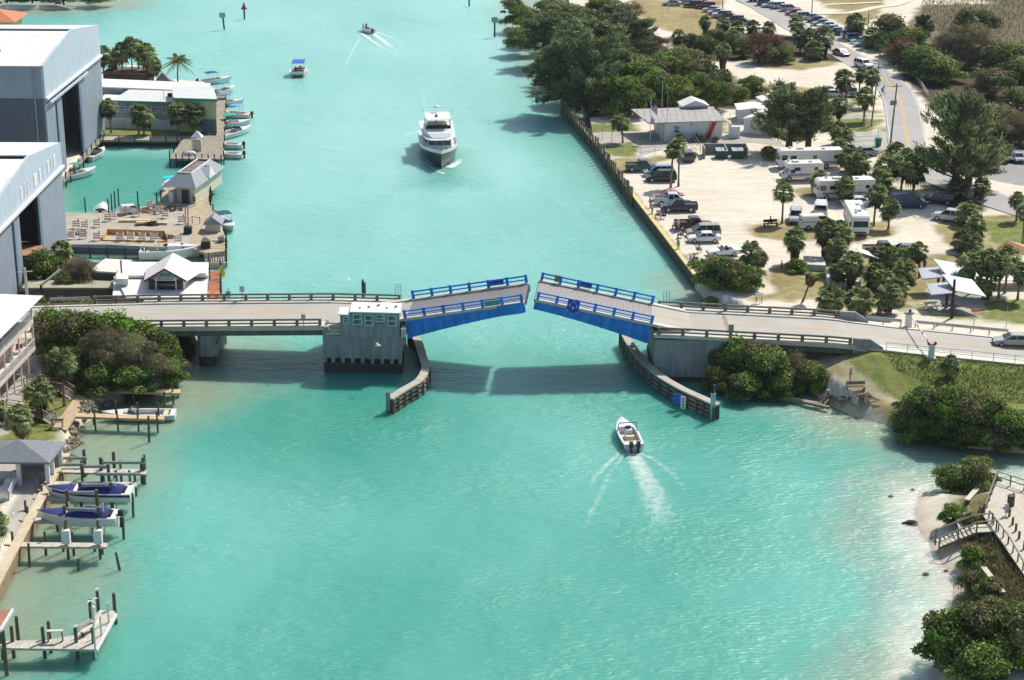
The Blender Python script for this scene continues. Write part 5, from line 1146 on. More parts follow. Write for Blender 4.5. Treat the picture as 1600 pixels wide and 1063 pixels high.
for dz in(1.05,.55):
 b=MB()
 for p,q in zip(xs,xs[1:]):b.bar(on_road(p,-.8,dz),on_road(q,-.8,dz),.05,.05)
 b.build('rail',grey_metal,t,world=True)
for x in xs:MB().tube([on_road(x,-.8,0),on_road(x,-.8,1.05)],.035,5).build('post',grey_metal,t,world=True)
def sign(px,py,label,w_,h_,hp,m,z=None,m2=wood_plain,posts=1,rz=0,txt=None):
 g=G(px,py)if z is None else P(px,py,z);t=thing('sign',label,'sign',g,rz);
 for i in range(posts):x=0 if posts==1 else(i-.5)*w_*.7;MB().tube([(x,.06,0),(x,.06,hp)],.05,6).build('post',m2,t)
 MB().box((0,0,hp),(w_,.05,h_)).build('board',m,t);return t
sign(1186,473,'small white notice board on two dark posts on the sandy point',1.0,.55,1.0,white,posts=2,m2=dkt)
x_=P(1140,522,5.4);t=thing('sign','blank grey back of a road sign on the near parapet of the eastern span','sign',on_road(x_.x,-.78,.2));MB().tube([(0,0,0),(0,0,1.2)],.05).build('post',grey_metal,t);MB().box((0,-.08,1.2),(.6,.04,.75)).build('board',grey_metal,t)
x_=P(1133,482,5.4);t=thing('sign','pale blue sign on the far parapet of the eastern span','sign',on_road(x_.x,9.6,.2));MB().tube([(0,0,0),(0,0,1.5)],.05).build('post',grey_metal,t);MB().box((0,-.08,1.35),(.65,.04,.8)).build('board',M('pale_sign','9fb9c4',.5,.1,3),t)
for px,lab in((378,'pale blue road sign on the far parapet west of the bridge house'),(356,'square grey road sign on the far parapet near the restaurant')):
 x_=P(px,470,5.2);t=thing('sign',lab,'sign',on_road(x_.x,9.5,.2));MB().tube([(0,0,0),(0,0,1.5)],.05).build('post',grey_metal,t);MB().box((0,-.08,1.3 if px>370 else .7),(.6,.04,.7)).build('board',MC['pale_sign'],t)
x_=P(478,500,5.4);t=thing('sign','small pale sign on the near parapet left of the bridge house','sign',on_road(x_.x,-.8,.2));MB().tube([(0,0,0),(0,0,1.2)],.05).build('post',grey_metal,t);MB().box((0,-.08,1.1),(.5,.04,.6)).build('board',MC['pale_sign'],t)
sign(1521,517,'small red and white sign on a thin pole beyond the guard rail',.9,.5,2.6,M('faded_red','b06a62',.6,.3,6),m2=grey_metal);sign(1303,218,'white board with a red mark in the sandy yard',1.4,.9,.9,white)
t,h=post(1572,512,480,.04,'thin grey pole on the grass beyond the guard rail','pole',grey_metal,cat='pole')
post(1221,420,407,.08,'short dark post on the path beside the skirted palm',m=dkt)
# navigation ladders / lamps seen past the rails
for px,lab in((622,'metal ladder cage standing beyond the far parapet by the bridge house'),(1039,'metal ladder cage standing beyond the far parapet by the eastern pier')):
 x_=P(px,470,5.4);t=thing('access_ladder',lab,'ladder',on_road(x_.x,10.3,-.3));
 for s in(-.35,0,.35):MB().tube([(s,0,-1),(s,0,2.2)],.035,5).build('rail',grey_metal,t)
 b=MB();[b.bar((-.35,0,z),(.35,0,z),.03,.03)for z in np.arange(-.6,2.2,.35)];b.build('rungs',grey_metal,t)
# ---- moored markers etc. north of the bridge house
g=P(568,480,0);t=thing('navigation_light','dark green navigation light post behind the bridge house','navigation light',g);h=ph(568,480,440,0);MB().tube([(0,0,-1),(0,0,h)],.2,8).build('post',M('green_post','2f5546',.7,.2,2),t);MB().box((.1,0,h-.9),(.5,.4,1.5)).build('board',MC['green_post'],t);MB().ball((0,0,h+.15),.14).build('lamp',glass,t)
def marker(px,py,y1,label,m,tri=False,lean=0):
 g=P(px,py,0);t=thing('channel_marker',label,'channel marker',g,0);h=ph(px,py,y1,0);MB().tube([(0,0,-1),(lean,0,h)],.2,7).build('post',pile_dk,t);b=MB()
 if tri:b.add([(-.75,-.25,h-1.5),(.75,-.25,h-1.5),(0,-.25,h),(-.75,-.2,h-1.5),(.75,-.2,h-1.5),(0,-.2,h)],[(0,1,2),(5,4,3),(0,3,4,1),(1,4,5,2),(2,5,3,0)])
 else:b.box((lean,-.25,h-.55),(1.4,.06,1.1))
 b.build('board',m,t)
marker(382,30,5,'red triangular channel marker near the top left',M('marker_red','9c2f40',.6,.1,2),True);marker(351,46,20,'grey square channel marker on a leaning post at the top left',M('marker_grey','9aa2a0',.6,.15,2),False,-.35)
marker(773,58,27,'grey square channel marker near the eastern trees',MC['marker_grey']);t,h=post(733,10,-12,.2,'bare channel post at the top edge of the water','channel_post',pile_dk,z=0)
# ================================================================ palms (foot x, foot y, crown y, crown width, skirt, label)
PALMS=[(973,223,193,30,0,'fan palm on the lawn left of the station flagpole'),(1048,293,238,27,0,'shorter of the two fan palms by the parked minivans'),(1060,291,231,28,0,'taller of the two fan palms by the parked minivans'),(1222,349,302,33,0,'lone tall fan palm in the middle of the sandy lot'),(1281,303,281,32,.8,'fan palm right of the small white motorhome'),(1326,268,246,38,.5,'bushy fan palm behind the small motorhome'),(1342,276,256,40,.6,'broad fan palm in the thicket left of the large casuarina'),(1387,292,262,44,.4,'left palm of the shady clump above the blue van'),(1408,296,255,46,.4,'middle palm of the shady clump above the blue van'),(1427,298,262,44,.4,'right palm of the shady clump above the blue van'),(1400,268,240,34,.3,'rearmost palm of the shady clump above the blue van'),(1375,305,280,40,.6,'lowest palm at the left end of the shady clump'),(1316,318,292,33,.3,'fan palm standing before the shaded motorhome'),(1365,353,305,34,.3,'fan palm on the sandy island beside the white motorhome, left one'),(1388,358,325,32,.3,'smaller fan palm on the sandy island, right one'),(1241,412,374,36,1.6,'fan palm with a thick brown skirt at the edge of the sandy lot'),(1296,405,362,42,1.4,'tall bushy palm left of the front facing motorhome'),(1312,402,366,42,1.2,'bushy palm below the front facing motorhome'),(1306,425,388,36,1.0,'palm in front of the two bushy palms'),(1329,452,412,38,1.3,'palm with dark trunk before the low white block wall'),(1314,446,424,30,.6,'low palm left of the dark trunked palm'),(1376,418,400,36,.8,'palm hiding a parked truck below the sandy road'),(1394,420,402,32,.7,'low palm right of the hidden truck'),(1413,418,400,30,.6,'low palm left of the tall single palm'),(1436,434,392,31,.8,'tall single palm above the picnic shelters'),(1364,448,428,36,.8,'palm west of the picnic area with pale fronds'),(1384,455,438,38,.8,'low palm in the centre of the western picnic thicket'),(1412,444,422,38,1.0,'dark skirted palm on the right of the picnic thicket'),(1291,488,466,44,.6,'round palm behind the far parapet, leftmost of the three'),(1338,490,470,46,.6,'round bright palm behind the far parapet, middle of the three'),(1388,490,462,44,.7,'round palm behind the far parapet, rightmost of the three'),(1402,472,450,36,.8,'palm just behind the far parapet thicket'),(1512,350,330,36,.6,'upper palm of the row right of the white and dark suv'),(1523,368,352,34,.6,'palm in the row right of the suv, second from the top'),(1500,392,378,36,.7,'left palm of the lower pair in the row'),(1518,396,380,36,.7,'right palm of the lower pair in the row'),(1498,312,293,34,.5,'palm under the large casuarina on the left'),(1530,312,292,30,.5,'palm under the large casuarina on the right'),(1515,460,412,42,.3,'tall palm right of the shelter roofs'),(1500,440,420,30,.3,'half hidden palm behind the shelter roofs'),(1548,462,408,40,.4,'tall palm of the group before the pavilion, left'),(1560,466,412,38,.4,'tall palm of the group before the pavilion, middle'),(1570,458,404,38,.4,'tall palm of the group before the pavilion, right'),(1540,468,438,34,1.4,'stout skirted palm before the pavilion'),(1590,468,424,32,.4,'palm at the right edge before the pavilion'),(1588,345,313,26,.4,'upper palm of the slim pair at the right edge'),(1597,388,333,26,.3,'slender curved palm at the right edge'),(1172,432,396,38,1.6,'stout skirted palm rising from the point of bushes'),(1183,430,402,24,.5,'thin palm right of the stout skirted palm'),(1486,593,570,32,.5,'small dark palm on the grassy bank below the road'),(1103,66,36,20,1.5,'skirted palm at the upper corner of the scrub by the parking lot'),(1060,78,58,22,.8,'palm at the left end of the northern scrub'),(1126,108,80,26,1.8,'big skirted palm standing on the sandy track'),(1146,82,60,26,1.0,'grey green palm in the middle of the northern scrub'),(1127,60,40,24,.6,'palm behind the skirted corner palm'),(1152,58,44,24,.5,'low palm left of the centre along the road edge scrub'),(1180,60,44,24,.5,'palm near the road edge, left of the rusty bush'),(1199,62,46,24,.5,'palm near the road edge above the rusty bush'),(1129,142,122,26,.6,'palm at the southern end of the woods beside the track'),(1244,58,38,26,.8,'palm by the road right of the rusty bush'),(1262,84,62,32,1.0,'large dark palm clump beside the road'),(1250,82,58,28,.8,'palm left of the large dark roadside clump'),(1286,90,60,34,1.2,'tall conical palm clump at the bend of the road'),(1272,94,78,30,.6,'low green palm at the foot of the conical clump'),(1340,60,38,34,.8,'palm beside the sandy path east of the road'),(1361,76,58,30,.8,'palm right of the parked cars'),(1375,80,64,28,.8,'low palm beside the road bend, right of the parked cars'),(1508,45,30,34,.6,'distant palm in the brown heath at upper right'),(1322,165,127,34,.6,'dark round palm above the cars beside the road'),(1341,160,118,22,.2,'thin pale palm beside the dark round palm'),(1362,165,122,26,.5,'palm behind the leaning utility pole'),(1350,190,152,30,.9,'skirted palm by the roadside path'),(1311,190,164,30,.9,'palm on the grass strip beside the casuarina'),(1306,226,204,28,.7,'small palm above the long motorhome'),(1322,232,214,26,.6,'low palm near the sandy yard fence'),(1312,240,228,26,.5,'lowest palm by the rear of the long motorhome')]
for px,py,cy,w_,sk_,lab in PALMS:palm(px,py,cy,w_,lab,sk_)
# dead leaning palm
g=G(1254,472);t=thing('dead_palm','leaning dead palm with drooping grey fronds on the dry lawn','palm',g);t.rotation_euler=(0,math.radians(17),0)
h=ph(1254,472,430,g.z);mk_parts(t,[('trunk',TRK[0][1],(0,0,-.2),(.9,.9,h+.2),(0,0,0)),('dead_fronds',SKIRT,(0,0,h+.4),(2.2,2.2,1.2),(0,0,0))])
# ================================================================ casuarinas, mangroves and scrub
casuarina(1232,238,118,128,'large dark casuarina with upswept branches beside the dumpsters');casuarina(1262,236,90,118,'second stem of the large casuarina, right behind it')
casuarina(1490,306,150,196,'largest casuarina, spreading over the cars at right');casuarina(1512,292,130,150,'companion casuarina at the right of the largest one')
casuarina(1440,75,38,62,'narrow casuarina beside the sandy path, top right');casuarina(1432,82,34,48,'shorter casuarina left of the narrow one, top right');casuarina(1507,60,50,52,'spreading casuarina on the heath, top right')
for i,(px,py,w_,h_,tl,lab)in enumerate([(890,168,105,118,(-6,-27),'casuarina leaning out over the water from the rocky tip'),(903,170,110,135,(-3,-17),'second leaning casuarina behind the tip'),(922,170,120,150,(0,0),'tall casuarina at the waterfront corner of the woods'),(940,140,130,130,(0,0),'tall casuarina in the middle of the waterfront woods'),(900,120,110,110,(0,0),'casuarina inland of the leaning pair'),(975,112,105,110,(0,4),'dark casuarina on the right crest of the woods'),(850,92,90,85,(0,0),'casuarina near the shore at the left of the woods'),(960,75,90,80,(0,0),'casuarina at the back right of the woods'),(1000,95,70,80,(0,0),'slender casuarina at the right edge of the woods'),(880,70,90,72,(0,0),'casuarina at the back of the woods')]):casuarina(px,py,w_,h_,lab,tl)
SH=['on the water side','in the second row','towards the lot','at the back']
woods=[('mangrove',830,60,50,38,'dark mangrove at the shore north of the leaning trees'),('mangrove',812,75,46,30,'mangrove overhanging the water at the far left of the woods'),('scrub',800,20,40,22,'brownish scrub on the little beach at the top'),('dark',815,40,50,30,'rounded bush above the shore mangroves'),('scrub',860,30,60,30,'grey scrub at the top of the woods, left'),('bright',890,36,60,28,'bright green tree behind the woods'),('dark',940,25,60,30,'dark tree at the top of the woods'),('rust',985,30,50,26,'reddish tree at the top of the woods'),('dark',955,178,70,60,'dark tree at the foot of the woods beside the station lawn'),('mangrove',985,180,66,52,'green mangrove behind the station lawn'),('bright',1000,150,70,52,'bright bush in the middle of the station woods'),('mangrove',1030,165,66,50,'dense green tree behind the flagpole'),('mangrove',1060,168,60,46,'dense green tree behind the station roof'),('dark',1090,160,60,44,'dark tree behind the raised station block'),('dark',1118,172,50,48,'dark tree right of the raised station block'),('mangrove',1030,128,66,42,'green tree north of the station, centre left'),('mangrove',1062,118,66,40,'round green tree on the northern edge of the station woods'),('scrub',1095,132,60,38,'grey green tree between the woods and the track'),('rust',1018,92,44,36,'brown leaved tree at the right shoulder of the woods'),('dark',880,150,60,48,'shaded tree beneath the leaning casuarinas'),('dark',915,172,56,40,'shaded bush at the rocky tip'),('mangrove',1175,150,40,30,'light green bush by the sandy track'),('mangrove',1150,160,34,24,'smaller bush left of the light green bush'),('scrub',1080,82,34,28,'grey bush in the northern scrub, left'),('dark',1100,90,40,34,'dark bush in the northern scrub behind the skirted palm'),('scrub',1120,75,36,28,'low bush in the northern scrub, centre'),('rust',1185,98,52,46,'rusty brown bush in the northern scrub'),('rust',1210,96,40,40,'second rusty bush, nearer the road'),('dark',1160,90,36,30,'dark bush left of the rusty bush'),('mangrove',1224,98,34,26,'green bush below the roadside palms'),('scrub',1390,62,50,38,'brown green bush right of the roadside palms'),('dark',1420,90,60,44,'dark bush on the inside of the scrub by the road bend'),('rust',1412,100,50,40,'reddish vine covered bush beside the road bend'),('dark',1440,118,64,44,'dark bush beside the pale guard fence'),('dark',1400,88,40,26,'low dark bush at the edge of the road bend'),('bare',1515,105,76,66,'large bare grey tree at upper right'),('bare',1480,100,56,48,'smaller bare grey tree left of the large one'),('dark',1470,130,60,40,'dark bush beneath the bare trees'),('mangrove',1560,112,60,40,'green bush right of the bare trees'),('dark',1590,140,60,46,'dark bush at the right edge below the heath'),('scrub',1550,150,60,40,'scrub behind the large casuarina'),('scrub',1590,190,60,50,'scrub at the right edge above the parked cars'),('scrub',1560,215,70,50,'brown scrub above the red and green parked cars'),('bare',1592,225,60,48,'bare scrub at the right edge above the parked cars'),('scrub',1555,42,22,16,'small round bush on the heath'),('dark',1530,36,40,20,'dark thicket on the heath'),('mangrove',1110,442,56,36,'mangrove at the end of the yellow seawall'),('mangrove',1140,450,62,44,'mangrove in the middle of the point'),('mangrove',1168,452,50,36,'mangrove at the right of the point'),('dark',1130,432,50,28,'dark mangrove on the inland side of the point'),('bright',1112,478,30,14,'small bright bush behind the far parapet'),('bush',1244,424,34,18,'dark bush at the foot of the skirted palm'),('bush',1200,248,30,18,'dark shrub right of the dumpster enclosure'),('bush',1080,250,20,12,'low shrub left of the dumpster enclosure')]
for k,px,py,w_,h_,lab in woods:tree(k,px,py,w_*(1.4 if px>1380 and py<240 else 1.22),h_*1.08,lab,'tree' if 'bush' not in lab and 'scrub' not in lab and 'mangrove' not in lab else('bush' if 'bush' in lab else('scrub' if 'scrub' in lab else 'mangrove')),'bush' if 'bush' in lab or 'scrub' in lab else 'tree','trees and bushes of the east shore')
near=[('mangrove',1150,600,82,78,'leftmost mangrove against the eastern pier'),('mangrove',1195,608,86,74,'mangrove below the eastern span, centre'),('bright',1170,575,74,60,'bright green mangrove top below the parapet'),('bare',1238,606,70,64,'half bare grey mangrove below the span'),('mangrove',1262,612,62,52,'mangrove at the right end by the roots'),('bright',1222,580,62,56,'bright bush behind the half bare mangrove'),('dark',1215,622,60,36,'dark low mangrove hanging over the water'),('mangrove',1128,596,50,60,'narrow mangrove touching the pier wall'),('dark',1430,672,84,70,'left mangrove of the big bank thicket'),('mangrove',1475,680,92,82,'tall mangrove of the big bank thicket'),('mangrove',1520,685,90,74,'central mangrove of the big bank thicket'),('mangrove',1565,692,84,62,'right mangrove of the big bank thicket'),('dark',1600,692,80,52,'rightmost mangrove of the big bank thicket at the frame edge'),('bright',1445,640,56,42,'yellow green bush on top of the bank thicket'),('dark',1500,655,70,50,'dark inland bush of the bank thicket'),('dark',1545,668,70,44,'dark inland bush right of centre in the bank thicket'),('dark',1415,660,46,40,'dark bush at the left foot of the bank thicket'),('dark',1420,686,66,44,'low dark mangrove at the water under the left end of the bank thicket'),('dark',1462,694,74,48,'low dark mangrove at the water, left of the thicket centre'),('dark',1508,700,76,46,'low dark mangrove at the water, right of the thicket centre'),('dark',1555,704,76,44,'low dark mangrove at the water near the right end of the thicket'),('dark',1600,704,70,40,'low dark mangrove at the water by the frame edge'),('dark',1165,624,74,44,'low dark mangrove over the water, left of the timber baulks'),('mangrove',1120,612,50,40,'low mangrove over the water beside the pier'),('mangrove',1485,765,64,46,'round mangrove on the sand spit, left half'),('mangrove',1520,762,66,52,'round mangrove on the sand spit, right half'),('bush',1545,758,40,22,'low bush at the right of the sand spit mangrove'),('bright',1487,816,48,32,'bright small bush on the beach above the stairs'),('bush',1515,822,36,22,'olive bush behind the small bright bush'),('rust',1518,872,42,26,'reddish bush under the beach stairs'),('bush',1516,885,50,34,'green bush below the beach stairs'),('scrub',1518,925,52,36,'grey green bush along the beach, below the stairs'),('bush',1548,930,50,30,'low bush by the fallen board'),('mangrove',1480,1040,110,96,'left mangrove of the big thicket at bottom right'),('mangrove',1545,1020,120,92,'tall mangrove of the big thicket at bottom right'),('mangrove',1600,1040,110,100,'right mangrove of the big thicket at the bottom right corner'),('dark',1530,1070,110,70,'dark lower mangrove at the bottom right corner'),('scrub',1595,985,70,44,'scrub behind the bottom right thicket')]
for k,px,py,w_,h_,lab in near:tree(k,px,py,w_,h_,lab,'mangrove' if 'mangrove' in lab else 'bush','tree' if 'mangrove' in lab else 'bush','shore mangroves and bushes')
# dune grass: too many blades to count
def tufts(label,poly,n,hgt,mat,z0=RL):
 W_=W2(poly,z0);mn,mx=W_.min(0),W_.max(0);X=RNG.uniform(mn[0],mx[0],n*3);Y=RNG.uniform(mn[1],mx[1],n*3);k=sdist(X,Y,W_)>0;X,Y=X[k][:n],Y[k][:n];Z=height(X,Y)
 c=np.stack([X,Y,Z],1);m_=len(X);d=rv(m_)*.5;d[:,2]=1;s=rv(m_);s[:,2]=0;s*=.09;h=RNG.uniform(.5,1.2,m_)[:,None]*hgt
 vs=np.stack([c-s,c+s,c+d*h+s*.3,c+d*h-s*.3],1).reshape(-1,3);o=bpy.data.objects.new('grass',fastmesh('grass',vs,4,[mat]));COL.objects.link(o);o['kind']='stuff';o['label']=label;o['category']='grass'
tufts('dune grass between the beach stairs and the boardwalk',[(1530,800),(1560,790),(1590,860),(1620,960),(1500,950),(1520,870)],9000,.35,scrub);tufts('weedy green ground cover on the causeway bank',[(1350,570),(1500,575),(1700,590),(1700,640),(1500,620),(1400,600)],7000,.16,mang)
tufts('brown heath covering the upper right corner',[(1440,-10),(1900,-40),(1900,130),(1600,110),(1440,40)],26000,.6,scrub,RL)
# boulders, roots, driftwood
def rocks(label,pts,n,r0,r1,z,name='rock',m=None,group=None,spread=1.0):
 for i in range(n):
  px,py=pts[i%len(pts)];g=G(px+random.uniform(-6,6)*spread,py+random.uniform(-3,3)*spread);r=random.uniform(r0,r1);b=MB();b.ball((0,0,r*.2),(r,r*random.uniform(.6,1),r*.6),6);
  b.v=[(x*random.uniform(.75,1.2),y*random.uniform(.75,1.2),zz*random.uniform(.75,1.2))for x,y,zz in b.v];o=b.build(name,m or M('rock','857c6a',.9,.3,2,bump=.3));o.location=g;tag(o,label,'rock',group)
rocks('grey stone of the scattered shore stones in the shallows off the beach',[(1425,817),(1458,843),(1395,777),(1432,768),(1480,892),(1452,898)],6,.15,.4,0,group='shore stones')
g=G(1424,818);t=thing('driftwood','dark lump of driftwood in the shallows off the beach','driftwood',V(g.x,g.y,0));b=MB();b.ball((0,0,.1),(.65,.4,.3),7);b.tube([(-.9,0,.05),(0,0,.25),(.5,.1,.1)],.12,5);b.build('log',pile_dk,t)
root_m=M('root_wood','8f8270',.9,.25,3)
for i,(px,py,lab)in enumerate([(1300,628,'tangle of pale exposed roots on the eroded bank, left'),(1325,630,'tangle of dark exposed roots on the eroded bank, middle'),(1348,634,'mat of exposed roots on the eroded bank, right')]):
 g=G(px,py);t=thing('exposed_roots',lab,'roots',g);b=MB()
 for k in range(26):a=random.uniform(0,6.28);q=random.uniform(.5,2.2);b.tube([(0,.6,.5),(q*.5*math.cos(a),q*.35*math.sin(a),random.uniform(.3,.75)),(q*math.cos(a),q*.6*math.sin(a)-.5,random.uniform(-.1,.3))],[.09,.06,.03],5)
 b.build('root_tangle',root_m if i!=1 else pile_m,t)
for px,py,L_,a,lab in((1255,632,4.2,-.5,'grey timber baulk lying on the bank under the mangroves'),(1275,638,3.2,-.6,'shorter baulk beside it at the water edge')):
 g=G(px,py);t=thing('timber_baulk',lab,'timber',g,a);MB().box((0,0,.45),(L_,.35,.3)).build('beam',wood_plain,t)
def bench(px,py,label,rz=0,m=wood_plain):
 g=G(px,py);t=thing('bench',label,'bench',g,rz);MB().box((0,0,.45),(2.1,.45,.07)).build('seat',m,t);MB().bar((-1.05,.25,.8),(1.05,.25,.8),.06,.4).build('backrest',m,t)
 for x in(-.95,.95):MB().box((x,0,.22),(.1,.45,.44)).build('leg',m,t)
 return t
bench(1337,610,'weathered wooden bench facing the water above the roots',.05)
# beach stairs and boardwalk at lower right
def boards(poly,z,m,label,th=.12,name='boardwalk',cat='boardwalk',posts=True):
 W_=[P(x,y,z)for x,y in poly];c=sum(W_,Vector())/len(W_);t=thing(name,label,cat,V(c.x,c.y,0));MB().prism([(p.x,p.y)for p in W_],z-th,z).build('deck',m,t,world=True)
 if posts:
  for p in W_:MB().tube([(p.x,p.y,-.6),(p.x,p.y,z-th)],.1,6).build('support_post',wood_plain,t,world=True)
 return t
def rail_run(par,pts,z,h=1.0,step=1.8,m=wood_plain,zs=None,mid=1,pw=.11):
 C=[P(x,y,z if zs is None else zs[i])for i,(x,y)in enumerate(pts)]
 for a,b in zip(C,C[1:]):
  n=max(1,round((b-a).length/step))
  for i in range(n+1):p=a.lerp(b,i/n);MB().bar(p+V(0,0,-.05),p+V(0,0,h),pw,pw).build('rail_post',m,par,world=True)
  MB().bar(a+V(0,0,h+.04),b+V(0,0,h+.04),.14,.06).build('top_rail',m,par,world=True)
  for k in range(mid):zz=h*(k+1)/(mid+1);MB().bar(a+V(0,0,zz),b+V(0,0,zz),.05,.1).build('mid_rail',m,par,world=True)
BZ=2.3;bleached=M('bleached_boards','bdb6a4',.85,.15,2,wave=('Y',.16,.3));grey_rail=M('grey_rail_wood','756f62',.9,.25,3)
t=boards([(1558,752),(1700,790),(1700,1010),(1605,905),(1536,805)],BZ,bleached,'bleached grey boardwalk deck at the right edge above the beach')
rail_run(t,[(1538,804),(1557,752),(1600,766),(1640,775)],BZ,m=grey_rail)
rail_run(t,[(1545,810),(1575,850),(1606,905),(1660,1000)],BZ,.75,1.6,m=grey_rail,mid=0)
t=thing('post_row','row of low brown posts on the sandy edge of the boardwalk','post row',P(1585,800,BZ));
for px,py in((1583,774),(1577,799),(1582,812),(1587,822),(1592,834),(1600,850)):MB().tube([P(px,py+8,BZ),P(px,py+8,BZ)+V(0,0,.75)],.12,7).build('post',M('brown_post','6b5a42',.9,.2,3),t,world=True)
g=P(1579,790,BZ);t=thing('litter_bin','brown slatted litter bin on the boardwalk','bin',g);MB().tube([(0,0,0),(0,0,.95)],.35,12).build('bin',M('brown_slats','5c4228',.8,.3,8),t);MB().tube([(0,0,.95),(0,0,1.02)],.37,12).build('rim',black,t)
g=P(1572,806,BZ);t=thing('sign','pale blue notice panel on a post at the head of the beach stairs','sign',g);MB().box((0,0,.75),(.35,.06,.9)).build('board',MC['pale_sign'],t);MB().tube([(0,.06,0),(0,.06,1.2)],.05).build('post',white,t)
t=thing('beach_stairs','weathered wooden stairs with handrails going down to the beach','stairs',P(1510,840,1));a,b_=P(1556,828,BZ),P(1467,855,.9)
lp=a.lerp(b_,.35);lp.z=BZ-.1;wdir=Vector((0,1,0));
MB().prism([(a.x,a.y-.1),(a.x,a.y+1.5),(lp.x,lp.y+1.5),(lp.x,lp.y-.1)],BZ-.2,BZ-.08).build('landing',bleached,t,world=True)
for i in range(9):q=lp.lerp(b_,(i+.5)/9);MB().box((q.x,q.y+.7,q.z),(.34,1.6,.08)).build('tread',bleached,t,world=True)
for off in(-.1,1.5):
 o=V(0,off,0)
 for p in(a,lp,lp.lerp(b_,.5),b_):MB().bar(p+o-V(0,0,.5),p+o+V(0,0,1.0),.12,.12).build('post',grey_rail,t,world=True)
 MB().bar(a+o+V(0,0,1),lp+o+V(0,0,1),.16,.08).build('handrail',grey_rail,t,world=True);MB().bar(lp+o+V(0,0,1),b_+o+V(0,0,1),.16,.08).build('handrail',grey_rail,t,world=True);MB().bar(lp+o-V(0,0,.1),b_+o-V(0,0,.1),.08,.25).build('stringer',grey_rail,t,world=True)
for p0,p1,lab in(((1510,790),(1526,768),'bleached board lying on the grass above the small bright bush'),((1493,812),(1506,845),'bleached plank leaning beside the beach stairs'),((1536,895),(1566,935),'long fallen plank in the bushes below the boardwalk'),((1518,1018),(1556,1068),'pair of grey planks sloping into the thicket at the bottom right')):
 a,b_=G(*p0),G(*p1);t=thing('loose_plank',lab,'plank',a);MB().bar(a+V(0,0,.55),b_+V(0,0,.55),.5,.12).build('plank',bleached,t,world=True)
# ================================================================ vehicles of the east side
car('pickup',1003,267,0,'39535a','dark green pickup truck nearest the north fence of the seawall lot');car('minivan',1029,275,185,'8fa3b3','pale blue minivan between the green pickup and the black minivan');car('minivan',1033,283,182,'14161c','black minivan beside the pale blue one');car('suv',1073,250,95,'3b4148','dark grey suv parked by the fence behind the twin palms')
car('sedan',1044,313,183,'b01626','red car behind the white pickup at the seawall');car('pickup',1050,320,0,'d5d8da','white pickup truck between the red car and the navy pickup');car('pickup',1061,330,182,'1b2440','navy pickup truck with chrome wheels at the seawall');car('pickup',1083,358,2,'4a1620','maroon pickup truck with its bed towards the water');car('minivan',1099,369,184,'a39a8a','tan minivan between the maroon pickup and the white sedan');car('sedan',1100,378,182,'e0e0de','white sedan parked closest to the bridge end of the row');car('convertible',1130,399,188,'e4e4e2','white convertible with its top down by the point bushes')
motorhome(1264,262,184,'long cream and grey motorhome beside the palms',10.5,'8f8a80');motorhome(1251,281,186,'small white motorhome with a camper cab, in front of the long one',6.6,'7d8ea8','c',2.9);motorhome(1318,310,186,'white and grey motorhome parked in the shade of the palms',9.0,'6d7480');motorhome(1337,358,268,'white motorhome facing the camera on the dry grass',9.2,'6a7da0')
car('van',1277,357,8,'dcdde0','white high-roofed van left of the front facing motorhome');car('suv',1243,346,262,'a9b1b8','silver suv left of the white van');car('sedan',1337,322,184,'dadbdc','white sedan half hidden behind the front facing motorhome');car('van',1419,324,2,'16315c','dark blue van in the shade of the palm clump');car('suv',1466,318,165,'12161c','black suv under the largest casuarina');car('suv',1482,345,150,'c9cdd0','white suv partly behind the palm row');car('pickup',1379,398,4,'2f3a36','dark truck hidden by palms below the sandy road');car('hatch',1410,398,170,'5a646a','grey car hidden by palms right of the dark truck');car('sedan',1349,243,190,'8796a0','grey blue car behind the low palm near the litter bin')
car('van',1282,335,80,'cfd0d0','white camper roof behind the high-roofed van')
for(k,px,py,hd,cc,lab)in(('sedan',1296,147,5,'252c33','dark car under the dark round palm'),('suv',1320,150,170,'b8bcc0','silver car right of the dark round palm trunk'),('sedan',1303,152,5,'c7ccd0','white car in front of the dark car by the casuarina'),('pickup',1283,168,0,'6f8aa0','blue grey truck behind the casuarina crown'),('suv',1536,250,265,'b23a3e','red car at the shaded edge under the scrub'),('suv',1563,252,268,'2f6a5e','green suv between the red car and the grey car'),('hatch',1590,252,268,'7c8a96','grey blue car at the right edge of the shaded row'),('sedan',1574,250,268,'2b2e36','dark car in the shade behind the green suv')):car(k,px,py,hd,cc,lab)
NL=[('sedan',1050,9,'a9adb2','silver sedan at the left end of the northern lot row'),('suv',1072,6,'8d99a6','grey blue suv second in the northern lot row'),('suv',1083,12,'26303c','dark blue suv beside the red one'),('suv',1103,14,'8c2630','red suv in the northern lot row'),('sedan',1113,19,'c3c7ca','white sedan just below the red suv'),('sedan',1121,23,'b4b9bd','silver sedan below the white sedan'),('suv',1128,28,'c0bdb6','pale suv above the maroon car'),('sedan',1137,30,'7a3038','maroon car near the lower end of the northern row'),('suv',1147,36,'27405c','dark blue suv at the lower end of the northern row'),('sedan',1156,38,'2f343c','black car at the very end of the northern row'),('sedan',1092,2,'d0d0d0','white car at the top of the northern row')]
for k,px,py,cc,lab in NL:car(k,px,py,172,cc,lab,'cars in the northern lot left of the road')
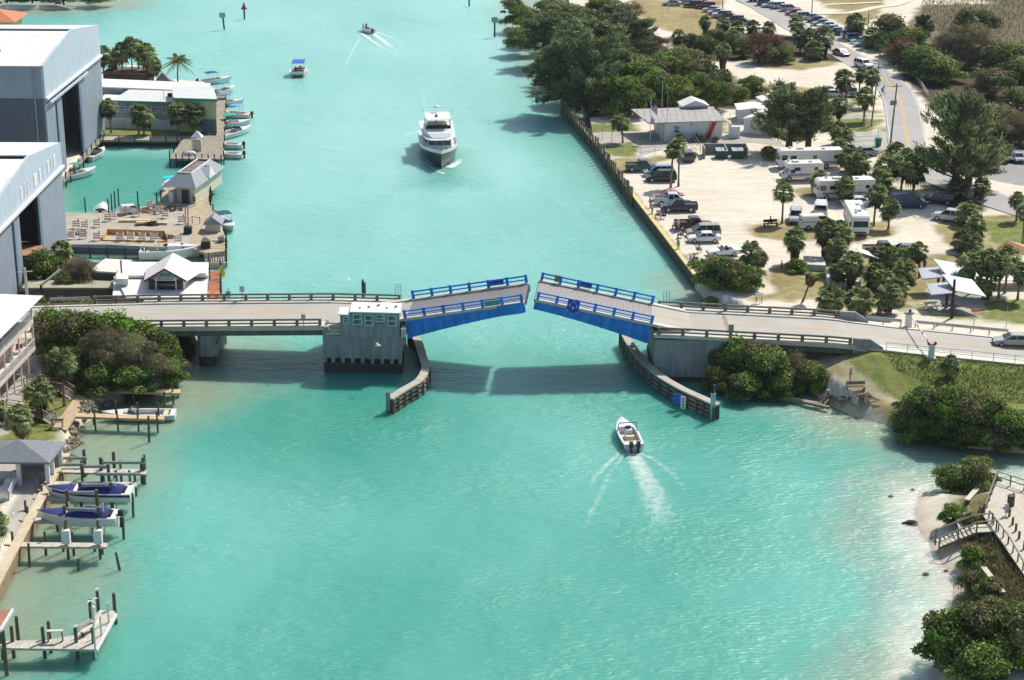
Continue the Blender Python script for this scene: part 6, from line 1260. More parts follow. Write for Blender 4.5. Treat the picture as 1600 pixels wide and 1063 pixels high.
NR=[('suv',1184,3,'3a4650','dark suv first in the row east of the road'),('suv',1197,9,'2e5158','dark green suv near the top of the eastern row'),('sedan',1205,12,'c2c8ce','pale sedan after the dark green suv'),('suv',1221,14,'d2d4d4','white boxy suv in the eastern row'),('suv',1234,18,'a9b0b8','silver suv behind the red hatchback'),('hatch',1241,24,'a32430','bright red car in the eastern row'),('sedan',1250,27,'5d6878','slate car after the red one'),('suv',1259,30,'b9b4aa','beige suv in the eastern row'),('sedan',1267,31,'bfc3c6','white car behind the pole'),('sedan',1275,35,'4b2530','dark maroon car after the pole'),('sedan',1284,40,'7f9298','grey green sedan in the eastern row'),('sedan',1292,44,'cfd2d4','white sedan after the grey green one'),('sedan',1299,49,'b5c4c8','pale green sedan in the eastern row'),('sedan',1305,53,'4f8084','teal sedan in the eastern row'),('pickup',1325,55,'24405a','dark blue pickup in the eastern row'),('suv',1330,59,'c4c8cc','white suv after the dark blue pickup'),('suv',1338,64,'3c6284','blue suv near the lower end of the eastern row'),('sedan',1345,68,'9fb0ba','silver blue sedan near the lower end'),('sedan',1350,73,'9fc0c4','light turquoise car last in the eastern row'),('sedan',1175,-3,'46525c','grey car at the top edge of the eastern row')]
for k,px,py,cc,lab in NR:car(k,px,py,8 if k in('suv','pickup')else 188,cc,lab,'cars in the row east of the beach road')
car('sedan',1314,87,295,'b3aca4','beige car driving down the beach road behind the white suv',None,name='moving_car');car('suv',1349,106,297,'d6d8da','white suv driving down the middle of the beach road',None,name='moving_car')
x_=P(1577,533,2.9);clone('sedan',on_road(x_.x,6.1,.02),math.radians(180)+math.atan(SLP),'silver sedan driving on the causeway towards the lowered gate',None,'a9a497','car',name='moving_car')
# ================================================================ people of the east side
def at(px,py):g=G(px,py);g.z+=.02;return g
person(at(1016,325),3.5,'person in grey standing by the piles of the seawall',top='8a8f8c',bot='5a5346');person(at(1019,336),3.8,'person in pale clothes standing at the edge of the yellow wall',top='c9c6ba',bot='b5ae9a',hat='c9c3b0')
def sitter(px,py,rz,lab,top,bot,chc,hat=None):g=at(px,py);chair_(g,rz,'chair of the '+lab.replace(' seated',''),chc);person(g,rz,lab,'sit',top,bot,hat=hat)
sitter(1028,341,3.6,'person in a white and red top seated in front of the navy pickup','d4cfcc','a8333a','b7b2ae','d6d4d0');sitter(1037,342,3.4,'person in blue seated beside the one in red and white','2f4a86','2b3350','31507a')
sitter(1055,358,3.5,'person in khaki seated left of the maroon pickup','8c8f74','9a6a52','7a7f68');person(at(1060,362),3.8,'person in white standing beside the khaki seated one',top='d9d6cf',bot='a89f8c',hat='c9c4b8')
sitter(1064,372,3.4,'person in white seated in front of the tan minivan','cfcac0','77684f','6b6a5a');person(at(1060,391),3.9,'person with a cap standing by the seawall pole',top='c7b9a4',bot='a39a86',hat='5a5650')
sitter(1091,395,.4,'person in a pale shirt seated between the sedan and the convertible','c9c0b2','7a705f','8a8a88');sitter(1080,415,3.7,'person in pale purple seated beside the bushes, left of the pair','b9a9b4','8a2f3a','5b2a34');sitter(1086,413,3.7,'person in dark clothes seated beside the bushes, right of the pair','4a4660','3a3444','6f7076')
bicycle(at(1075,401),.5,'white bicycle lying tilted near the end of the seawall','c9c9c4',.9);bicycle(at(1083,404),.3,'red bicycle leaning near the pair by the bushes','a05a48',.5)
post(1058,383,361,.06,'grey lamp post at the seawall beside the white sedan','lamp_post',grey_metal,cat='lamp post')
def ride(px,py,rz,lab,top,bc):g=at(px,py);g.z=RL+.12;bicycle(g,rz,'bicycle ridden by the '+lab.replace('person','person'),bc);person(g,rz,lab,'ride',top,'2b2b30',hat='2a2a2a')
ride(1370,134,-1.0,'person in dark clothes cycling down the roadside, farther one','3a3f48','333333');ride(1379,149,-1.0,'person in a purple top cycling down the roadside, nearer one','6a5a78','444444')
person(at(1328,596),-.2,'shirtless person in pale shorts and hat standing behind the bench',top='b98a70',bot='c9beb4',hat='d8cdb8',shirt=False);person(at(1294,632),2.2,'shirtless person in dark trousers and hat among the exposed roots',top='b98a70',bot='1e2350',hat='c9c9c4',shirt=False)
g=at(1205,352);bench(1204,354,'small dark bench on the dry grass by the lone tall palm',.2,dkt);person(g,3.3,'person in a dark top seated on the bench by the lone tall palm','sit','2c2f38','5b3a48')
person(at(1444,424),1,'person in dark clothes walking behind the picnic shelters',top='2e3036',bot='2b2b30')
def motorcycle(px,py,rz,lab):
 g=at(px,py);t=thing('motorcycle',lab,'motorcycle',g,rz)
 for x in(-.7,.7):MB().tube([(x,-.07,.33),(x,.07,.33)],.33,14).build('wheel',tyre,t)
 MB().box((.05,0,.75),(.8,.3,.35)).build('tank',paint,t,color='c9c9cc');MB().box((-.5,0,.8),(.6,.32,.14)).build('seat',black,t);MB().tube([(.4,-.38,1.1),(.45,0,1.05),(.4,.38,1.1)],.025).build('handlebar',chrome,t);MB().box((.6,0,.95),(.2,.35,.4)).build('fairing',paint,t,color='d9d9da');MB().box((0,0,.4),(.5,.3,.35)).build('engine',chrome,t)
 return g,t
g,t=motorcycle(1462,166,-2.0,'white motorcycle beyond the bend of the beach road');person(g+V(0,0,.3),-2.0,'person in red astride the white motorcycle','sit','c22a34','25262c',z_seat=.5,hat='b8202a')
# gulls
def gull(loc,rz,label,sp=.62,group='white gulls in flight'):
 t=thing('gull',label,'bird',loc,rz,group);R=[[(x,r*math.cos(a),r*math.sin(a))for a in np.linspace(0,5.5,7)]for x,r in((-.22,.02),(-.1,.06),(.05,.085),(.17,.055),(.24,.05),(.3,.01))]
 b=MB();b.loft(R);
 for s in(-1,1):
  p=[(.1,s*.05,.03),(.14,s*sp*.5,.2),(-.02,s*sp,.12),(-.1,s*sp,.1),(-.04,s*sp*.5,.17),(-.08,s*.05,.02)];b.add(p+[(x,y,z-.025)for x,y,z in p],[(0,1,4,5),(1,2,3,4),(11,10,7,6),(10,9,8,7),(0,6,7,1),(1,7,8,2),(3,9,10,4),(4,10,11,5)])
 b.add([(-.2,-.04,0),(-.36,-.09,0),(-.36,.09,0),(-.2,.04,0),(-.2,0,.02),(-.36,0,.02)],[(0,4,5,1),(4,3,2,5)]);b.build('body',M('gull_white','dcdcda',.7,.05,5),t);MB().tube([(.29,0,0),(.35,0,-.01)],[.015,.004],5).build('beak',M('beak','b98a3c'),t)
gull(P(545,438,9.5),.3,'white gull flying beyond the bridge house',.75);gull(P(591,540,5.0),.5,'white gull flying in front of the bascule pier',.6)
# ================================================================ boats
wht_b=M('gelcoat','d9dbd8',.3,.05,1.5);cream=M('cream_vinyl','c9bda2',.7,.1,3);teak=M('cockpit_floor','b3aa98',.8,.1,2)
def boat(px,py,hd,label,L_=6.5,B_=2.4,hull='d9dbd8',cons=0,ttop=None,bimini=None,cover=None,wind=0,eng=1,engc='17191c',seats=1,cabin=0,z=0.0,name='motorboat',group=None,stripe=None,H_=.85,cat='boat',crew=(),arch=0):
 g=P(px,py,z)if not isinstance(px,Vector)else px;t=thing(name,label,cat,g,math.radians(hd),group);n=12;bp=lambda u:B_/2*(.93+.07*min(1,u*3))*(1-max(0,(u-.4)/.6)**2.3);sh=lambda u:H_*(1+.35*u*u);X=lambda u:-L_/2+L_*u
 R=[];I=[]
 for i in range(n+1):
  u=i/n;w_=max(.02,bp(u));k=max(0,(u-.55)/.45)**2;s=sh(u);R.append([(X(u)+.0,-w_,s),(X(u)-.25*k,-w_*.82,.12+.5*k*s),(X(u)-.5*k,0,-.3+.45*k),(X(u)-.25*k,w_*.82,.12+.5*k*s),(X(u),w_,s)])
 b=MB();b.loft(R,caps=False,closed=False);b.quad(*R[0]);b.f[-1]=b.f[-1][::-1];h=b.build('hull',paint,t,color=hull);
 if stripe:
  b=MB();Q1=[[(p[0],s*(abs(p[1])+.015),p[2]-q)for p,q in((r[0],.12),(r[0],.34))]for r in R[:-1]for s in(1,)]
  for s in(-1,1):
   rr=[[(r[0][0],s*(max(.02,bp(i/n))*(1-.18*q/max(.1,r[0][2]-.12))+.012),r[0][2]-q)for q in(.1,.36)]for i,r in enumerate(R[:-1])]
   for a_,c_ in zip(rr,rr[1:]):b.quad(a_[0],c_[0],c_[1],a_[1])
  b.build('hull_stripe',M('stripe_'+stripe,stripe,.4,.1,2),t)
 c0,c1=.07,(.62 if not cabin else .42);us=[c0+(c1-c0)*i/6 for i in range(7)];fl=H_*.42
 b=MB();inn=[(X(u),bp(u)*.80)for u in us];
 for(xa,wa),(xb,wb)in zip(inn,inn[1:]):
  b.quad((xa,-wa,fl),(xb,-wb,fl),(xb,wb,fl),(xa,wa,fl))
 b.build('cockpit_floor',teak,t);b=MB()
 for i in range(6):
  ua,ub=us[i],us[i+1]
  for s in(-1,1):b.quad((X(ua),s*bp(ua),sh(ua)),(X(ub),s*bp(ub),sh(ub)),(X(ub),s*bp(ub)*.8,sh(ub)),(X(ua),s*bp(ua)*.8,sh(ua)));b.quad((X(ua),s*bp(ua)*.8,sh(ua)),(X(ub),s*bp(ub)*.8,sh(ub)),(X(ub),s*bp(ub)*.8,fl),(X(ua),s*bp(ua)*.8,fl))
 vs=[];m_=6
 for i in range(m_+1):u=c1+(1-c1)*i/m_;vs+=[(X(u),-bp(u)if i<m_ else-.02,sh(u)),(X(u),0,sh(u)+.1+(.12 if cabin else 0)),(X(u),bp(u)if i<m_ else .02,sh(u))]
 b.add(vs,[q for i in range(m_)for q in((3*i,3*i+3,3*i+4,3*i+1),(3*i+1,3*i+4,3*i+5,3*i+2))]);w1=bp(c1);b.quad((X(c1),-w1,sh(c1)),(X(c1),w1,sh(c1)),(X(c1),w1*.8,fl),(X(c1),-w1*.8,fl))
 b.box((X(.035),0,sh(0)-.06),(L_*.07,B_*.9,.12));b.quad((X(c0),-bp(c0)*.8,fl),(X(c0),bp(c0)*.8,fl),(X(c0),bp(c0)*.8,sh(0)),(X(c0),-bp(c0)*.8,sh(0)));b.build('deck',wht_b,t)
 if cons:cx=X(.42);MB().box((cx,0,fl+.5),(.8,.8,1.0),top=.85).build('console',wht_b,t);b=MB();b.add([(cx+.35,-.34,fl+1.0),(cx+.35,.34,fl+1.0),(cx+.1,.3,fl+1.35),(cx+.1,-.3,fl+1.35)],[(0,1,2,3)]);b.build('windscreen',glass_b,t);MB().box((cx-.9,0,fl+.3),(.5,.9,.6)).build('seat',cream,t)
 if seats and not cover:MB().box((X(.13),0,fl+.22),(.5,B_*.7,.4)).build('stern_bench',cream,t);
 if seats and not cover and not cons and not cabin:MB().box((X(.66),0,fl+.2+.35),(.5,B_*.5,.35)).build('bow_seat',cream,t)
 def top_(cx,lx,wy,zc,col,arch,nm,pr=.45):
  b=MB();rr=[[(cx+lx*(a-.5),wy*(c-.5),zc+arch*(1-(2*a-1)**2)+.06*(1-(2*c-1)**2))for c in np.linspace(0,1,5)]for a in np.linspace(0,1,6)]
  b.loft(rr,caps=False,closed=False);b.loft([[(x,y,z-.05)for x,y,z in r]for r in rr],caps=False,closed=False);b.build(nm,cloth,t,color=col);b=MB()
  for s in(-1,1):
   for a in(-pr,pr):b.tube([(cx+lx*a*.6,s*wy*.46,H_),(cx+lx*a,s*wy*.46,zc)],.025,5)
  b.build('frame_poles',chrome,t)
 if ttop:top_(X(.42),1.7,1.7,fl+2.0,ttop,.03,'t_top')
 if arch:b=MB();b.tube([(X(.5),-bp(.5)*.95,H_),(X(.5),-bp(.5)*.8,H_+1.0),(X(.5),bp(.5)*.8,H_+1.0),(X(.5),bp(.5)*.95,H_)],.06,6);b.build('navy_arch',M('arch_navy','20286a',.5,.1,2),t)
 if bimini:top_(X(.38),L_*.34,B_*.85,H_+1.35,bimini,.12,'bimini_top')
 if wind:
  u=.6 if not cabin else .44;x=X(u);w1=bp(u)*.86;b=MB();s1=sh(u);b.add([(x,-w1,s1+.05),(x+.45,-w1*.45,s1+.05),(x+.45,w1*.45,s1+.05),(x,w1,s1+.05),(x-.25,-w1*.95,s1+.45),(x+.15,-w1*.42,s1+.45),(x+.15,w1*.42,s1+.45),(x-.25,w1*.95,s1+.45),(x-.9,-w1,s1+.02),(x-.9,w1,s1+.02)],[(0,1,5,4),(1,2,6,5),(2,3,7,6),(8,0,4),(3,9,7)]);b.build('windscreen',glass_b,t)
 if cabin:
  MB().loft([[(X(u),-bp(u)*.7,sh(u)+.02),(X(u),-bp(u)*.55,sh(u)+hh),(X(u),bp(u)*.55,sh(u)+hh),(X(u),bp(u)*.7,sh(u)+.02)]for u,hh in((.45,.55),(.6,.5),(.78,.3),(.92,.12))]).build('cabin_trunk',wht_b,t);MB().box((X(.7),bp(.7)*.66,sh(.7)+.2),(.5,.03,.12)).build('port_light',glass,t);MB().box((X(.7),-bp(.7)*.66,sh(.7)+.2),(.5,.03,.12)).build('port_light',glass,t)
  b=MB();b.tube([(X(.32),-bp(.3)*.9,sh(.3)),(X(.26),-bp(.3)*.7,sh(.3)+1.1),(X(.26),bp(.3)*.7,sh(.3)+1.1),(X(.32),bp(.3)*.9,sh(.3))],.07,6);b.build('radar_arch',wht_b,t)
 if cover:
  for ca,cb,pk in((.1,.62,.62),(.66,.97,.12)):
   rr=[]
   for i in range(9):
    u=ca+(cb-ca)*i/8;w_=bp(u)*.94;pkk=pk*math.sin(math.pi*min(1,.12+.88*i/8))**.7+.03;rr.append([(X(u),w_*c,sh(u)+.03+pkk*(1-abs(c)**1.8)*(1+.08*math.sin(i*2.1)))for c in np.linspace(-1,1,9)])
   MB().loft(rr,caps=False,closed=False).build('canvas_cover',cloth,t,color=cover,smooth=True)
 for i in range(eng):
  y=(i-(eng-1)/2)*.75;b=MB();b.box((-L_/2-.28,y,H_+.12),(.55,.42,.55),top=.8);b.box((-L_/2-.3,y,.15),(.3,.2,1.0));b.build('outboard_motor',M('motor_'+engc,engc,.35,.1,3),t)
 for(cxx,cyy,col,lab)in crew:ca=math.cos(math.radians(hd));sa=math.sin(math.radians(hd));person(g+V(cxx*ca-cyy*sa,cxx*sa+cyy*ca,fl),math.radians(hd),lab,'sit' if 'seated' in lab else 'stand',col,'3a3a44',z_seat=.4)
 return t
boat(980,686,98,'white twin-engine open boat heading for the bridge with a red cushion at the stern',7.3,2.3,wind=0,cons=1,eng=2,arch=1,crew=((-.6,0,'a06a58','person seated at the helm of the twin-engine boat'),))
g=P(983,693,0);t_=MB();t_.ball((0,0,0),(.32,.85,.16),10);o=t_.build('cushion',M('crimson_cushion','8e1832',.8,.1,3));o.location=g+V(.1,.5,.8);tag(o,'round crimson cushion on the stern seat of the twin-engine boat','cushion')
boat(573,50,120,'small white skiff speeding up the channel far away',5.6,2.1,cons=0,seats=1,crew=((.2,0,'2c3038','person standing at the tiller of the small skiff'),(1.0,.3,'5b3a3a','person seated forward in the small skiff')))
def pontoon(px,py,hd,label):
 g=P(px,py,0);t=thing('pontoon_boat',label,'boat',g,math.radians(hd));
 for s in(-1,1):MB().tube([(-3.3,s*.95,.15),(3,s*.95,.15),(3.5,s*.95,.35)],[.34,.34,.08],9).build('pontoon',grey_metal,t)
 MB().box((0,0,.6),(6.8,2.6,.12)).build('deck',M('pontoon_deck','9aa0a0',.8,.1,2),t);
 for s in(-1,1):MB().box((0,s*1.27,.95),(6.4,.05,.6)).build('side_panel',wht_b,t)
 MB().box((3.2,0,.95),(.05,2.5,.6)).build('front_panel',wht_b,t)
 for x,c in((2.2,'b03a32'),(-.4,'c2c2be'),(-2.4,'b03a32')):MB().box((x,0,.85),(.6,2.2,.4)).build('seat',cloth,t,color=c)
 MB().box((0,0,2.75),(4.2,2.5,.1)).build('awning',M('awning_blue','2458b4',.8,.1,2),t);b=MB();[b.tube([(x,s*1.2,.6),(x,s*1.2,2.7)],.03,5)for x in(-2,2)for s in(-1,1)];b.build('awning_poles',chrome,t)
 MB().box((-3.5,0,.6),(.5,.45,1.0)).build('outboard_motor',black,t)
 for x,y,c,lab in((1.4,-.5,'2f3540','person in dark top seated on the left of the pontoon boat'),(1.3,.6,'a8322e','person in red seated on the right of the pontoon boat')):
  ca,sa=math.cos(math.radians(hd)),math.sin(math.radians(hd));person(g+V(x*ca-y*sa,x*sa+y*ca,.67),math.radians(hd),lab,'sit',c,'444650')
pontoon(467,117,-88,'white pontoon boat with a blue awning and red seats in mid channel')
def yacht(px,py,hd):
 g=P(px,py,0);t=thing('motor_yacht','big white motor yacht with dark green hull approaching the bridge','yacht',g,math.radians(hd));L_,B_=21.0,6.3;X=lambda u:-L_/2+L_*u;bp=lambda u:B_/2*(.9+.1*min(1,u*4))*(1-max(0,(u-.5)/.5)**2.2);sh=lambda u:2.1+1.1*u**2.2
 us=[i/16 for i in range(17)];R=[]
 for u in us:w_=max(.03,bp(u));k=max(0,(u-.5)/.5)**2;R.append([(X(u),-w_,sh(u)),(X(u)-.9*k,-w_*(.9-.35*k),.3),(X(u)-1.4*k,0,-1.2),(X(u)-.9*k,w_*(.9-.35*k),.3),(X(u),w_,sh(u))])
 b=MB();b.loft(R,caps=False,closed=False);b.quad(*R[0][::-1]);b.build('hull',M('hull_green','16302f',.22,.15,1,spec=.7),t,smooth=False)
 b=MB()
 for s in(-1,1):
  rr=[[(X(u),s*max(.05,bp(u)),sh(u)-.02),(X(u),s*max(.05,bp(u)),sh(u)+.55),(X(u),s*max(.02,bp(u)-.12),sh(u)+.55),(X(u),s*max(.02,bp(u)-.12),sh(u)-.02)]for u in us];b.loft(rr)
 b.build('bulwark',wht_b,t);b=MB();[b.quad((X(a),-bp(a),sh(a)+.01),(X(c),-bp(c),sh(c)+.01),(X(c),bp(c),sh(c)+.01),(X(a),bp(a),sh(a)+.01))for a,c in zip(us,us[1:])];b.build('main_deck',wht_b,t)
 b=MB();b.add([(X(u),s*(max(.03,bp(u))*(.93-.05*u)+.03),.45+.1*u+d)for u in us[:15]for s,d in((-1,0),(-1,.09))],[(2*i,2*i+2,2*i+3,2*i+1)for i in range(14)]);b.build('boot_line',white,t)
 def tier(x0,x1,w0,w1,z0,z1,rake,nm,wt=None):MB().add([(x0,-w0,z0),(x1,-w1,z0),(x1,w1,z0),(x0,w0,z0),(x0,-w0*.95,z1),(x1-rake,-w1*.9,z1),(x1-rake,w1*.9,z1),(x0,w0*.95,z1)],[(0,1,5,4),(1,2,6,5),(2,3,7,6),(3,0,4,7),(4,5,6,7)]).build(nm,wht_b,t)
 tier(-7.5,4.4,2.5,2.1,2.2,4.5,.7,'main_cabin');f=V(4.4+.03,0,0);b=MB();b.add([(4.28,-1.85,3.2),(4.28,1.85,3.2),(3.9,1.8,4.3),(3.9,-1.8,4.3)],[(0,1,2,3)]);w_=b.build('windshield',M('yacht_glass','3c4a5a',.08,.2,1,spec=.8),t)
 m3=MB();[m3.bar((4.32,y,3.2),(3.95,y,4.3),.06,.06)for y in(-.62,.62)];m3.build('mullion',wht_b,w_)
 for s in(-1,1):b=MB();b.add([(-5.5,s*2.48,3.1),(3.2,s*2.16,3.1),(2.9,s*2.07,4.1),(-5.5,s*2.4,4.1)],[(0,1,2,3)]);b.build('side_window',MC['yacht_glass'],t)
 b=MB();b.loft([[(x,-w_,z),(x,-w_,z+.14),(x,w_,z+.14),(x,w_,z)]for x,w_,z in((-9,2.9,4.55),(2.5,2.75,4.55),(4.6,2.2,4.45),(5.3,1.4,4.35))]);b.build('upper_deck',wht_b,t)
 b=MB();b.loft([[(x,-w_,z0),(x,-w_*.97,z1),(x,w_*.97,z1),(x,w_,z0)]for x,w_,z0,z1 in((-3,2.4,4.7,5.7),(1.2,2.4,4.7,5.75),(3.6,1.9,4.65,5.35),(4.6,1.2,4.6,4.7))]);b.build('flybridge_cowl',wht_b,t)
 b=MB();b.add([(1.5,-2.1,5.72),(1.5,2.1,5.72),(1.0,2.0,6.3),(1.0,-2.0,6.3)],[(0,1,2,3)]);b.build('venturi_screen',glass,t);MB().box((-.8,0,5.95),(1.0,3.2,.6)).build('helm_seats',cream,t);MB().box((-2.6,0,5.9),(.8,3.4,.5)).build('aft_seats',cream,t)
 MB().loft([[(x,-w_,z),(x,-w_,z+.1),(x,w_,z+.1),(x,w_,z)]for x,w_,z in((-4.4,2.1,7.5),(.6,2.15,7.55),(1.7,1.8,7.45))]).build('hardtop',wht_b,t);b=MB();[b.tube([(x,s*2.1,5),(x+.2,s*2.0,7.5)],.06,6)for x in(-4,-1,1.1)for s in(-1,1)];b.build('hardtop_posts',wht_b,t)
 b=MB();b.tube([(-4.2,-2.3,7.6),(-4.4,-2.3,8.5),(-4.4,2.3,8.5),(-4.2,2.3,7.6)],.07,6);b.build('radar_arch',wht_b,t);MB().ball((-4.2,0,8.7),(.5,.5,.3)).build('radar_dome',white,t);MB().tube([(-4.2,.3,8.5),(-4.2,.3,10.2)],.03,5).build('antenna',white,t)
 b=MB();pts=[(X(u),s*max(.05,bp(u)-.1),sh(u)+1.15)for s in(-1,1)for u in([.45,.6,.75,.88,.99]if s<0 else[.99,.88,.75,.6,.45])];b.tube(pts,.03,5);[b.tube([(p[0],p[1],p[2]-.6),p],.025,4)for p in pts];b.build('bow_rail',chrome,t)
 MB().box((8.6,0,3.15),(1.0,.7,.3)).build('windlass',M('dark_fitting','4a3a34',.6,.3,3),t);person(g+V(-.3,.3,5.45),math.radians(hd),'person in dark clothes at the flybridge helm of the yacht','stand','3a3f4a','2c2f38');return t
yt=yacht(685,243,-85);yt.scale=(1,1,.86)
# boats along the marina dock
MB_G='boats moored along the marina dock'
for px,py,hd,lab,kw in[(337,130,28,'white runabout with a dark blue bimini at the far end of the dock',dict(L_=7,bimini='1d4a86',seats=1)),(352,146,60,'boat with a teal sun canopy beside the green fascia building',dict(L_=6,bimini='2f8a9a')),(358,165,15,'white boat with a grey bimini moored at the dock',dict(L_=6,bimini='6f8290')),(364,183,165,'white boat with a pale blue bimini moored at the dock',dict(L_=7,bimini='5fa3c4')),(366,198,20,'white boat with a small bright teal canopy',dict(L_=6.4,bimini='17a08c',cons=1)),(367,212,55,'long white boat moored diagonally, bow outwards',dict(L_=8.5,B_=2.6,wind=1)),(358,232,175,'small cream dinghy boat, upper of the pair at the dock corner',dict(L_=4.6,B_=2.0,seats=1)),(358,247,175,'small cream dinghy boat, lower of the pair at the dock corner',dict(L_=4.6,B_=2.0,seats=1)),(150,246,75,'white open boat seen from the stern by the hangar walkway',dict(L_=6.5,B_=2.5,eng=1,cons=0,wind=1)),(124,277,50,'white centre console boat with a green t-top in the basin',dict(L_=7,B_=2.5,cons=1,ttop='2f9a7c')),(266,297,100,'white boat with a turquoise bimini beside the fuel dock',dict(L_=6,bimini='18b8bc')),(352,357,-60,'white boat with a dark bimini and tan seats outside the fuel dock',dict(L_=6.5,B_=2.5,bimini='2c4258',wind=1)),(268,403,4,'long white cabin cruiser in the slip behind the restaurant',dict(L_=8.6,B_=2.9,cabin=1,wind=1,H_=1.25,eng=0,name='cabin_cruiser')),(160,333,95,'white boat under a black and white cover at the back of the works dock',dict(L_=4.5,B_=2.2,cover='cfcfca'))]:boat(px,py,hd,lab,group=MB_G,**kw)
boat(217,655,183,'white bowrider between the two wooden piers of the motel',8.0,2.3,wind=1,eng=0,H_=.75,name='bowrider')
boat(P(138,787,1.0),0,178,'white boat with navy canvas covers and navy hull stripe, raised on the upper lift',8.6,2.5,cover='1b2560',eng=1,stripe='1b2450',H_=1.0)if False else None
for px,py,zz,lab,st in((140,780,1.1,'white boat with navy canvas covers and a navy hull stripe on the upper lift','1b2450'),(122,818,1.1,'white boat with navy canvas covers and plain hull on the lower lift',None)):
 boat(P(px,py,zz),0,179,lab,8.4 if st else 7.6,2.5,cover='1c2668',eng=1 if not st else 0,stripe=st,H_=1.0,name='covered_boat',group='covered boats on lifts')
# ================================================================ marina buildings
def rp(px,py,p0,n):
 r,u=px-800.0,531.5-py;d=Vector((r,F*CT+u*ST,-F*ST+u*CT));o=Vector((0,0,CH));return o+d*((p0-o).dot(n)/d.dot(n))
def hangar(label,bx,by,ty,near_top,rib,ridge_rise,door,letters=False):
 He=ph(bx,by,ty,LL);F_=P(bx,by,LL);F_.z=0;zt=LL+He;N_=P(near_top[0],near_top[1],zt);Fx=P(bx-2,ty,zt);d=(Fx-N_);d.z=0;D=d.length;d.normalize();r=Vector((d.y,-d.x,0))
 base=V(Fx.x,Fx.y,0)-d*D;t=thing('boat_hangar',label,'boat storage hangar',V(base.x,base.y,LL));Wd=45;zs=LL+He*(.773 if letters else .725)
 q=lambda u,v,z:base+d*u-r*v+V(0,0,z)
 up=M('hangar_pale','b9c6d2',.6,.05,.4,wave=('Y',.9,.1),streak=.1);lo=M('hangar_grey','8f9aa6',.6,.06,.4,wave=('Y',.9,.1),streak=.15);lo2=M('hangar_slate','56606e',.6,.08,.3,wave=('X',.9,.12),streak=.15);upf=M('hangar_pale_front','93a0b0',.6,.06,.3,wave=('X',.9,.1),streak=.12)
 # front (gable) wall, lower part split around the door opening
 pl=q(0,0,0);u0,u1=[(rp(x,y,pl,r)-base).dot(d)for x,y in door[:2]];zd=rp(*door[2],pl,r).z
 for a,c,z0,z1 in((0,u0,LL-.3,zs),(u1,D,LL-.3,zs),(u0,u1,zd,zs)):
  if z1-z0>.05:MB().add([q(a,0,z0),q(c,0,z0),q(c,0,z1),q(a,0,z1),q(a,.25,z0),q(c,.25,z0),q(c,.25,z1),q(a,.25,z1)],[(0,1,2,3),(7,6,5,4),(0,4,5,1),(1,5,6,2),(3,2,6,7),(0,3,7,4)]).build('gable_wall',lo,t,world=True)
 zr=zt+ridge_rise;g0,g1=D*.5-.9,D*.5+1.2
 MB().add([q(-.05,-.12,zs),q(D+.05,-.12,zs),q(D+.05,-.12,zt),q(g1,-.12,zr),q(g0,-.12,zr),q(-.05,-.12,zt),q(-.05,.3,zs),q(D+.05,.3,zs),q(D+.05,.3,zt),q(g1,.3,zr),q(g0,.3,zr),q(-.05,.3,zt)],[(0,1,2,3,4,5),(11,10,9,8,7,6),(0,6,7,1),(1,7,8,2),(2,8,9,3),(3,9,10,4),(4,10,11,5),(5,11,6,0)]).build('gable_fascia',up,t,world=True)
 MB().bar(q(-.1,-.3,zs-.1),q(D,-.3,zs-.1),.35,.35).build('fascia_trim',white,t,world=True)
 if not letters:MB().bar(q(u0-(u1-u0)*.8,-.5,zs-.9),q(u1+(u1-u0)*.45,-.5,zs-.9),.3,.35).build('door_track',up,t,world=True)
 # near long wall (towards the camera)
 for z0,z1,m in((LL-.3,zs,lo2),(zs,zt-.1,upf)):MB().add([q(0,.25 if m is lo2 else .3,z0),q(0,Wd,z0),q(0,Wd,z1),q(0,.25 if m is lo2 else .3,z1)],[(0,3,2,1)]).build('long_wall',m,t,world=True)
 MB().add([q(D,.25,LL),q(D,Wd,LL),q(D,Wd,zt-.1),q(D,.25,zt-.1)],[(0,1,2,3)]).build('rear_wall',lo,t,world=True)
 MB().add([q(.1,Wd,LL),q(D-.1,Wd,LL),q(D-.1,Wd,zt-.1),q(.1,Wd,zt-.1)],[(0,1,2,3)]).build('end_wall',lo,t,world=True)
 for a,c,za,zc in((-.2,g0,zt-.05,zr+.02),(g1,D+.2,zr+.02,zt-.05)):
  vs=[q(a,.1,za),q(c,.1,zc),q(c,Wd,zc),q(a,Wd,za)];MB().add(vs+[v-V(0,0,.18)for v in vs],[(3,2,1,0),(4,5,6,7),(0,1,5,4),(1,2,6,5),(2,3,7,6),(3,0,4,7)]).build('roof_slope',white_roof,t,world=True)
 MB().add([q(g0,.4,zr-1.0),q(g1,.4,zr-1.0),q(g1,Wd,zr-1.0),q(g0,Wd,zr-1.0)],[(0,1,2,3)]).build('ridge_vent',M('vent_dark','1f242b',.8,.2,1),t,world=True)
 MB().bar(q((g0+g1)/2,.5,zr-.35),q((g0+g1)/2,Wd,zr-.35),.25,.2).build('vent_beam',grey_metal,t,world=True)
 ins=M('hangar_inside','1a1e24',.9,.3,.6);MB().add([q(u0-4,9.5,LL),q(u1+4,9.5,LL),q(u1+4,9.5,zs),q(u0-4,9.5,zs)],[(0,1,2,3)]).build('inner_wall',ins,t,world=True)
 MB().bar(q(u1-.2,-.2,LL),q(u1-.2,-.2,zs-.6),(u1-u0)*.12,.2,up=r).build('sliding_door',M('door_blue','5b7690',.6,.1,1),t,world=True)
 MB().bar(q(u0-(u1-u0)*.35,-.15,LL),q(u0-(u1-u0)*.35,-.15,zs-.5),.5,.1,up=r).build('door_seam',MC['door_blue'],t,world=True)
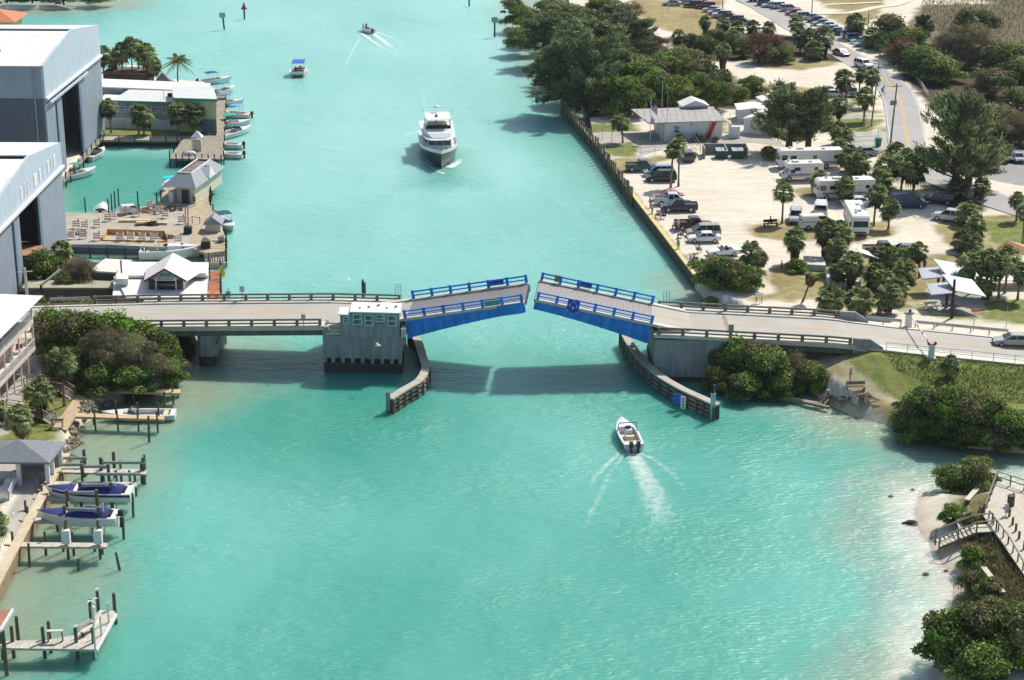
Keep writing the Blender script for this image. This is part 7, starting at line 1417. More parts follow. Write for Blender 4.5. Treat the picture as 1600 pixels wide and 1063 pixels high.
 for k in range(3):
  for j in range(2):
   u=u0+(u1-u0)*(.3+.4*j);bb=boat(q(u,5.2,LL+1.2+k*(zd-LL)*.28),0,math.degrees(math.atan2(r.y,r.x)),'stored boat in the hangar rack, %s shelf, %s bay, inside the %s hangar'%(('bottom','middle','top')[k],('left','right')[j],'nearer' if letters else 'farther'),3.6,1.9,hull='8f9498',eng=1,seats=0,name='stored_boat',group='boats stored in the hangar racks')
 MB().bar(q(-.3,0,zt-.12),q(-.3,Wd,zt-.12),.22,.22).build('gutter',grey_metal,t,world=True)
 for v in(1.5,14,27):MB().bar(q(-.14,v,LL),q(-.14,v,zt-.2),.18,.18,up=(0,1,0)).build('downpipe',upf,t,world=True)
 for v,u in((9,D*.2),(11.5,D*.2),(22,D*.3),(30,D*.15)):MB().box(tuple(q(u,v,zt+ridge_rise*u/(D*.5)+.12)),(1.5,1.1,.22)).build('roof_hatch',M('skylight','cfc6a6',.5,.1,2),t,world=True)
 if letters:
  for i,(a,w_,h_)in enumerate([(.17,.9,1.7),(.22,.35,1.7),(.26,.35,1.8),(.38,1.5,1.6),(.45,.9,1.6),(.5,.3,1.9),(.58,.9,1.6),(.63,.35,1.7),(.68,1.0,1.7)]):c=q(D*(.2+a),-.14,zs+(zt-zs)*.5);MB().bar(c-V(0,0,h_/2),c+V(0,0,h_/2),w_,.08,up=r).build('white_letter',white,t,world=True)
 return base,d,r,D
HB=hangar('farther of the two giant boat hangars, slate side wall and pale gable facing the basin',155,205,39.5,(66,103),1,2.3,[(102,224),(128,210),(127,116)])
HC=hangar('nearer giant boat hangar with faint raised lettering on its pale gable',95,378,222.7,(-12,324),1,2.0,[(34,388),(64,385),(63,290)],True)
def box_px(name,label,cat,x0,y0,x1,y1,dep,h,wall,roof=None,rz=None,over=.3,z=LL,nv=None):
 a,b_=P(x0,y0,z),P(x1,y1,z);e=(b_-a);w_=e.length;e.normalize();n=Vector((-e.y,e.x,0))if nv is None else Vector((nv,1,0)).normalized();t=thing(name,label,cat,a)
 pr=lambda o,zz0,zz1:[(q.x,q.y)for q in(a-e*o-n*o,b_+e*o-n*o,b_+e*o+n*(dep+o),a-e*o+n*(dep+o))]
 MB().prism(pr(0,0,0),z-.2,z+h).build('wall',wall,t,world=True)
 if roof:MB().prism(pr(over,0,0),z+h+.01,z+h+.22).build('roof',roof,t,world=True)
 return t,a,e,n,w_
teal=M('teal_fascia','2a8f86',.6,.1,1);green_f=M('green_fascia','1f9a62',.6,.1,1);pale_y=M('pale_yellow_wall','b5bb8e',.8,.08,1);shop=M('shop_wall','8f979c',.8,.15,.5,streak=.2)
t,a,e,n,w_=box_px('marina_shop','long grey marina shop with teal fascia and flat pale roof','building',180,193,276,196,9,4.0,shop,M('pale_roof','c4c6c2',.7,.08,.6))
MB().bar(a-e*.4-n*.42+V(0,0,4.05),a+e*w_-n*.42+V(0,0,4.05),.1,.4).build('fascia',teal,t,world=True)
for k in range(5):win(t,tuple(a+e*(1.5+k*2.0)+V(0,0,2.6)),1.3,.9,(-n.x,-n.y))
MB().box((a.x+9.5,a.y+3,LL+4.5),(.8,.8,.6)).build('roof_unit',black,t,world=True);MB().tube([a+e*8.6+n*2+V(0,0,4.2),a+e*8.6+n*2+V(0,0,5.6)],.05).build('vent_pipe',grey_metal,t,world=True)
t,a,e,n,w_=box_px('dock_office','yellow-green dock office with bright green fascia at the corner of the dock','building',277,206,339,208,10,5.8,pale_y,MC['pale_roof'],nv=-.2)
MB().bar(a-e*.4-n*.42+V(0,0,5.85),a+e*(w_+.4)-n*.42+V(0,0,5.85),.1,.45).build('fascia',green_f,t,world=True)
win(t,tuple(a+e*(w_*.72)+V(0,0,3.9)),2.4,1.7,(-n.x,-n.y),0);win(t,tuple(a+e*(w_*.2)+V(0,0,4.0)),1.8,1.3,(-n.x,-n.y),0)
MB().bar(a+e*(w_*.62)-n*.06+V(0,0,1.2),a+e*w_-n*.06+V(0,0,1.2),.1,2.4).build('lower_panel',M('blue_grey_panel','5f7888',.7,.2,1,streak=.3),t,world=True)
box_px('long_shed','long low shed with a white roof behind the marina shop','building',157,172,331,180,7,4.2,shop,white_roof,nv=-.2);box_px('roof_annex','small white roofed annex between the shop and the farther hangar','building',153,182,182,184,4,3.0,shop,white_roof)
t,a,e,n,w_=box_px('thatched_hut','brown thatched building under the northern palms','building',163,136,229,137,6,2.6,M('thatch','4f4038',.95,.3,2,stretch=(1,1,.2)),M('brown_roof','6a5a4e',.9,.25,2));box_px('white_boathouse','white flat boathouse roof glimpsed behind the palms','building',196,122,226,122,4,1.5,white,white_roof)
g=P(252,134,LL);t=thing('tarpaulin','grey tarpaulin tent between the northern palms','tent',g);b=MB();b.add([(-2,0,0),(2.6,0,0),(2.2,4,0),(-1.5,4,0),(.1,1.2,2.4),(0,3,2.3)],[(0,1,4),(1,2,5,4),(2,3,5),(3,0,4,5)]);b.build('canvas',M('grey_canvas','8c96a0',.8,.15,1),t)
t=thing('white_fence','long white picket fence along the grass in front of the shop','fence',P(153,201,LL));a,b_=P(155,200,LL),P(303,205,LL);m=MB();m.bar(a+V(0,0,.9),b_+V(0,0,.9),.06,1.8);m.build('panel',M('fence_white','c2c9cc',.7,.12,1.5,wave=('X',.25,.25)),t,world=True)
for k in range(9):p=a.lerp(b_,k/8);MB().box((p.x,p.y-.06,LL+.95),(.12,.12,1.95)).build('post',white,t,world=True)
def wharf(poly,z,label,m,mside=pile_dk,piles=None,name='wharf',th=.35,cat='dock',pr=.115,ph_=.95,pz=None):
 W_=[P(x,y,z)for x,y in poly];c=sum(W_,Vector())/len(W_);t=thing(name,label,cat,V(c.x,c.y,0));MB().prism([(p.x,p.y)for p in W_],z-th,z).build('deck',m,t,world=True)
 for k,(x,y,*h)in enumerate(piles or[]):p=P(x,y,pz if pz is not None else 0);hh=h[0]if h else z+ph_;MB().tube([(p.x,p.y,-1),(p.x+random.uniform(-.05,.05),p.y,hh)],[pr,pr*.85],7).build('pile',m if False else mside,t,world=True)
 return t
def lerp_px(a,b_,n):return[(a[0]+(b_[0]-a[0])*i/(n-1),a[1]+(b_[1]-a[1])*i/(n-1))for i in range(n)]
plank=M('dock_planks','8f8878',.9,.22,1.2,wave=('Y',.4,.2));dirty=M('dock_concrete','a39c8c',.9,.15,.5)
wharf([(338,150),(353,150),(351,212),(349,249),(265,248),(288,213),(338,212)],LL,'weathered marina dock with the small white kiosk tent, piles along its edge',plank,pile_dk,[(x,y+13)for x,y in lerp_px((266,249),(346,250),9)]+[(x,y+12)for x,y in lerp_px((354,155),(350,245),8)]+[(x,y+12)for x,y in lerp_px((284,214),(266,244),4)])
wharf([(155,213),(290,213),(289,219),(155,219)],LL-.1,'low dark quay in front of the grass between hangar and dock',dirty,pile_dk,[(x,y+13)for x,y in lerp_px((162,219),(285,219),6)])
wharf([(157,213),(162,214),(100,283),(93,281)],LL+.05,'plank walkway with dark piles along the farther hangar',plank,pile_dk,[(x,y+12)for x,y in lerp_px((164,213),(104,281),10)])
fence([(106,236),(130,214)],1.2,'low railing before the door of the farther hangar',z=LL)
g=P(309,235,LL);t=thing('kiosk_tent','small white peaked tent on the marina dock','tent',g);b=MB();b.add([(-.95,-.9,2.3),(.95,-.9,2.3),(.95,.9,2.3),(-.95,.9,2.3),(0,0,3.4)],[(0,1,4),(1,2,4),(2,3,4),(3,0,4)]);b.build('canopy',white,t);MB().box((0,0,.85),(1.5,1.4,1.7)).build('counter',cream,t);b=MB();[b.tube([(x,y,0),(x,y,2.3)],.04,5)for x in(-.9,.9)for y in(-.85,.85)];b.build('legs',white,t)
g=P(297,242,LL);t=thing('dock_box','white upturned dinghy beside the kiosk tent','dinghy',g);b=MB();b.ball((0,0,.2),(1.1,.6,.5),10);b.build('hull',wht_b,t)
# fuel dock and house
wharf([(253,318),(253,302),(262,296),(298,256),(334,262),(327,319),(341,345),(353,371),(353,392),(322,396),(298,388),(298,318)],LL+.04,'tan plank fuel dock with rusty fenders on its channel side',M('tan_planks','ab9c80',.9,.2,1.2,wave=('Y',.45,.18)),pile_dk,[(x,y+12)for x,y in lerp_px((335,262),(328,318),12)]+[(x,y+12)for x,y in lerp_px((329,322),(353,370),6)]+[(x,y+12)for x,y in lerp_px((354,376),(354,405),4)]+[(246,328),(252,322)])
a,b_=P(258,316,LL),P(304,319,LL);e=(b_-a).normalized();w_=(b_-a).length;n=Vector((.18,.984,0)).normalized();Dp=13.0
t=thing('fuel_house','fuel dock house with a grey metal mansard roof and cream walls','building',a);q=lambda u,v,z:a+e*u+n*v+V(0,0,z)
MB().prism([(q(1.6,.9,0).x,q(1.6,.9,0).y),(q(w_,0,0).x,q(w_,0,0).y),(q(w_,Dp,0).x,q(w_,Dp,0).y),(q(1.6,Dp,0).x,q(1.6,Dp,0).y)],LL,LL+2.5).build('wall',M('cream_wall','cbc7b0',.8,.06,1),t,world=True)
zz0,zz1=2.5,4.1;o_=[q(-.3,-.4,zz0),q(w_+.5,-.4,zz0),q(w_+.5,Dp+.4,zz0),q(-.3,Dp+.4,zz0)];i_=[q(1.5,2.4,zz1),q(w_-1.2,2.4,zz1),q(w_-1.2,Dp-1.6,zz1),q(1.5,Dp-1.6,zz1)]
mr_=M('mansard_grey','7e868c',.5,.1,1,wave=('X',.4,.25));MB().add(o_+i_,[(0,1,5,4),(1,2,6,5),(2,3,7,6),(3,0,4,7),(3,2,1,0)]).build('mansard_roof',mr_,t,world=True)
MB().add([v-V(0,0,.25)for v in i_],[(0,1,2,3)]).build('flat_roof',M('brown_flat_roof','736b66',.9,.3,.8),t,world=True);b=MB();[b.bar(i_[k],i_[(k+1)%4],.15,.2)for k in range(4)];b.build('roof_curb',white,t,world=True)
MB().add([v-V(0,0,.27-.02)for v in i_],[(0,1,2,3)])
MB().bar(q(w_-2.0,-.03,1.05),q(w_-.9,-.03,1.05),.06,2.1).build('door',M('door_dark','232c3c',.6,.1,2),t,world=True);MB().prism([(q(.6,.1,0).x,q(.6,.1,0).y),(q(1.3,.1,0).x,q(1.3,.1,0).y),(q(1.3,.9,0).x,q(1.3,.9,0).y),(q(.6,.9,0).x,q(.6,.9,0).y)],LL,LL+1.7).build('ice_chest',white,t,world=True)
MB().add([q(w_-1.2,6,zz1-.2),q(w_+.6,5.6,zz0+.1),q(w_+.6,8.4,zz0+.1),q(w_-1.2,8.2,zz1-.2),q(w_+.3,7,zz1+.2)],[(0,1,4),(1,2,4),(2,3,4)]).build('dormer',white_roof,t,world=True)
g=P(334,361,LL);t=thing('kiosk','small grey metal gable shelter at the end of the fuel dock','kiosk',g);b=MB();b.add([(-1.4,-1,1.2),(1.4,-1,1.2),(1.4,1.8,1.2),(-1.4,1.8,1.2),(0,-1,2.3),(0,1.8,2.3)],[(0,1,4),(1,2,5,4),(2,3,5),(3,0,4,5)]);b.build('roof',mr_,t);MB().box((0,.4,.6),(2.2,2,1.2)).build('counter',M('cream_wall'),t)
g=P(322,388,LL);t=thing('boat_hoist','grey machinery and round reel on the slip edge','hoist',g);MB().tube([(0,-.3,1.1),(0,.3,1.1)],.55,14).build('reel',grey_metal,t);MB().box((0,0,.5),(1.2,.9,1.0)).build('frame',pile_dk,t);MB().box((1.9,.4,.9),(2.2,.15,.12)).build('boom',pile_dk,t)
wharf([(320,396),(353,392),(353,411),(320,411)],LL-.6,'low landing stage with ribbed grey sheet face south of the fuel dock',dirty,grey_metal,[(x,y+6)for x,y in lerp_px((321,411),(352,411),9)],th=1.2)
box_px('steel_table','fish cleaning table on the dock corner','table',341,380,350,380,.7,.9,grey_metal)
g=P(306,350,LL);t=thing('stair_rail','short gangway rail on the fuel dock','railing',g);[MB().tube([(x,0,0),(x,0,1.1)],.05).build('post',dkt,t)for x in(-.5,.6)];MB().bar((-.5,0,1.1),(.6,0,.9),.07,.07).build('rail',dkt,t)
g=P(294,365,LL);t=thing('pump','dark pump unit in the middle of the works dock','pump',g);MB().box((0,0,.5),(1.1,.9,1.0)).build('body',pile_dk,t);MB().tube([(0,0,1),(0,0,1.6)],.12).build('pipe',grey_metal,t)
t=thing('pipes','pair of long thin pipes laid along the fuel dock','pipes',P(293,345,LL));[MB().bar(P(x,323,LL)+V(0,0,.12),P(x+1,358,LL)+V(0,0,.12),.1,.1).build('pipe',M('rust_pipe','7a5a48',.8,.2,3),t,world=True)for x in(290,294)]
person(P(304,322,LL),2,'person in dark clothes standing before the fuel house door',top='4a4038',bot='3a3a34');person(P(218,338,LL),0,'person in dark shirt among the barricades on the works dock',top='22304a',bot='2b2f3a')
# works dock: barricades, formwork, debris
wharf([(96,332),(176,333),(255,317),(298,318),(298,388),(224,385),(100,380)],LL+.02,'broad concrete works dock under construction',dirty,pile_dk,[(97,335),(134,336),(170,338),(175,330),(180,326),(186,322),(216,326),(246,330)],th=.4,ph_=1.3)
t=thing('quay_panels','blue-grey panelled quay face with a white ledge and dark posts','quay wall',P(160,388,0));a,b_=P(98,385,LL),P(225,388,LL);MB().bar(a+V(0,-.1,-.5),b_+V(0,-.1,-.5),.15,1.0).build('panel',M('panel_slate','4c5a68',.6,.15,1),t,world=True);MB().bar(a+V(0,-.45,-1.05),b_+V(0,-.45,-1.05),.8,.12).build('ledge',conc_light,t,world=True)
for k in range(5):p=a.lerp(b_,(k+.6)/4.6);MB().tube([p+V(0,-.85,-2.4),p+V(0,-.85,.35)],.12,6).build('pile',pile_dk,t,world=True)
bar0=None;orange_w=M('barricade_stripes','c0b0b8',.6,.05,1);og=M('barricade_orange','c85a34',.6,.1,3)
BPT=[(119.5,357),(133,358),(152,355),(169,346),(177,342),(193,337),(213,338),(235,326),(112,374),(130,373),(152,376),(188,377),(205,376),(223,377),(241,377),(279,380),(284,350),(248,334),(259,341)]
LB=['in the back row nearest the hangar','in the back row, second from the hangar','in the back row near the middle','in the back row beside the bent corner','at the bent corner of the back row','in the back row by the white covered cart','beside the person on the works dock','farthest up by the debris pile','in the front row nearest the hangar','in the front row, second from the hangar','in the front row left of the timber frame','at the left of the timber frame front','before the timber frame, left of centre','before the timber frame, right of centre','at the right of the timber frame front','beside the red buoy at the slip','by the pump on the works dock','in front of the debris pile','at the right foot of the debris pile']
for(px,py),lb in zip(BPT,LB):
 g=P(px,py,LL);g.z+=.04
 if bar0 is None:
  t=bar0=thing('barricade','x','barricade',g,.1,'striped barricades on the works dock')
  for z in(.35,.68,1.0):
   MB().box((0,0,z),(1.05,.05,.24)).build('board',white,t);b=MB();[b.add([(x-.1,-.03,z-.11),(x,-.03,z-.11),(x+.12,-.03,z+.11),(x+.02,-.03,z+.11)],[(0,1,2,3)])for x in(-.4,-.12,.16,.38)];b.build('stripes',og,t)
  [MB().box((x,0,.6),(.06,.3,1.2)).build('leg',white,t)for x in(-.48,.48)];MB().tube([(.35,0,1.15),(.35,0,1.4)],.09,8).build('warning_lamp',og,t);note_kids(t)
 else:t=copy_tree(bar0,g,random.uniform(-.3,.3),'x')
 t['label']='orange and white striped barricade '+lb
t=thing('formwork','long shallow frame of new orange lumber on the works dock','formwork',P(210,372,LL));C=[P(161,376,LL),P(168,366,LL),P(258,369,LL),P(262,378,LL)];[MB().bar(p+V(0,0,.4),q_+V(0,0,.4),.1,.75).build('board',lumber,t,world=True)for p,q_ in zip(C,C[1:])];MB().bar(C[0]+V(0,-.2,.12),C[3]+V(0,-.2,.12),.3,.15).build('sill_board',lumber,t,world=True)
for px,py,r,c,lab in((240,330,2.2,'8a5f48','brown heap of broken timber and rubble on the works dock'),(270,328,1.6,'4a4540','dark heap of scrap beside the fuel house'),(238,352,.9,'3a342e','small dark heap in the middle of the works dock'),(262,372,.9,'7a6658','heap of offcuts at the right end of the timber frame'),(121,366,1.3,'9a8a78','heap of sand and rags behind the front barricades')):
 g=P(px,py,LL);t=thing('rubble_heap',lab,'rubble',g);b=MB();
 for k in range(42):an,q_=random.uniform(0,6.28),random.random()**.6*r;zz=(1-q_/r)*r*.35+.1;v=V(random.uniform(-.5,.5),random.uniform(-.5,.5),random.uniform(-.2,.25));p=V(q_*math.cos(an),q_*.7*math.sin(an),zz);b.bar(p-v,p+v,.16,.09)
 b.build('pieces',M('rubble'+c,c,.9,.4,3,rand=.5),t)
for a0,a1,lab in(((187,347),(232,347),'stack of pale new planks lying on the works dock, left'),((213,350),(262,351),'stack of pale new planks lying on the works dock, right'),((212,353),(246,350),'dark board lying below the planks')):a,b_=P(*a0,LL),P(*a1,LL);t=thing('plank_stack',lab,'lumber',a);MB().bar(a+V(0,0,.2),b_+V(0,0,.2),.7,.3).build('planks',M('pale_lumber','cdb684',.85,.15,2)if 'pale' in lab else pile_m,t,world=True)
PROTO_C=clone('van',P(205,333,LL)+V(0,0,.05),.3,'small white covered cart parked on the works dock',None,'dcdcd8','cart',(.55,.75,.6),'cart')
g=P(285,387,LL);t=thing('buoy','red buoy at the edge of the slip','buoy',g);MB().ball((0,0,.3),(.28,.28,.35)).build('float',red_m,t)
t=thing('wooden_stairs','new orange lumber steps beside the nearer hangar','stairs',P(92,382,LL));[MB().box((P(92,384,LL).x-.3*k,P(92,384,LL).y,LL+.2+.25*k),(.35,1.2,.08)).build('tread',lumber,t,world=True)for k in range(5)];[MB().bar(P(97,y,LL)+V(0,0,1),P(88,y,LL)+V(0,0,2.1),.1,.1).build('handrail',lumber,t,world=True)for y in(380,386)]
# restaurant
RZ=4.2;RT=lambda x,y,z=RZ:P(x,y,z)
t=thing('restaurant','white roofed dockside restaurant with a gabled sign dormer facing the bridge','restaurant',P(260,470,LL))
def slab(poly,z,th,m,nm,par,zz=None):W_=[P(x,y,z)for x,y in poly];return MB().prism([(p.x,p.y)for p in W_],z-th,z).build(nm,m,par,world=True)
slab([(197,465),(322,464),(325,431),(180,431)],4.2,.25,white_roof,'main_roof',t);slab([(180,430.6),(325,430.6),(326,410),(195,410)],4.65,.3,white_roof,'rear_roof',t);slab([(176,463),(194,463),(198,432),(178,432)],3.9,.25,white_roof,'side_roof',t)
slab([(200,463),(320,462),(323,433),(184,433)],3.95,2.6,white,'wall',t);slab([(184,431),(322,431),(323,412),(199,412)],4.3,3,white,'wall',t)
slab([(294,427),(322,427),(322,420),(296,420)],5.1,.5,white_roof,'roof_box',t);slab([(181,436),(200,436),(200,427),(183,427)],5.2,.8,white_roof,'roof_box',t)
a,b_=P(233,454,4.2),P(287,454,4.2);w_=(b_-a).length;he,hp_=1.45,2.75;mid=(a+b_)/2;dl=7.5;cr=M('dormer_wall','b9beb4',.8,.08,1);redt=M('red_trim','7a2a2a',.6,.15,2)
MB().add([a,b_,b_+V(0,0,he),mid+V(0,0,hp_),a+V(0,0,he),a+V(0,dl,0),b_+V(0,dl,0),b_+V(0,dl,he),mid+V(0,dl,hp_),a+V(0,dl,he)],[(0,1,2,3,4),(9,8,7,6,5),(1,6,7,2),(5,0,4,9)]).build('dormer_wall',cr,t,world=True)
L0,R0,Pk=a+V(-.5,-.35,he-.2),b_+V(.5,-.35,he-.2),mid+V(0,-.35,hp_+.08);bk=V(-.1,dl-.6,0)
for p0,nm in((L0,'l'),(R0,'r')):vs=[p0,Pk,Pk+bk,p0+V(-1.0 if nm=='l' else 1.2,dl-.6,-.6)];MB().add(vs+[v+V(0,0,.12)for v in vs],[(0,1,2,3),(7,6,5,4),(0,4,5,1),(1,5,6,2),(2,6,7,3),(3,7,4,0)]).build('gable_roof',white_roof,t,world=True);MB().bar(p0+V(0,-.06,.05),Pk+V(0,-.06,.05),.08,.2).build('verge_board',redt,t,world=True)
MB().add([mid+V(-4.6,dl-.9,0),mid+V(4.6,dl-.9,0),mid+V(0,dl-.9,hp_)],[(0,1,2)]).build('rear_gable',white_roof,t,world=True)
MB().bar(mid+V(-1.1,-.04,.75),mid+V(1.1,-.04,.75),.06,1.3).build('front_window',glass,t,world=True)
for s in(-1,1):MB().bar(mid+V(s*1.75-.4,-.04,.75),mid+V(s*1.75+.4,-.04,.75),.05,1.2).build('side_window',M('brown_glass','3b3230',.2,.3,2),t,world=True);MB().bar(mid+V(s*1.25,-.08,.1),mid+V(s*1.25,-.08,1.4),.1,.08,up=(0,1,0)).build('frame_post',white,t,world=True);MB().bar(mid+V(s*1.9-.35,-.09,1.42),mid+V(s*1.9+.35,-.09,1.42),.08,.2).build('red_panel',redt,t,world=True)
sb=MB().bar(mid+V(-1.35,-.14,1.52),mid+V(1.35,-.14,1.52),.06,.42).build('sign_board',white,t,world=True);tx=text_mesh('RESTAURANT',.33,black,sb,'sign_text');tx.location=mid+V(0,-.19,1.51)-loc_of(sb);tx.rotation_euler=(math.pi/2,0,0)
b=MB();b.ball(tuple(mid+V(-.35,-.03,2.05)),(.4,.05,.17),8);b.ball(tuple(mid+V(.35,-.03,2.05)),(.4,.05,.17),8);b.build('green_logo',green_f,t,world=True)
t,a,e,n,w_=box_px('store_shed','grey shed with a flat pale roof left of the restaurant','shed',146,455,181,457,5,2.6,M('dark_shed_wall','6a6964',.9,.15,.6,streak=.3),M('pale_flat','cfcbc0',.8,.08,1))
wharf([(327,424),(344,424),(346,470),(325,470)],LL+.1,'rusty orange plank deck along the east side of the restaurant',M('orange_planks','9a5c3e',.85,.25,2,wave=('Y',.3,.3)),pile_dk,[(x,y+10)for x,y in lerp_px((345,424),(346,468),5)])
g=P(346,436,LL);t=thing('banner','bright yellow banner on a pole at the restaurant dock','banner',g);MB().tube([(0,0,0),(.1,0,1.6)],.04).build('pole',grey_metal,t);b=MB();vs=[(-.45,0,1.3),(.1,.05,1.9),(.55,.1,.7),(.3,0,.15)];b.add(vs+[(x,y+.03,z)for x,y,z in vs],[(0,1,2,3),(7,6,5,4)]);b.build('cloth',M('yellow_cloth','d6d02c',.7,.1,2),t)
post(193,470,407,.12,'rust red mast left of the restaurant sign dormer','mast',redt,z=LL,cat='mast');post(328,440,395,.1,'rust red pole on the restaurant dock','mast',redt,z=LL,cat='mast');post(233,418,390,.03,'thin roof antenna at the restaurant gable','antenna',grey_metal,z=LL,cat='antenna')
for px in(327,340):t=thing('stool','orange bench on the restaurant deck, %s'%('left' if px==327 else 'right'),'bench',P(px,466,LL+.1));MB().box((0,0,.5),(.5,1.2,.5)).build('bench',M('bench_orange','b8683a',.7,.1,3),t)
# yard west of the restaurant
t,a,e,n,w_=box_px('long_greenhouse','long low shed with a mottled green beige roof before the bushes','shed',40,470,174,470,2.6,1.6,M('shed_side','6e6a5c',.9,.2,1),M('mottled_roof','9c9a80',.9,.15,.7));
box_px('rusty_shed','small grey shed with a rusty roof at the foot of the nearer hangar','shed',32,442,56,442,4,3.6,M('shed_grey','7e8284',.9,.15,.8,streak=.2),M('rusty_roof','a97a5c',.8,.3,1.5))
car('suv',25,466,190,'1d242b','black car parked under the small palm by the nearer hangar',None,LL);upole(44,485,424,'grey utility pole with cross arms above the motel roof',True,.2,conc_light);post(67,480,444,.18,'dark timber stump holding the slanting pale beam',m=dkt,z=LL)
t=thing('slanted_beam','pale beam slanting up from the dark timber post','beam',P(70,470,LL));a=P(67,480,LL)+V(0,-.1,2.9);MB().bar(a,a+V(2.3,1.5,1.6),.25,.25).build('beam',conc_light,t,world=True)
post(46,483,428,.06,'thin white lamp pole beside the grey utility pole','lamp_post',white,z=LL,cat='lamp post')
guard(P(80,478,3.6).x,P(140,478,4).x,9.6,'galvanised guard rail leading to the western bridge approach');t=thing('umbrella','pale blue patio umbrella by the grey shed','umbrella',P(157,452,LL));b=MB();b.tube([(0,0,1.9),(0,0,2.4)],[1.1,.05],8);b.build('canopy',M('umbrella_blue','a9c6d2',.8,.1,2),t);MB().tube([(0,0,0),(0,0,2)],.04).build('pole',white,t)
# motel
A0,B0=P(58.5,577.6,LL+.1),P(0,642,LL+.1);d=(A0-B0).normalized();r=Vector((d.y,-d.x,0));Lm=26;base=A0-d*Lm;q=lambda u,v,z:base+d*u-r*v+V(0,0,z)
pk=M('motel_pink','dcc4bc',.8,.06,1);t=thing('motel','two storey pink and white motel with long balconies and a broad white roof','building',base)
zf1,zf2,ze=2.7,5.9,8.5
slabq=lambda u0,u1,v0,v1,z0,z1,m,nm:MB().prism([(q(u,v,0).x,q(u,v,0).y)for u,v in((u0,v0),(u1,v0),(u1,v1),(u0,v1))],LL+.1+z0,LL+.1+z1).build(nm,m,t,world=True)
slabq(0,Lm-.4,2.0,14,0,ze,pk,'wall');slabq(0,Lm,0,2.2,zf1-.3,zf1,pk,'balcony_floor');slabq(0,Lm,0,2.2,zf2-.3,zf2,pk,'balcony_floor')
for zf in(zf1,zf2):
 for zz in(.12,1.05):MB().bar(q(0,.05,zf+zz),q(Lm,.05,zf+zz),.07,.09).build('rail',white,t,world=True)
 b=MB();[b.box(tuple(q(u,.05,zf+.58)),(.045,.045,.9))for u in np.arange(.2,Lm,.22)];b.build('balusters',white,t,world=True)
 b=MB();[b.box(tuple(q(Lm-.05,v,zf+.58)),(.045,.045,.9))for v in np.arange(.2,2,.22)];b.bar(q(Lm-.05,0,zf+1.05),q(Lm-.05,2,zf+1.05),.07,.09);b.build('end_railing',white,t,world=True)
for k in range(11):u=Lm-.1-k*2.5;p=q(u,.12,0);MB().box((p.x,p.y,LL+.1+(ze if k%2==0 else zf2)/2),(.16,.16,ze if k%2==0 else zf2)).build('column',white,t,world=True)
for zf in(0,zf1,zf2):
 for u in(Lm-3,Lm-7.5,Lm-12,Lm-16.5):win(t,tuple(q(u,1.98,zf+1.3)),1.5,1.6,(r.x,r.y),0)
Zr=lambda z:LL+.1+z
vs=[q(-1,-1.0,ze),q(Lm+1.2,-1.0,ze),q(Lm+1.2,16,ze),q(-1,16,ze),q(-1,7.5,ze+2.2),q(Lm-5,7.5,ze+2.2)]
MB().add(vs,[(0,1,5,4),(1,2,5),(2,3,4,5),(3,0,4),(3,2,1,0)]).build('roof',M('motel_roof','d6d4cc',.7,.06,.6,wave=('X',.6,.06),streak=.08),t,world=True)
MB().add([q(-1,4.2,ze+1.25),q(Lm-8,4.2,ze+1.25),q(-1,4.2,ze+3.4)],[(0,1,2)]).build('pink_gable',M('mauve_gable','a98aa0',.8,.1,1),t,world=True)
MB().add([q(-1,3.9,ze+3.5),q(Lm-7.4,3.9,ze+1.3),q(Lm-6,12,ze+1.6),q(-1,12,ze+3.8)],[(0,1,2,3)]).build('upper_roof',MC['motel_roof'],t,world=True)
for u,zf in((Lm-2.2,zf1),(Lm-4.8,zf1)):p=q(u,1.2,zf);c_=thing('patio_chair','white %s on the lower motel balcony'%('table with a red towel' if u>Lm-3 else 'patio chair'),'chair',p);MB().box((0,0,.5),(.7,.6,.06)).build('seat',white,c_);MB().box((0,.3,.75),(.7,.06,.5)).build('backrest',white if u<Lm-3 else red_m,c_);[MB().box((x,y,.25),(.05,.05,.5)).build('leg',white,c_)for x in(-.3,.3)for y in(-.25,.25)]
def ramp(pts,label):
 C=[P(x,y,LL+h)for x,y,h in pts];t=thing('access_ramp',label,'ramp',C[0])
 for off in(0,1.3):
  o=V(0,off,0)
  for p,q_ in zip(C,C[1:]):
   n_=max(1,int((q_-p).length/1.5));[MB().bar(p.lerp(q_,k/n_)+o-V(0,0,.3),p.lerp(q_,k/n_)+o+V(0,0,1.0),.11,.11).build('post',wood_plain,t,world=True)for k in range(n_+1)]
   for h in(1.03,.7,.4):MB().bar(p+o+V(0,0,h),q_+o+V(0,0,h),.1 if h>1 else .05,.07).build('rail',wood_plain,t,world=True)
 for p,q_ in zip(C,C[1:]):MB().bar(p+V(0,.65,0),q_+V(0,.65,0),1.3,.1).build('ramp_deck',wood_plain,t,world=True)
ramp([(38,605,.6),(95,613,.6),(114,625,.05)],'upper weathered ramp with handrails leading down to the pier');ramp([(6,645,.6),(66,654,.6),(84,665,.05)],'lower weathered ramp with handrails ending at the little bench')
g=P(90,668,LL+.2);t=thing('bench','small dark topped bench table at the head of the pier','bench',g);MB().box((0,0,.85),(1.3,.6,.07)).build('top',pile_dk,t);[MB().box((x,0,.42),(.08,.5,.85)).build('leg',wood_plain,t)for x in(-.55,.55)];MB().box((0,.4,.45),(1.2,.3,.05)).build('seat',wood_plain,t)
PZ=1.5;tanp=M('tan_pier','c2a983',.85,.15,1.5,wave=('X',.3,.15));tanpy=M('tan_pier_long','b7a080',.85,.15,1.5,wave=('Y',.3,.2))
wharf([(129,604),(146,606),(104,672),(83,668)],PZ+.02,'broad tan boardwalk running down from the lawn to the piers',tanpy,pile_m,None,'boardwalk',.2,'boardwalk')
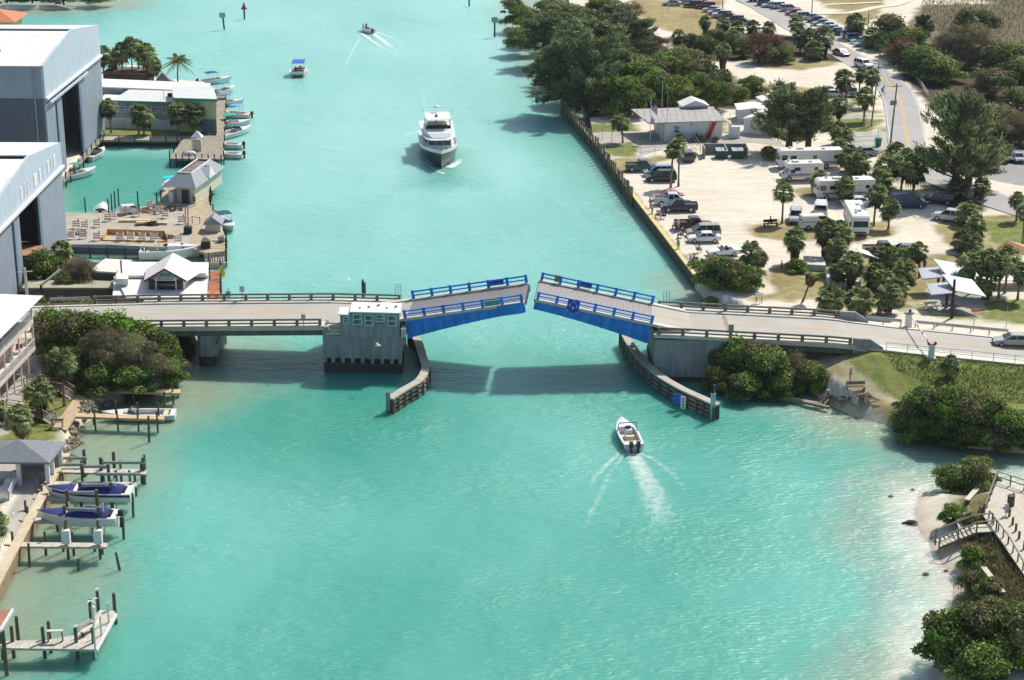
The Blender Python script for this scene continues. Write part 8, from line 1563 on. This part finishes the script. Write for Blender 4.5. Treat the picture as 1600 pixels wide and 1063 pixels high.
wharf([(145,605),(282,608.5),(282,614.5),(143.5,610.5)],PZ,'upper narrow tan pier with pairs of dark piles',tanp,pile_m,[(x,y)for x in(177,209,243,271)for y in(622,632)]+[(278,622)],'pier',.25)
wharf([(118,645),(257,650.5),(255.5,655.5),(116,651)],PZ,'lower narrow tan pier alongside the white bowrider',tanp,pile_m,[(147,664),(150,674),(182,660),(185,674),(217,662),(217,674),(249,662),(247,676)],'pier',.25)
for px,py,y1,lab in((277,605,571,'tall lone pile behind the end of the upper pier'),(257,642,612,'tall lone pile between the two piers'),(233,691,650,'tall lone pile out in the water below the lower pier'),(208,808,771,'lone pile right of the upper boat lift'),(193,843,808,'lone pile right of the lower boat lift'),(189,891,863,'leaning pile in open water below the docks'),(122,891,873,'short stub pile in the shallows'),(46,886,849,'tall pile in the shallows before the lowest dock')):post(px,py,y1,.14,lab,'pile',pile_m,'lone mooring piles',0,'pile',-.35 if px==189 else .1)
rocks('broken shore rock of the dark riprap below the motel lawn',[(138,632),(150,622),(165,618),(178,616),(132,650),(124,664),(118,680),(112,690),(106,702),(104,716),(128,640),(144,640),(160,628),(114,672),(122,694),(110,712)],150,.18,.5,LL,group='riprap rocks',spread=1.2)
# gazebo, patio
RF,RB,LF=P(77,723,4.1),P(104,690,4.1),P(-45,722,4.1);LB_=LF+(RB-RF);ap=(LF+RB)/2+V(0,0,1.3);t=thing('gazebo','open sided gazebo with a grey shingled hip roof by the docks','gazebo',V(RF.x,RF.y,LL));MB().add([RF,RB,LB_,LF,ap,RF-V(0,0,.2),RB-V(0,0,.2),LB_-V(0,0,.2),LF-V(0,0,.2)],[(0,1,4),(1,2,4),(2,3,4),(3,0,4),(5,8,7,6),(0,5,6,1),(3,8,5,0)]).build('roof',M('grey_shingle','7b7f84',.9,.15,2,bump=.3),t,world=True)
for p in(RF.lerp(LF,.05)+V(0,.5,0),RF.lerp(LF,.42)+V(0,.5,0),RB.lerp(LB_,.08)+V(0,-.5,0),RF.lerp(RB,.5)+V(-.7,0,0)):MB().box((p.x,p.y,LL+1.3),(.4,.4,2.6)).build('column',white,t,world=True)
MB().prism([(p.x,p.y)for p in(RB.lerp(LB_,.1)+V(0,-.6,0),RB.lerp(LB_,.6)+V(0,-.6,0),RB.lerp(LB_,.6)+V(0,-.9,0),RB.lerp(LB_,.1)+V(0,-.9,0))],LL,LL+2.4).build('back_panel',M('gazebo_back','8a8f94',.8,.1,1),t,world=True)
fn=thing('patio_fence','white picket fence around the sun loungers','fence',P(20,775,LL+.1));C=[P(0,752,LL+.1),P(27,752,LL+.1),P(14,783,LL+.1),P(-15,783,LL+.1)]
for p,q_ in zip(C,C[1:]):
 for h in(.2,1.0):MB().bar(p+V(0,0,h),q_+V(0,0,h),.05,.08).build('rail',white,fn,world=True)
 b=MB();[b.box(tuple(p.lerp(q_,k/22)+V(0,0,.55)),(.05,.05,1.0))for k in range(23)];b.build('pickets',white,fn,world=True)
for px,py,lab in((8,764,'white sun lounger behind the picket fence, left one'),(18,764,'white sun lounger behind the picket fence, right one'),(8,814,'white sun lounger alone at the left edge of the patio')):
 g=P(px,py,LL+.12);tt=thing('sun_lounger',lab,'sun lounger',g,1.3 if py<800 else .1,'sun loungers');MB().box((-.35,0,.35),(1.3,.6,.07)).build('seat',white,tt);MB().bar((.3,0,.36),(.85,0,.75),.6,.06).build('backrest',white,tt);[MB().box((x,y,.17),(.06,.06,.34)).build('leg',grey_metal,tt)for x in(-.9,.2)for y in(-.25,.25)]
t=thing('seawall','tan capped seawall along the motel patio','seawall',P(60,785,LL));wallstrip(t,[(103,712),(94,727),(62,785),(0,902),(-30,960)],-1,LL+.2,.5,M('seawall_tan','8d7a5c',.9,.25,1.5),'wall_face',0,LL+.1);wallstrip(t,[(103,712),(94,727),(62,785),(0,902),(-30,960)],LL+.21,LL+.36,.9,M('seawall_cap','c0b294',.85,.15,1.5),'cap',0,LL+.1)
gw=M('grey_dock','bbb5a4',.85,.2,1.5,wave=('X',.3,.2))
for poly,lab,pl in(([(97,729.5),(229,734),(228,741),(96,738)],'uppermost grey dock with aluminium lift rails over it',[(98,752),(131,752),(162,753),(190,754),(222,756),(227,745)]),([(78,752),(214,753.5),(213,760),(76,758)],'second grey dock behind the upper covered boat',[(184,770),(205,770),(213,775)]),([(69,773),(112,774),(111,781),(67,780)],'short grey stub dock left of the upper covered boat',[(68,793),(66,781),(105,795)]),([(46,809),(88,809),(87,816),(44,816)],'short grey stub dock left of the lower covered boat',[(45,828),(42,818),(90,830)]),([(23,847),(168,848.5),(167,855),(21,854)],'lowest grey dock before the empty lift',[(22,868),(72,868),(99,862),(116,868),(148,862),(160,866)])):wharf(poly,1.5,lab,gw,pile_m,pl,'dock',.2,pr=.14,ph_=.9)
def lift(pts,label,bm_='9aa2a6',z=1.2):
 t=thing('boat_lift',label,'boat lift',P(*pts[0],0),0,'boat lifts');C=[P(x,y,0)for x,y in pts]
 for c in C:MB().tube([c+V(0,0,-1),c+V(0,0,3.1)],.17,7).build('pile',pile_m,t,world=True)
 for p,q_ in((C[0],C[1]),(C[2],C[3])):MB().bar(p+V(0,0,2.8),q_+V(0,0,2.8),.2,.28).build('top_beam',M('lift_beam','8f979c',.4,.15,2,metal=.4),t,world=True)
 for p,q_ in((C[0],C[2]),(C[1],C[3])):MB().bar(p.lerp(q_,.05)+V(0,0,z-.25),p.lerp(q_,.95)+V(0,0,z-.25),.22,.3).build('cradle_beam',M('cradle'+bm_,bm_,.5,.15,2),t,world=True)
 for c in C[:2]:MB().tube([c+V(.4,.2,0),c+V(.4,.2,3.4)],.06,6).build('guide_post',white,t,world=True)
 return t
lift([(128,800),(176,800),(131,770),(172,770)],'boat lift carrying the upper covered boat');lift([(104,838),(157,840),(108,812),(154,812)],'boat lift carrying the lower covered boat')
t=thing('boat_lift','empty boat lift with white boxes and a teal beam at the lowest dock','boat lift',P(130,850,0),0,'boat lifts');
for x in(104,154):g=P(x,851,1.6);MB().box((g.x,g.y,2.4),(.75,.5,1.3)).build('drive_box',white,t,world=True);MB().tube([(g.x,g.y+.3,-1),(g.x,g.y+.3,3.9)],.13,7).build('pile',pile_m,t,world=True)
MB().bar(P(110,842,1.6)+V(0,0,.2),P(148,842,1.6)+V(0,0,.2),.3,.4).build('teal_beam',M('teal_beam','1f5f63',.5,.1,2),t,world=True)
t=thing('lift_rails','aluminium lift rails and posts above the uppermost dock','boat lift',P(160,745,0),0,'boat lifts');[MB().bar(P(x0,y,2.4),P(x1,y,2.4),.22,.25).build('beam',MC['lift_beam'],t,world=True)for x0,x1,y in((98,136,716),(160,226,723),(150,215,741),(97,131,726))];[MB().tube([P(x,y,0)-V(0,0,1),P(x,y,0)+V(0,0,2.9)],.17,7).build('pile',pile_m,t,world=True)for x,y in((160,757),(180,748),(226,757),(98,744),(134,744),(131,762))]
# lowest dock with benches
LD=wharf([(-40,1003),(74,1000),(119,992),(138.5,973),(156,953),(179,954.6),(182,961),(151,1015),(-40,1012)],1.5,'angled grey dock at the bottom left with white poles and benches',M('angled_dock','b9b4a6',.85,.2,1.5,wave=('X',.35,.2)),pile_m,[(5,1030,3.3),(22,1028),(30,1012),(71,1029),(80,1020),(122,1029),(149,1030),(155,972),(181,975),(144,985)],'dock',.2,pr=.17,ph_=1.4)
MB().bar(P(182,961,1.55),P(151,1017,1.55),.12,.3).build('white_fender',white,LD,world=True)
for px,py,y1,lab in((149,1016,971,'tall white pole at the corner of the angled dock'),(158.5,993,963,'middle white pole on the angled dock'),(170,973,942,'farthest white pole on the angled dock')):post(px,py,y1,.09,lab,'pole',white,'white mooring poles',1.5,'pole')
def obench(px,py,rz,lab):g=P(px,py,1.52);t=thing('bench',lab,'bench',g,rz);MB().box((0,0,.95),(1.3,.35,.07)).build('top',conc_light,t);[MB().box((x,0,.47),(.08,.3,.95)).build('leg',pile_m,t)for x in(-.58,.58)]
obench(87,1002,.05,'high bench rack on the straight part of the angled dock');g=P(137,990,1.52);t=thing('bench','wooden bench on the slanting part of the angled dock','bench',g,1.1);MB().box((0,0,.45),(1.5,.4,.06)).build('seat',conc_light,t);MB().bar((-.75,.25,.8),(.75,.25,.8),.05,.35).build('backrest',conc_light,t);[MB().box((x,0,.22),(.08,.35,.44)).build('leg',pile_m,t)for x in(-.6,.6)]
g=P(147,972,1.5);t=thing('dock_pedestal','white service pedestal on the angled dock','pedestal',g);MB().tube([(0,0,0),(0,0,1.2)],.16,8).build('body',white,t);MB().ball((0,0,1.3),.2).build('cap',white,t)
C=[P(20,953,4.2),P(-60,953,4.2),P(-90,985,4.2),P(0,986,4.2)];t=thing('boathouse','corner of a red brown boathouse roof at the bottom left edge','boathouse',V(C[3].x,C[3].y,0));MB().prism([(c.x,c.y)for c in C],4.05,4.2).build('roof',M('red_brown_roof','a0705a',.85,.15,1),t,world=True);MB().bar(C[0],C[3],.12,.3).build('verge',white,t,world=True);MB().tube([C[3]+V(.1,.4,-5),C[3]+V(.1,.4,-.15)],.17,7).build('pile',pile_m,t,world=True)
gull(P(144,940,3.3),2.5,'white gull flying above the angled dock',.55)
for px,py,zz,lab in((155,955,2.95,'white gull perched on the far pile of the angled dock'),(122,1015,2.95,'white gull perched on a pile of the straight dock')):
 g=P(px,py+17,0);g=V(g.x,g.y,2.9);t=thing('gull',lab,'bird',g,1.0,'perched gulls');b=MB();b.loft([[(x,r*math.cos(a_),.2+r*math.sin(a_)+.1*x)for a_ in np.linspace(0,5.5,7)]for x,r in((-.25,.02),(-.1,.08),(.06,.1),(.14,.06),(.2,.055),(.26,.015))]);b.build('body',MC['gull_white'],t);MB().tube([(.26,0,.22),(.33,0,.2)],[.015,.004],5).build('beak',MC['beak'],t);MB().tube([(0,0,0),(0,0,.14)],.02,5).build('legs',MC['beak'],t)
# far top-left: islet trees, orange roof
for k,px,py,w_,h_,lab in(('scrub',100,6,60,20,'dark bush on the far islet, right part'),('dark',150,4,60,18,'dark bush at the right tip of the far islet'),('dark',50,4,70,20,'dark bush on the far islet, left part'),('scrub',10,3,60,18,'dark bush on the far islet at the frame edge')):tree(k,px,py,w_,h_,lab,'bush','bush','bushes on the far islet')
t,a,e,n,w_=box_px('far_house','orange tiled roof peeping above the farther hangar at the left edge','house',-60,70,20,70,10,5,pale_y);c0,c1=a+V(0,0,5),a+e*w_+V(0,0,5);MB().add([c0+V(-1,-1,0),c1+V(1.2,-1,0),c1+n*11+V(1.2,0,0),c0+n*11+V(-1,0,0),c0+n*5+V(3,0,2),c1+n*5+V(-4,0,2)],[(0,1,5,4),(1,2,5),(2,3,4,5),(3,0,4)]).build('tiled_roof',M('orange_tile','c4744c',.8,.15,1.5),t,world=True)
# ================================================================ west vegetation
for px,py,cy,w_,sk_,lab in[(193,134,84,30,.4,'round fan palm at the left of the northern palm row'),(208,134,76,30,.3,'fan palm in the northern row above the thatched building'),(163,130,88,30,.6,'fan palm touching the farther hangar'),(177,130,94,24,.4,'small fan palm second in the northern row'),(232,134,88,36,.3,'tallest fan palm of the northern row'),(240,134,104,26,.4,'lower fan palm beside the tallest of the northern row'),(218,130,78,26,.3,'fan palm at the back of the northern row'),(174,208,168,28,.3,'fan palm on the quay grass nearest the hangar'),(217,211,178,30,.3,'left palm of the quay pair that splits in a v'),(225,211,184,30,.3,'right palm of the quay pair that splits in a v'),(279,210,177,32,.3,'fan palm on the quay in front of the shop corner'),(302,210,180,34,.4,'fan palm on the quay in front of the dock office'),(96,435,393,34,.4,'grey green palm behind the bright bush at the nearer hangar'),(14,455,424,24,.4,'small palm over the black car'),(101,636,565,46,.5,'tall palm beside the upper ramp'),(60,652,610,46,.4,'squat palm between the two ramps'),(35,692,655,44,.6,'dark palm on the lawn above the gazebo'),(-6,668,640,34,.5,'palm cut by the left edge beside the motel'),(-4,852,818,42,.4,'yellow green palm cut by the left edge of the patio')]:palm(px,py,cy,w_,lab,sk_,z=LL)
g=P(278,132,LL);s=scl(278,132,LL);t=thing('coconut_palm','big coconut palm with long drooping fronds by the tarpaulin tent','palm',g);h=(132-98)/s/CT;mk_parts(t,[('trunk',TRK[1][1],(0,0,-.2),(1,1,h),(0,0,0)),('crown',FEATH,(.25,0,h),(3.4,)*3,(0,0,0))])
west=[('bright',68,448,70,62,'bright green tree at the corner of the nearer hangar'),('bare',130,455,66,56,'feathery grey green tree left of the grey shed'),('scrub',160,452,40,34,'olive bush in front of the grey shed'),('scrub',105,462,44,36,'shaded bush under the grey green palm'),('dark',25,458,40,26,'dark shrub behind the black car'),('mangrove',80,560,80,84,'dark green tree against the motel corner'),('mangrove',120,565,84,82,'green tree beside the motel corner tree'),('bare',165,592,100,88,'large greyish brown thicket in the middle of the western bushes'),('bare',210,600,96,84,'greyish brown thicket right of the large one'),('bright',180,560,96,78,'bright green top of the western thicket by the parapet'),('bright',225,565,84,66,'bright green bush below the western parapet'),('mangrove',260,585,70,70,'green mangrove at the water beside the bridge pier'),('bright',268,598,50,40,'small bright mangrove at the water edge near the tall pile'),('dark',115,600,84,60,'dark shaded bush above the upper ramp'),('dark',155,612,76,44,'dark shaded bush behind the upper pier'),('dark',205,612,80,44,'dark shaded bush above the middle of the upper pier'),('dark',85,540,70,60,'shaded tree behind the motel roof corner'),('mangrove',140,540,80,56,'tree top just below the western parapet'),('bare',245,604,70,56,'bare brown bush at the right end of the western thicket'),('dark',185,585,90,66,'dark tree inside the western thicket'),('bush',95,484,44,20,'low bush beside the guard rail, left'),('bush',130,486,50,22,'low bush beside the guard rail, right'),('bush',60,484,40,22,'low bush behind the motel roof')]
for k,px,py,w_,h_,lab in west:tree(k,px,py,w_,h_,lab,'tree' if 'tree' in lab else 'bush','tree' if 'tree' in lab else 'bush','western trees and bushes',z=LL if py<620 else 0.5)
# ================================================================ sea haze
hz=MB().box((0,700,40),(3000,1500,90));m=bpy.data.materials.new('haze');m.use_nodes=True;N=m.node_tree.nodes;N.remove(N['Principled BSDF']);pv=N.new('ShaderNodeVolumePrincipled')
pv.inputs['Color'].default_value=(.82,.9,1,1);pv.inputs['Density'].default_value=.00005;pv.inputs['Anisotropy'].default_value=.3
m.node_tree.links.new(pv.outputs[0],[n for n in N if n.type=='OUTPUT_MATERIAL'][0].inputs['Volume'])
o=hz.build('haze',m);o['kind']='stuff';o['label']='thin sea haze over the whole channel';o['category']='haze'
sc.cycles.volume_bounces=0
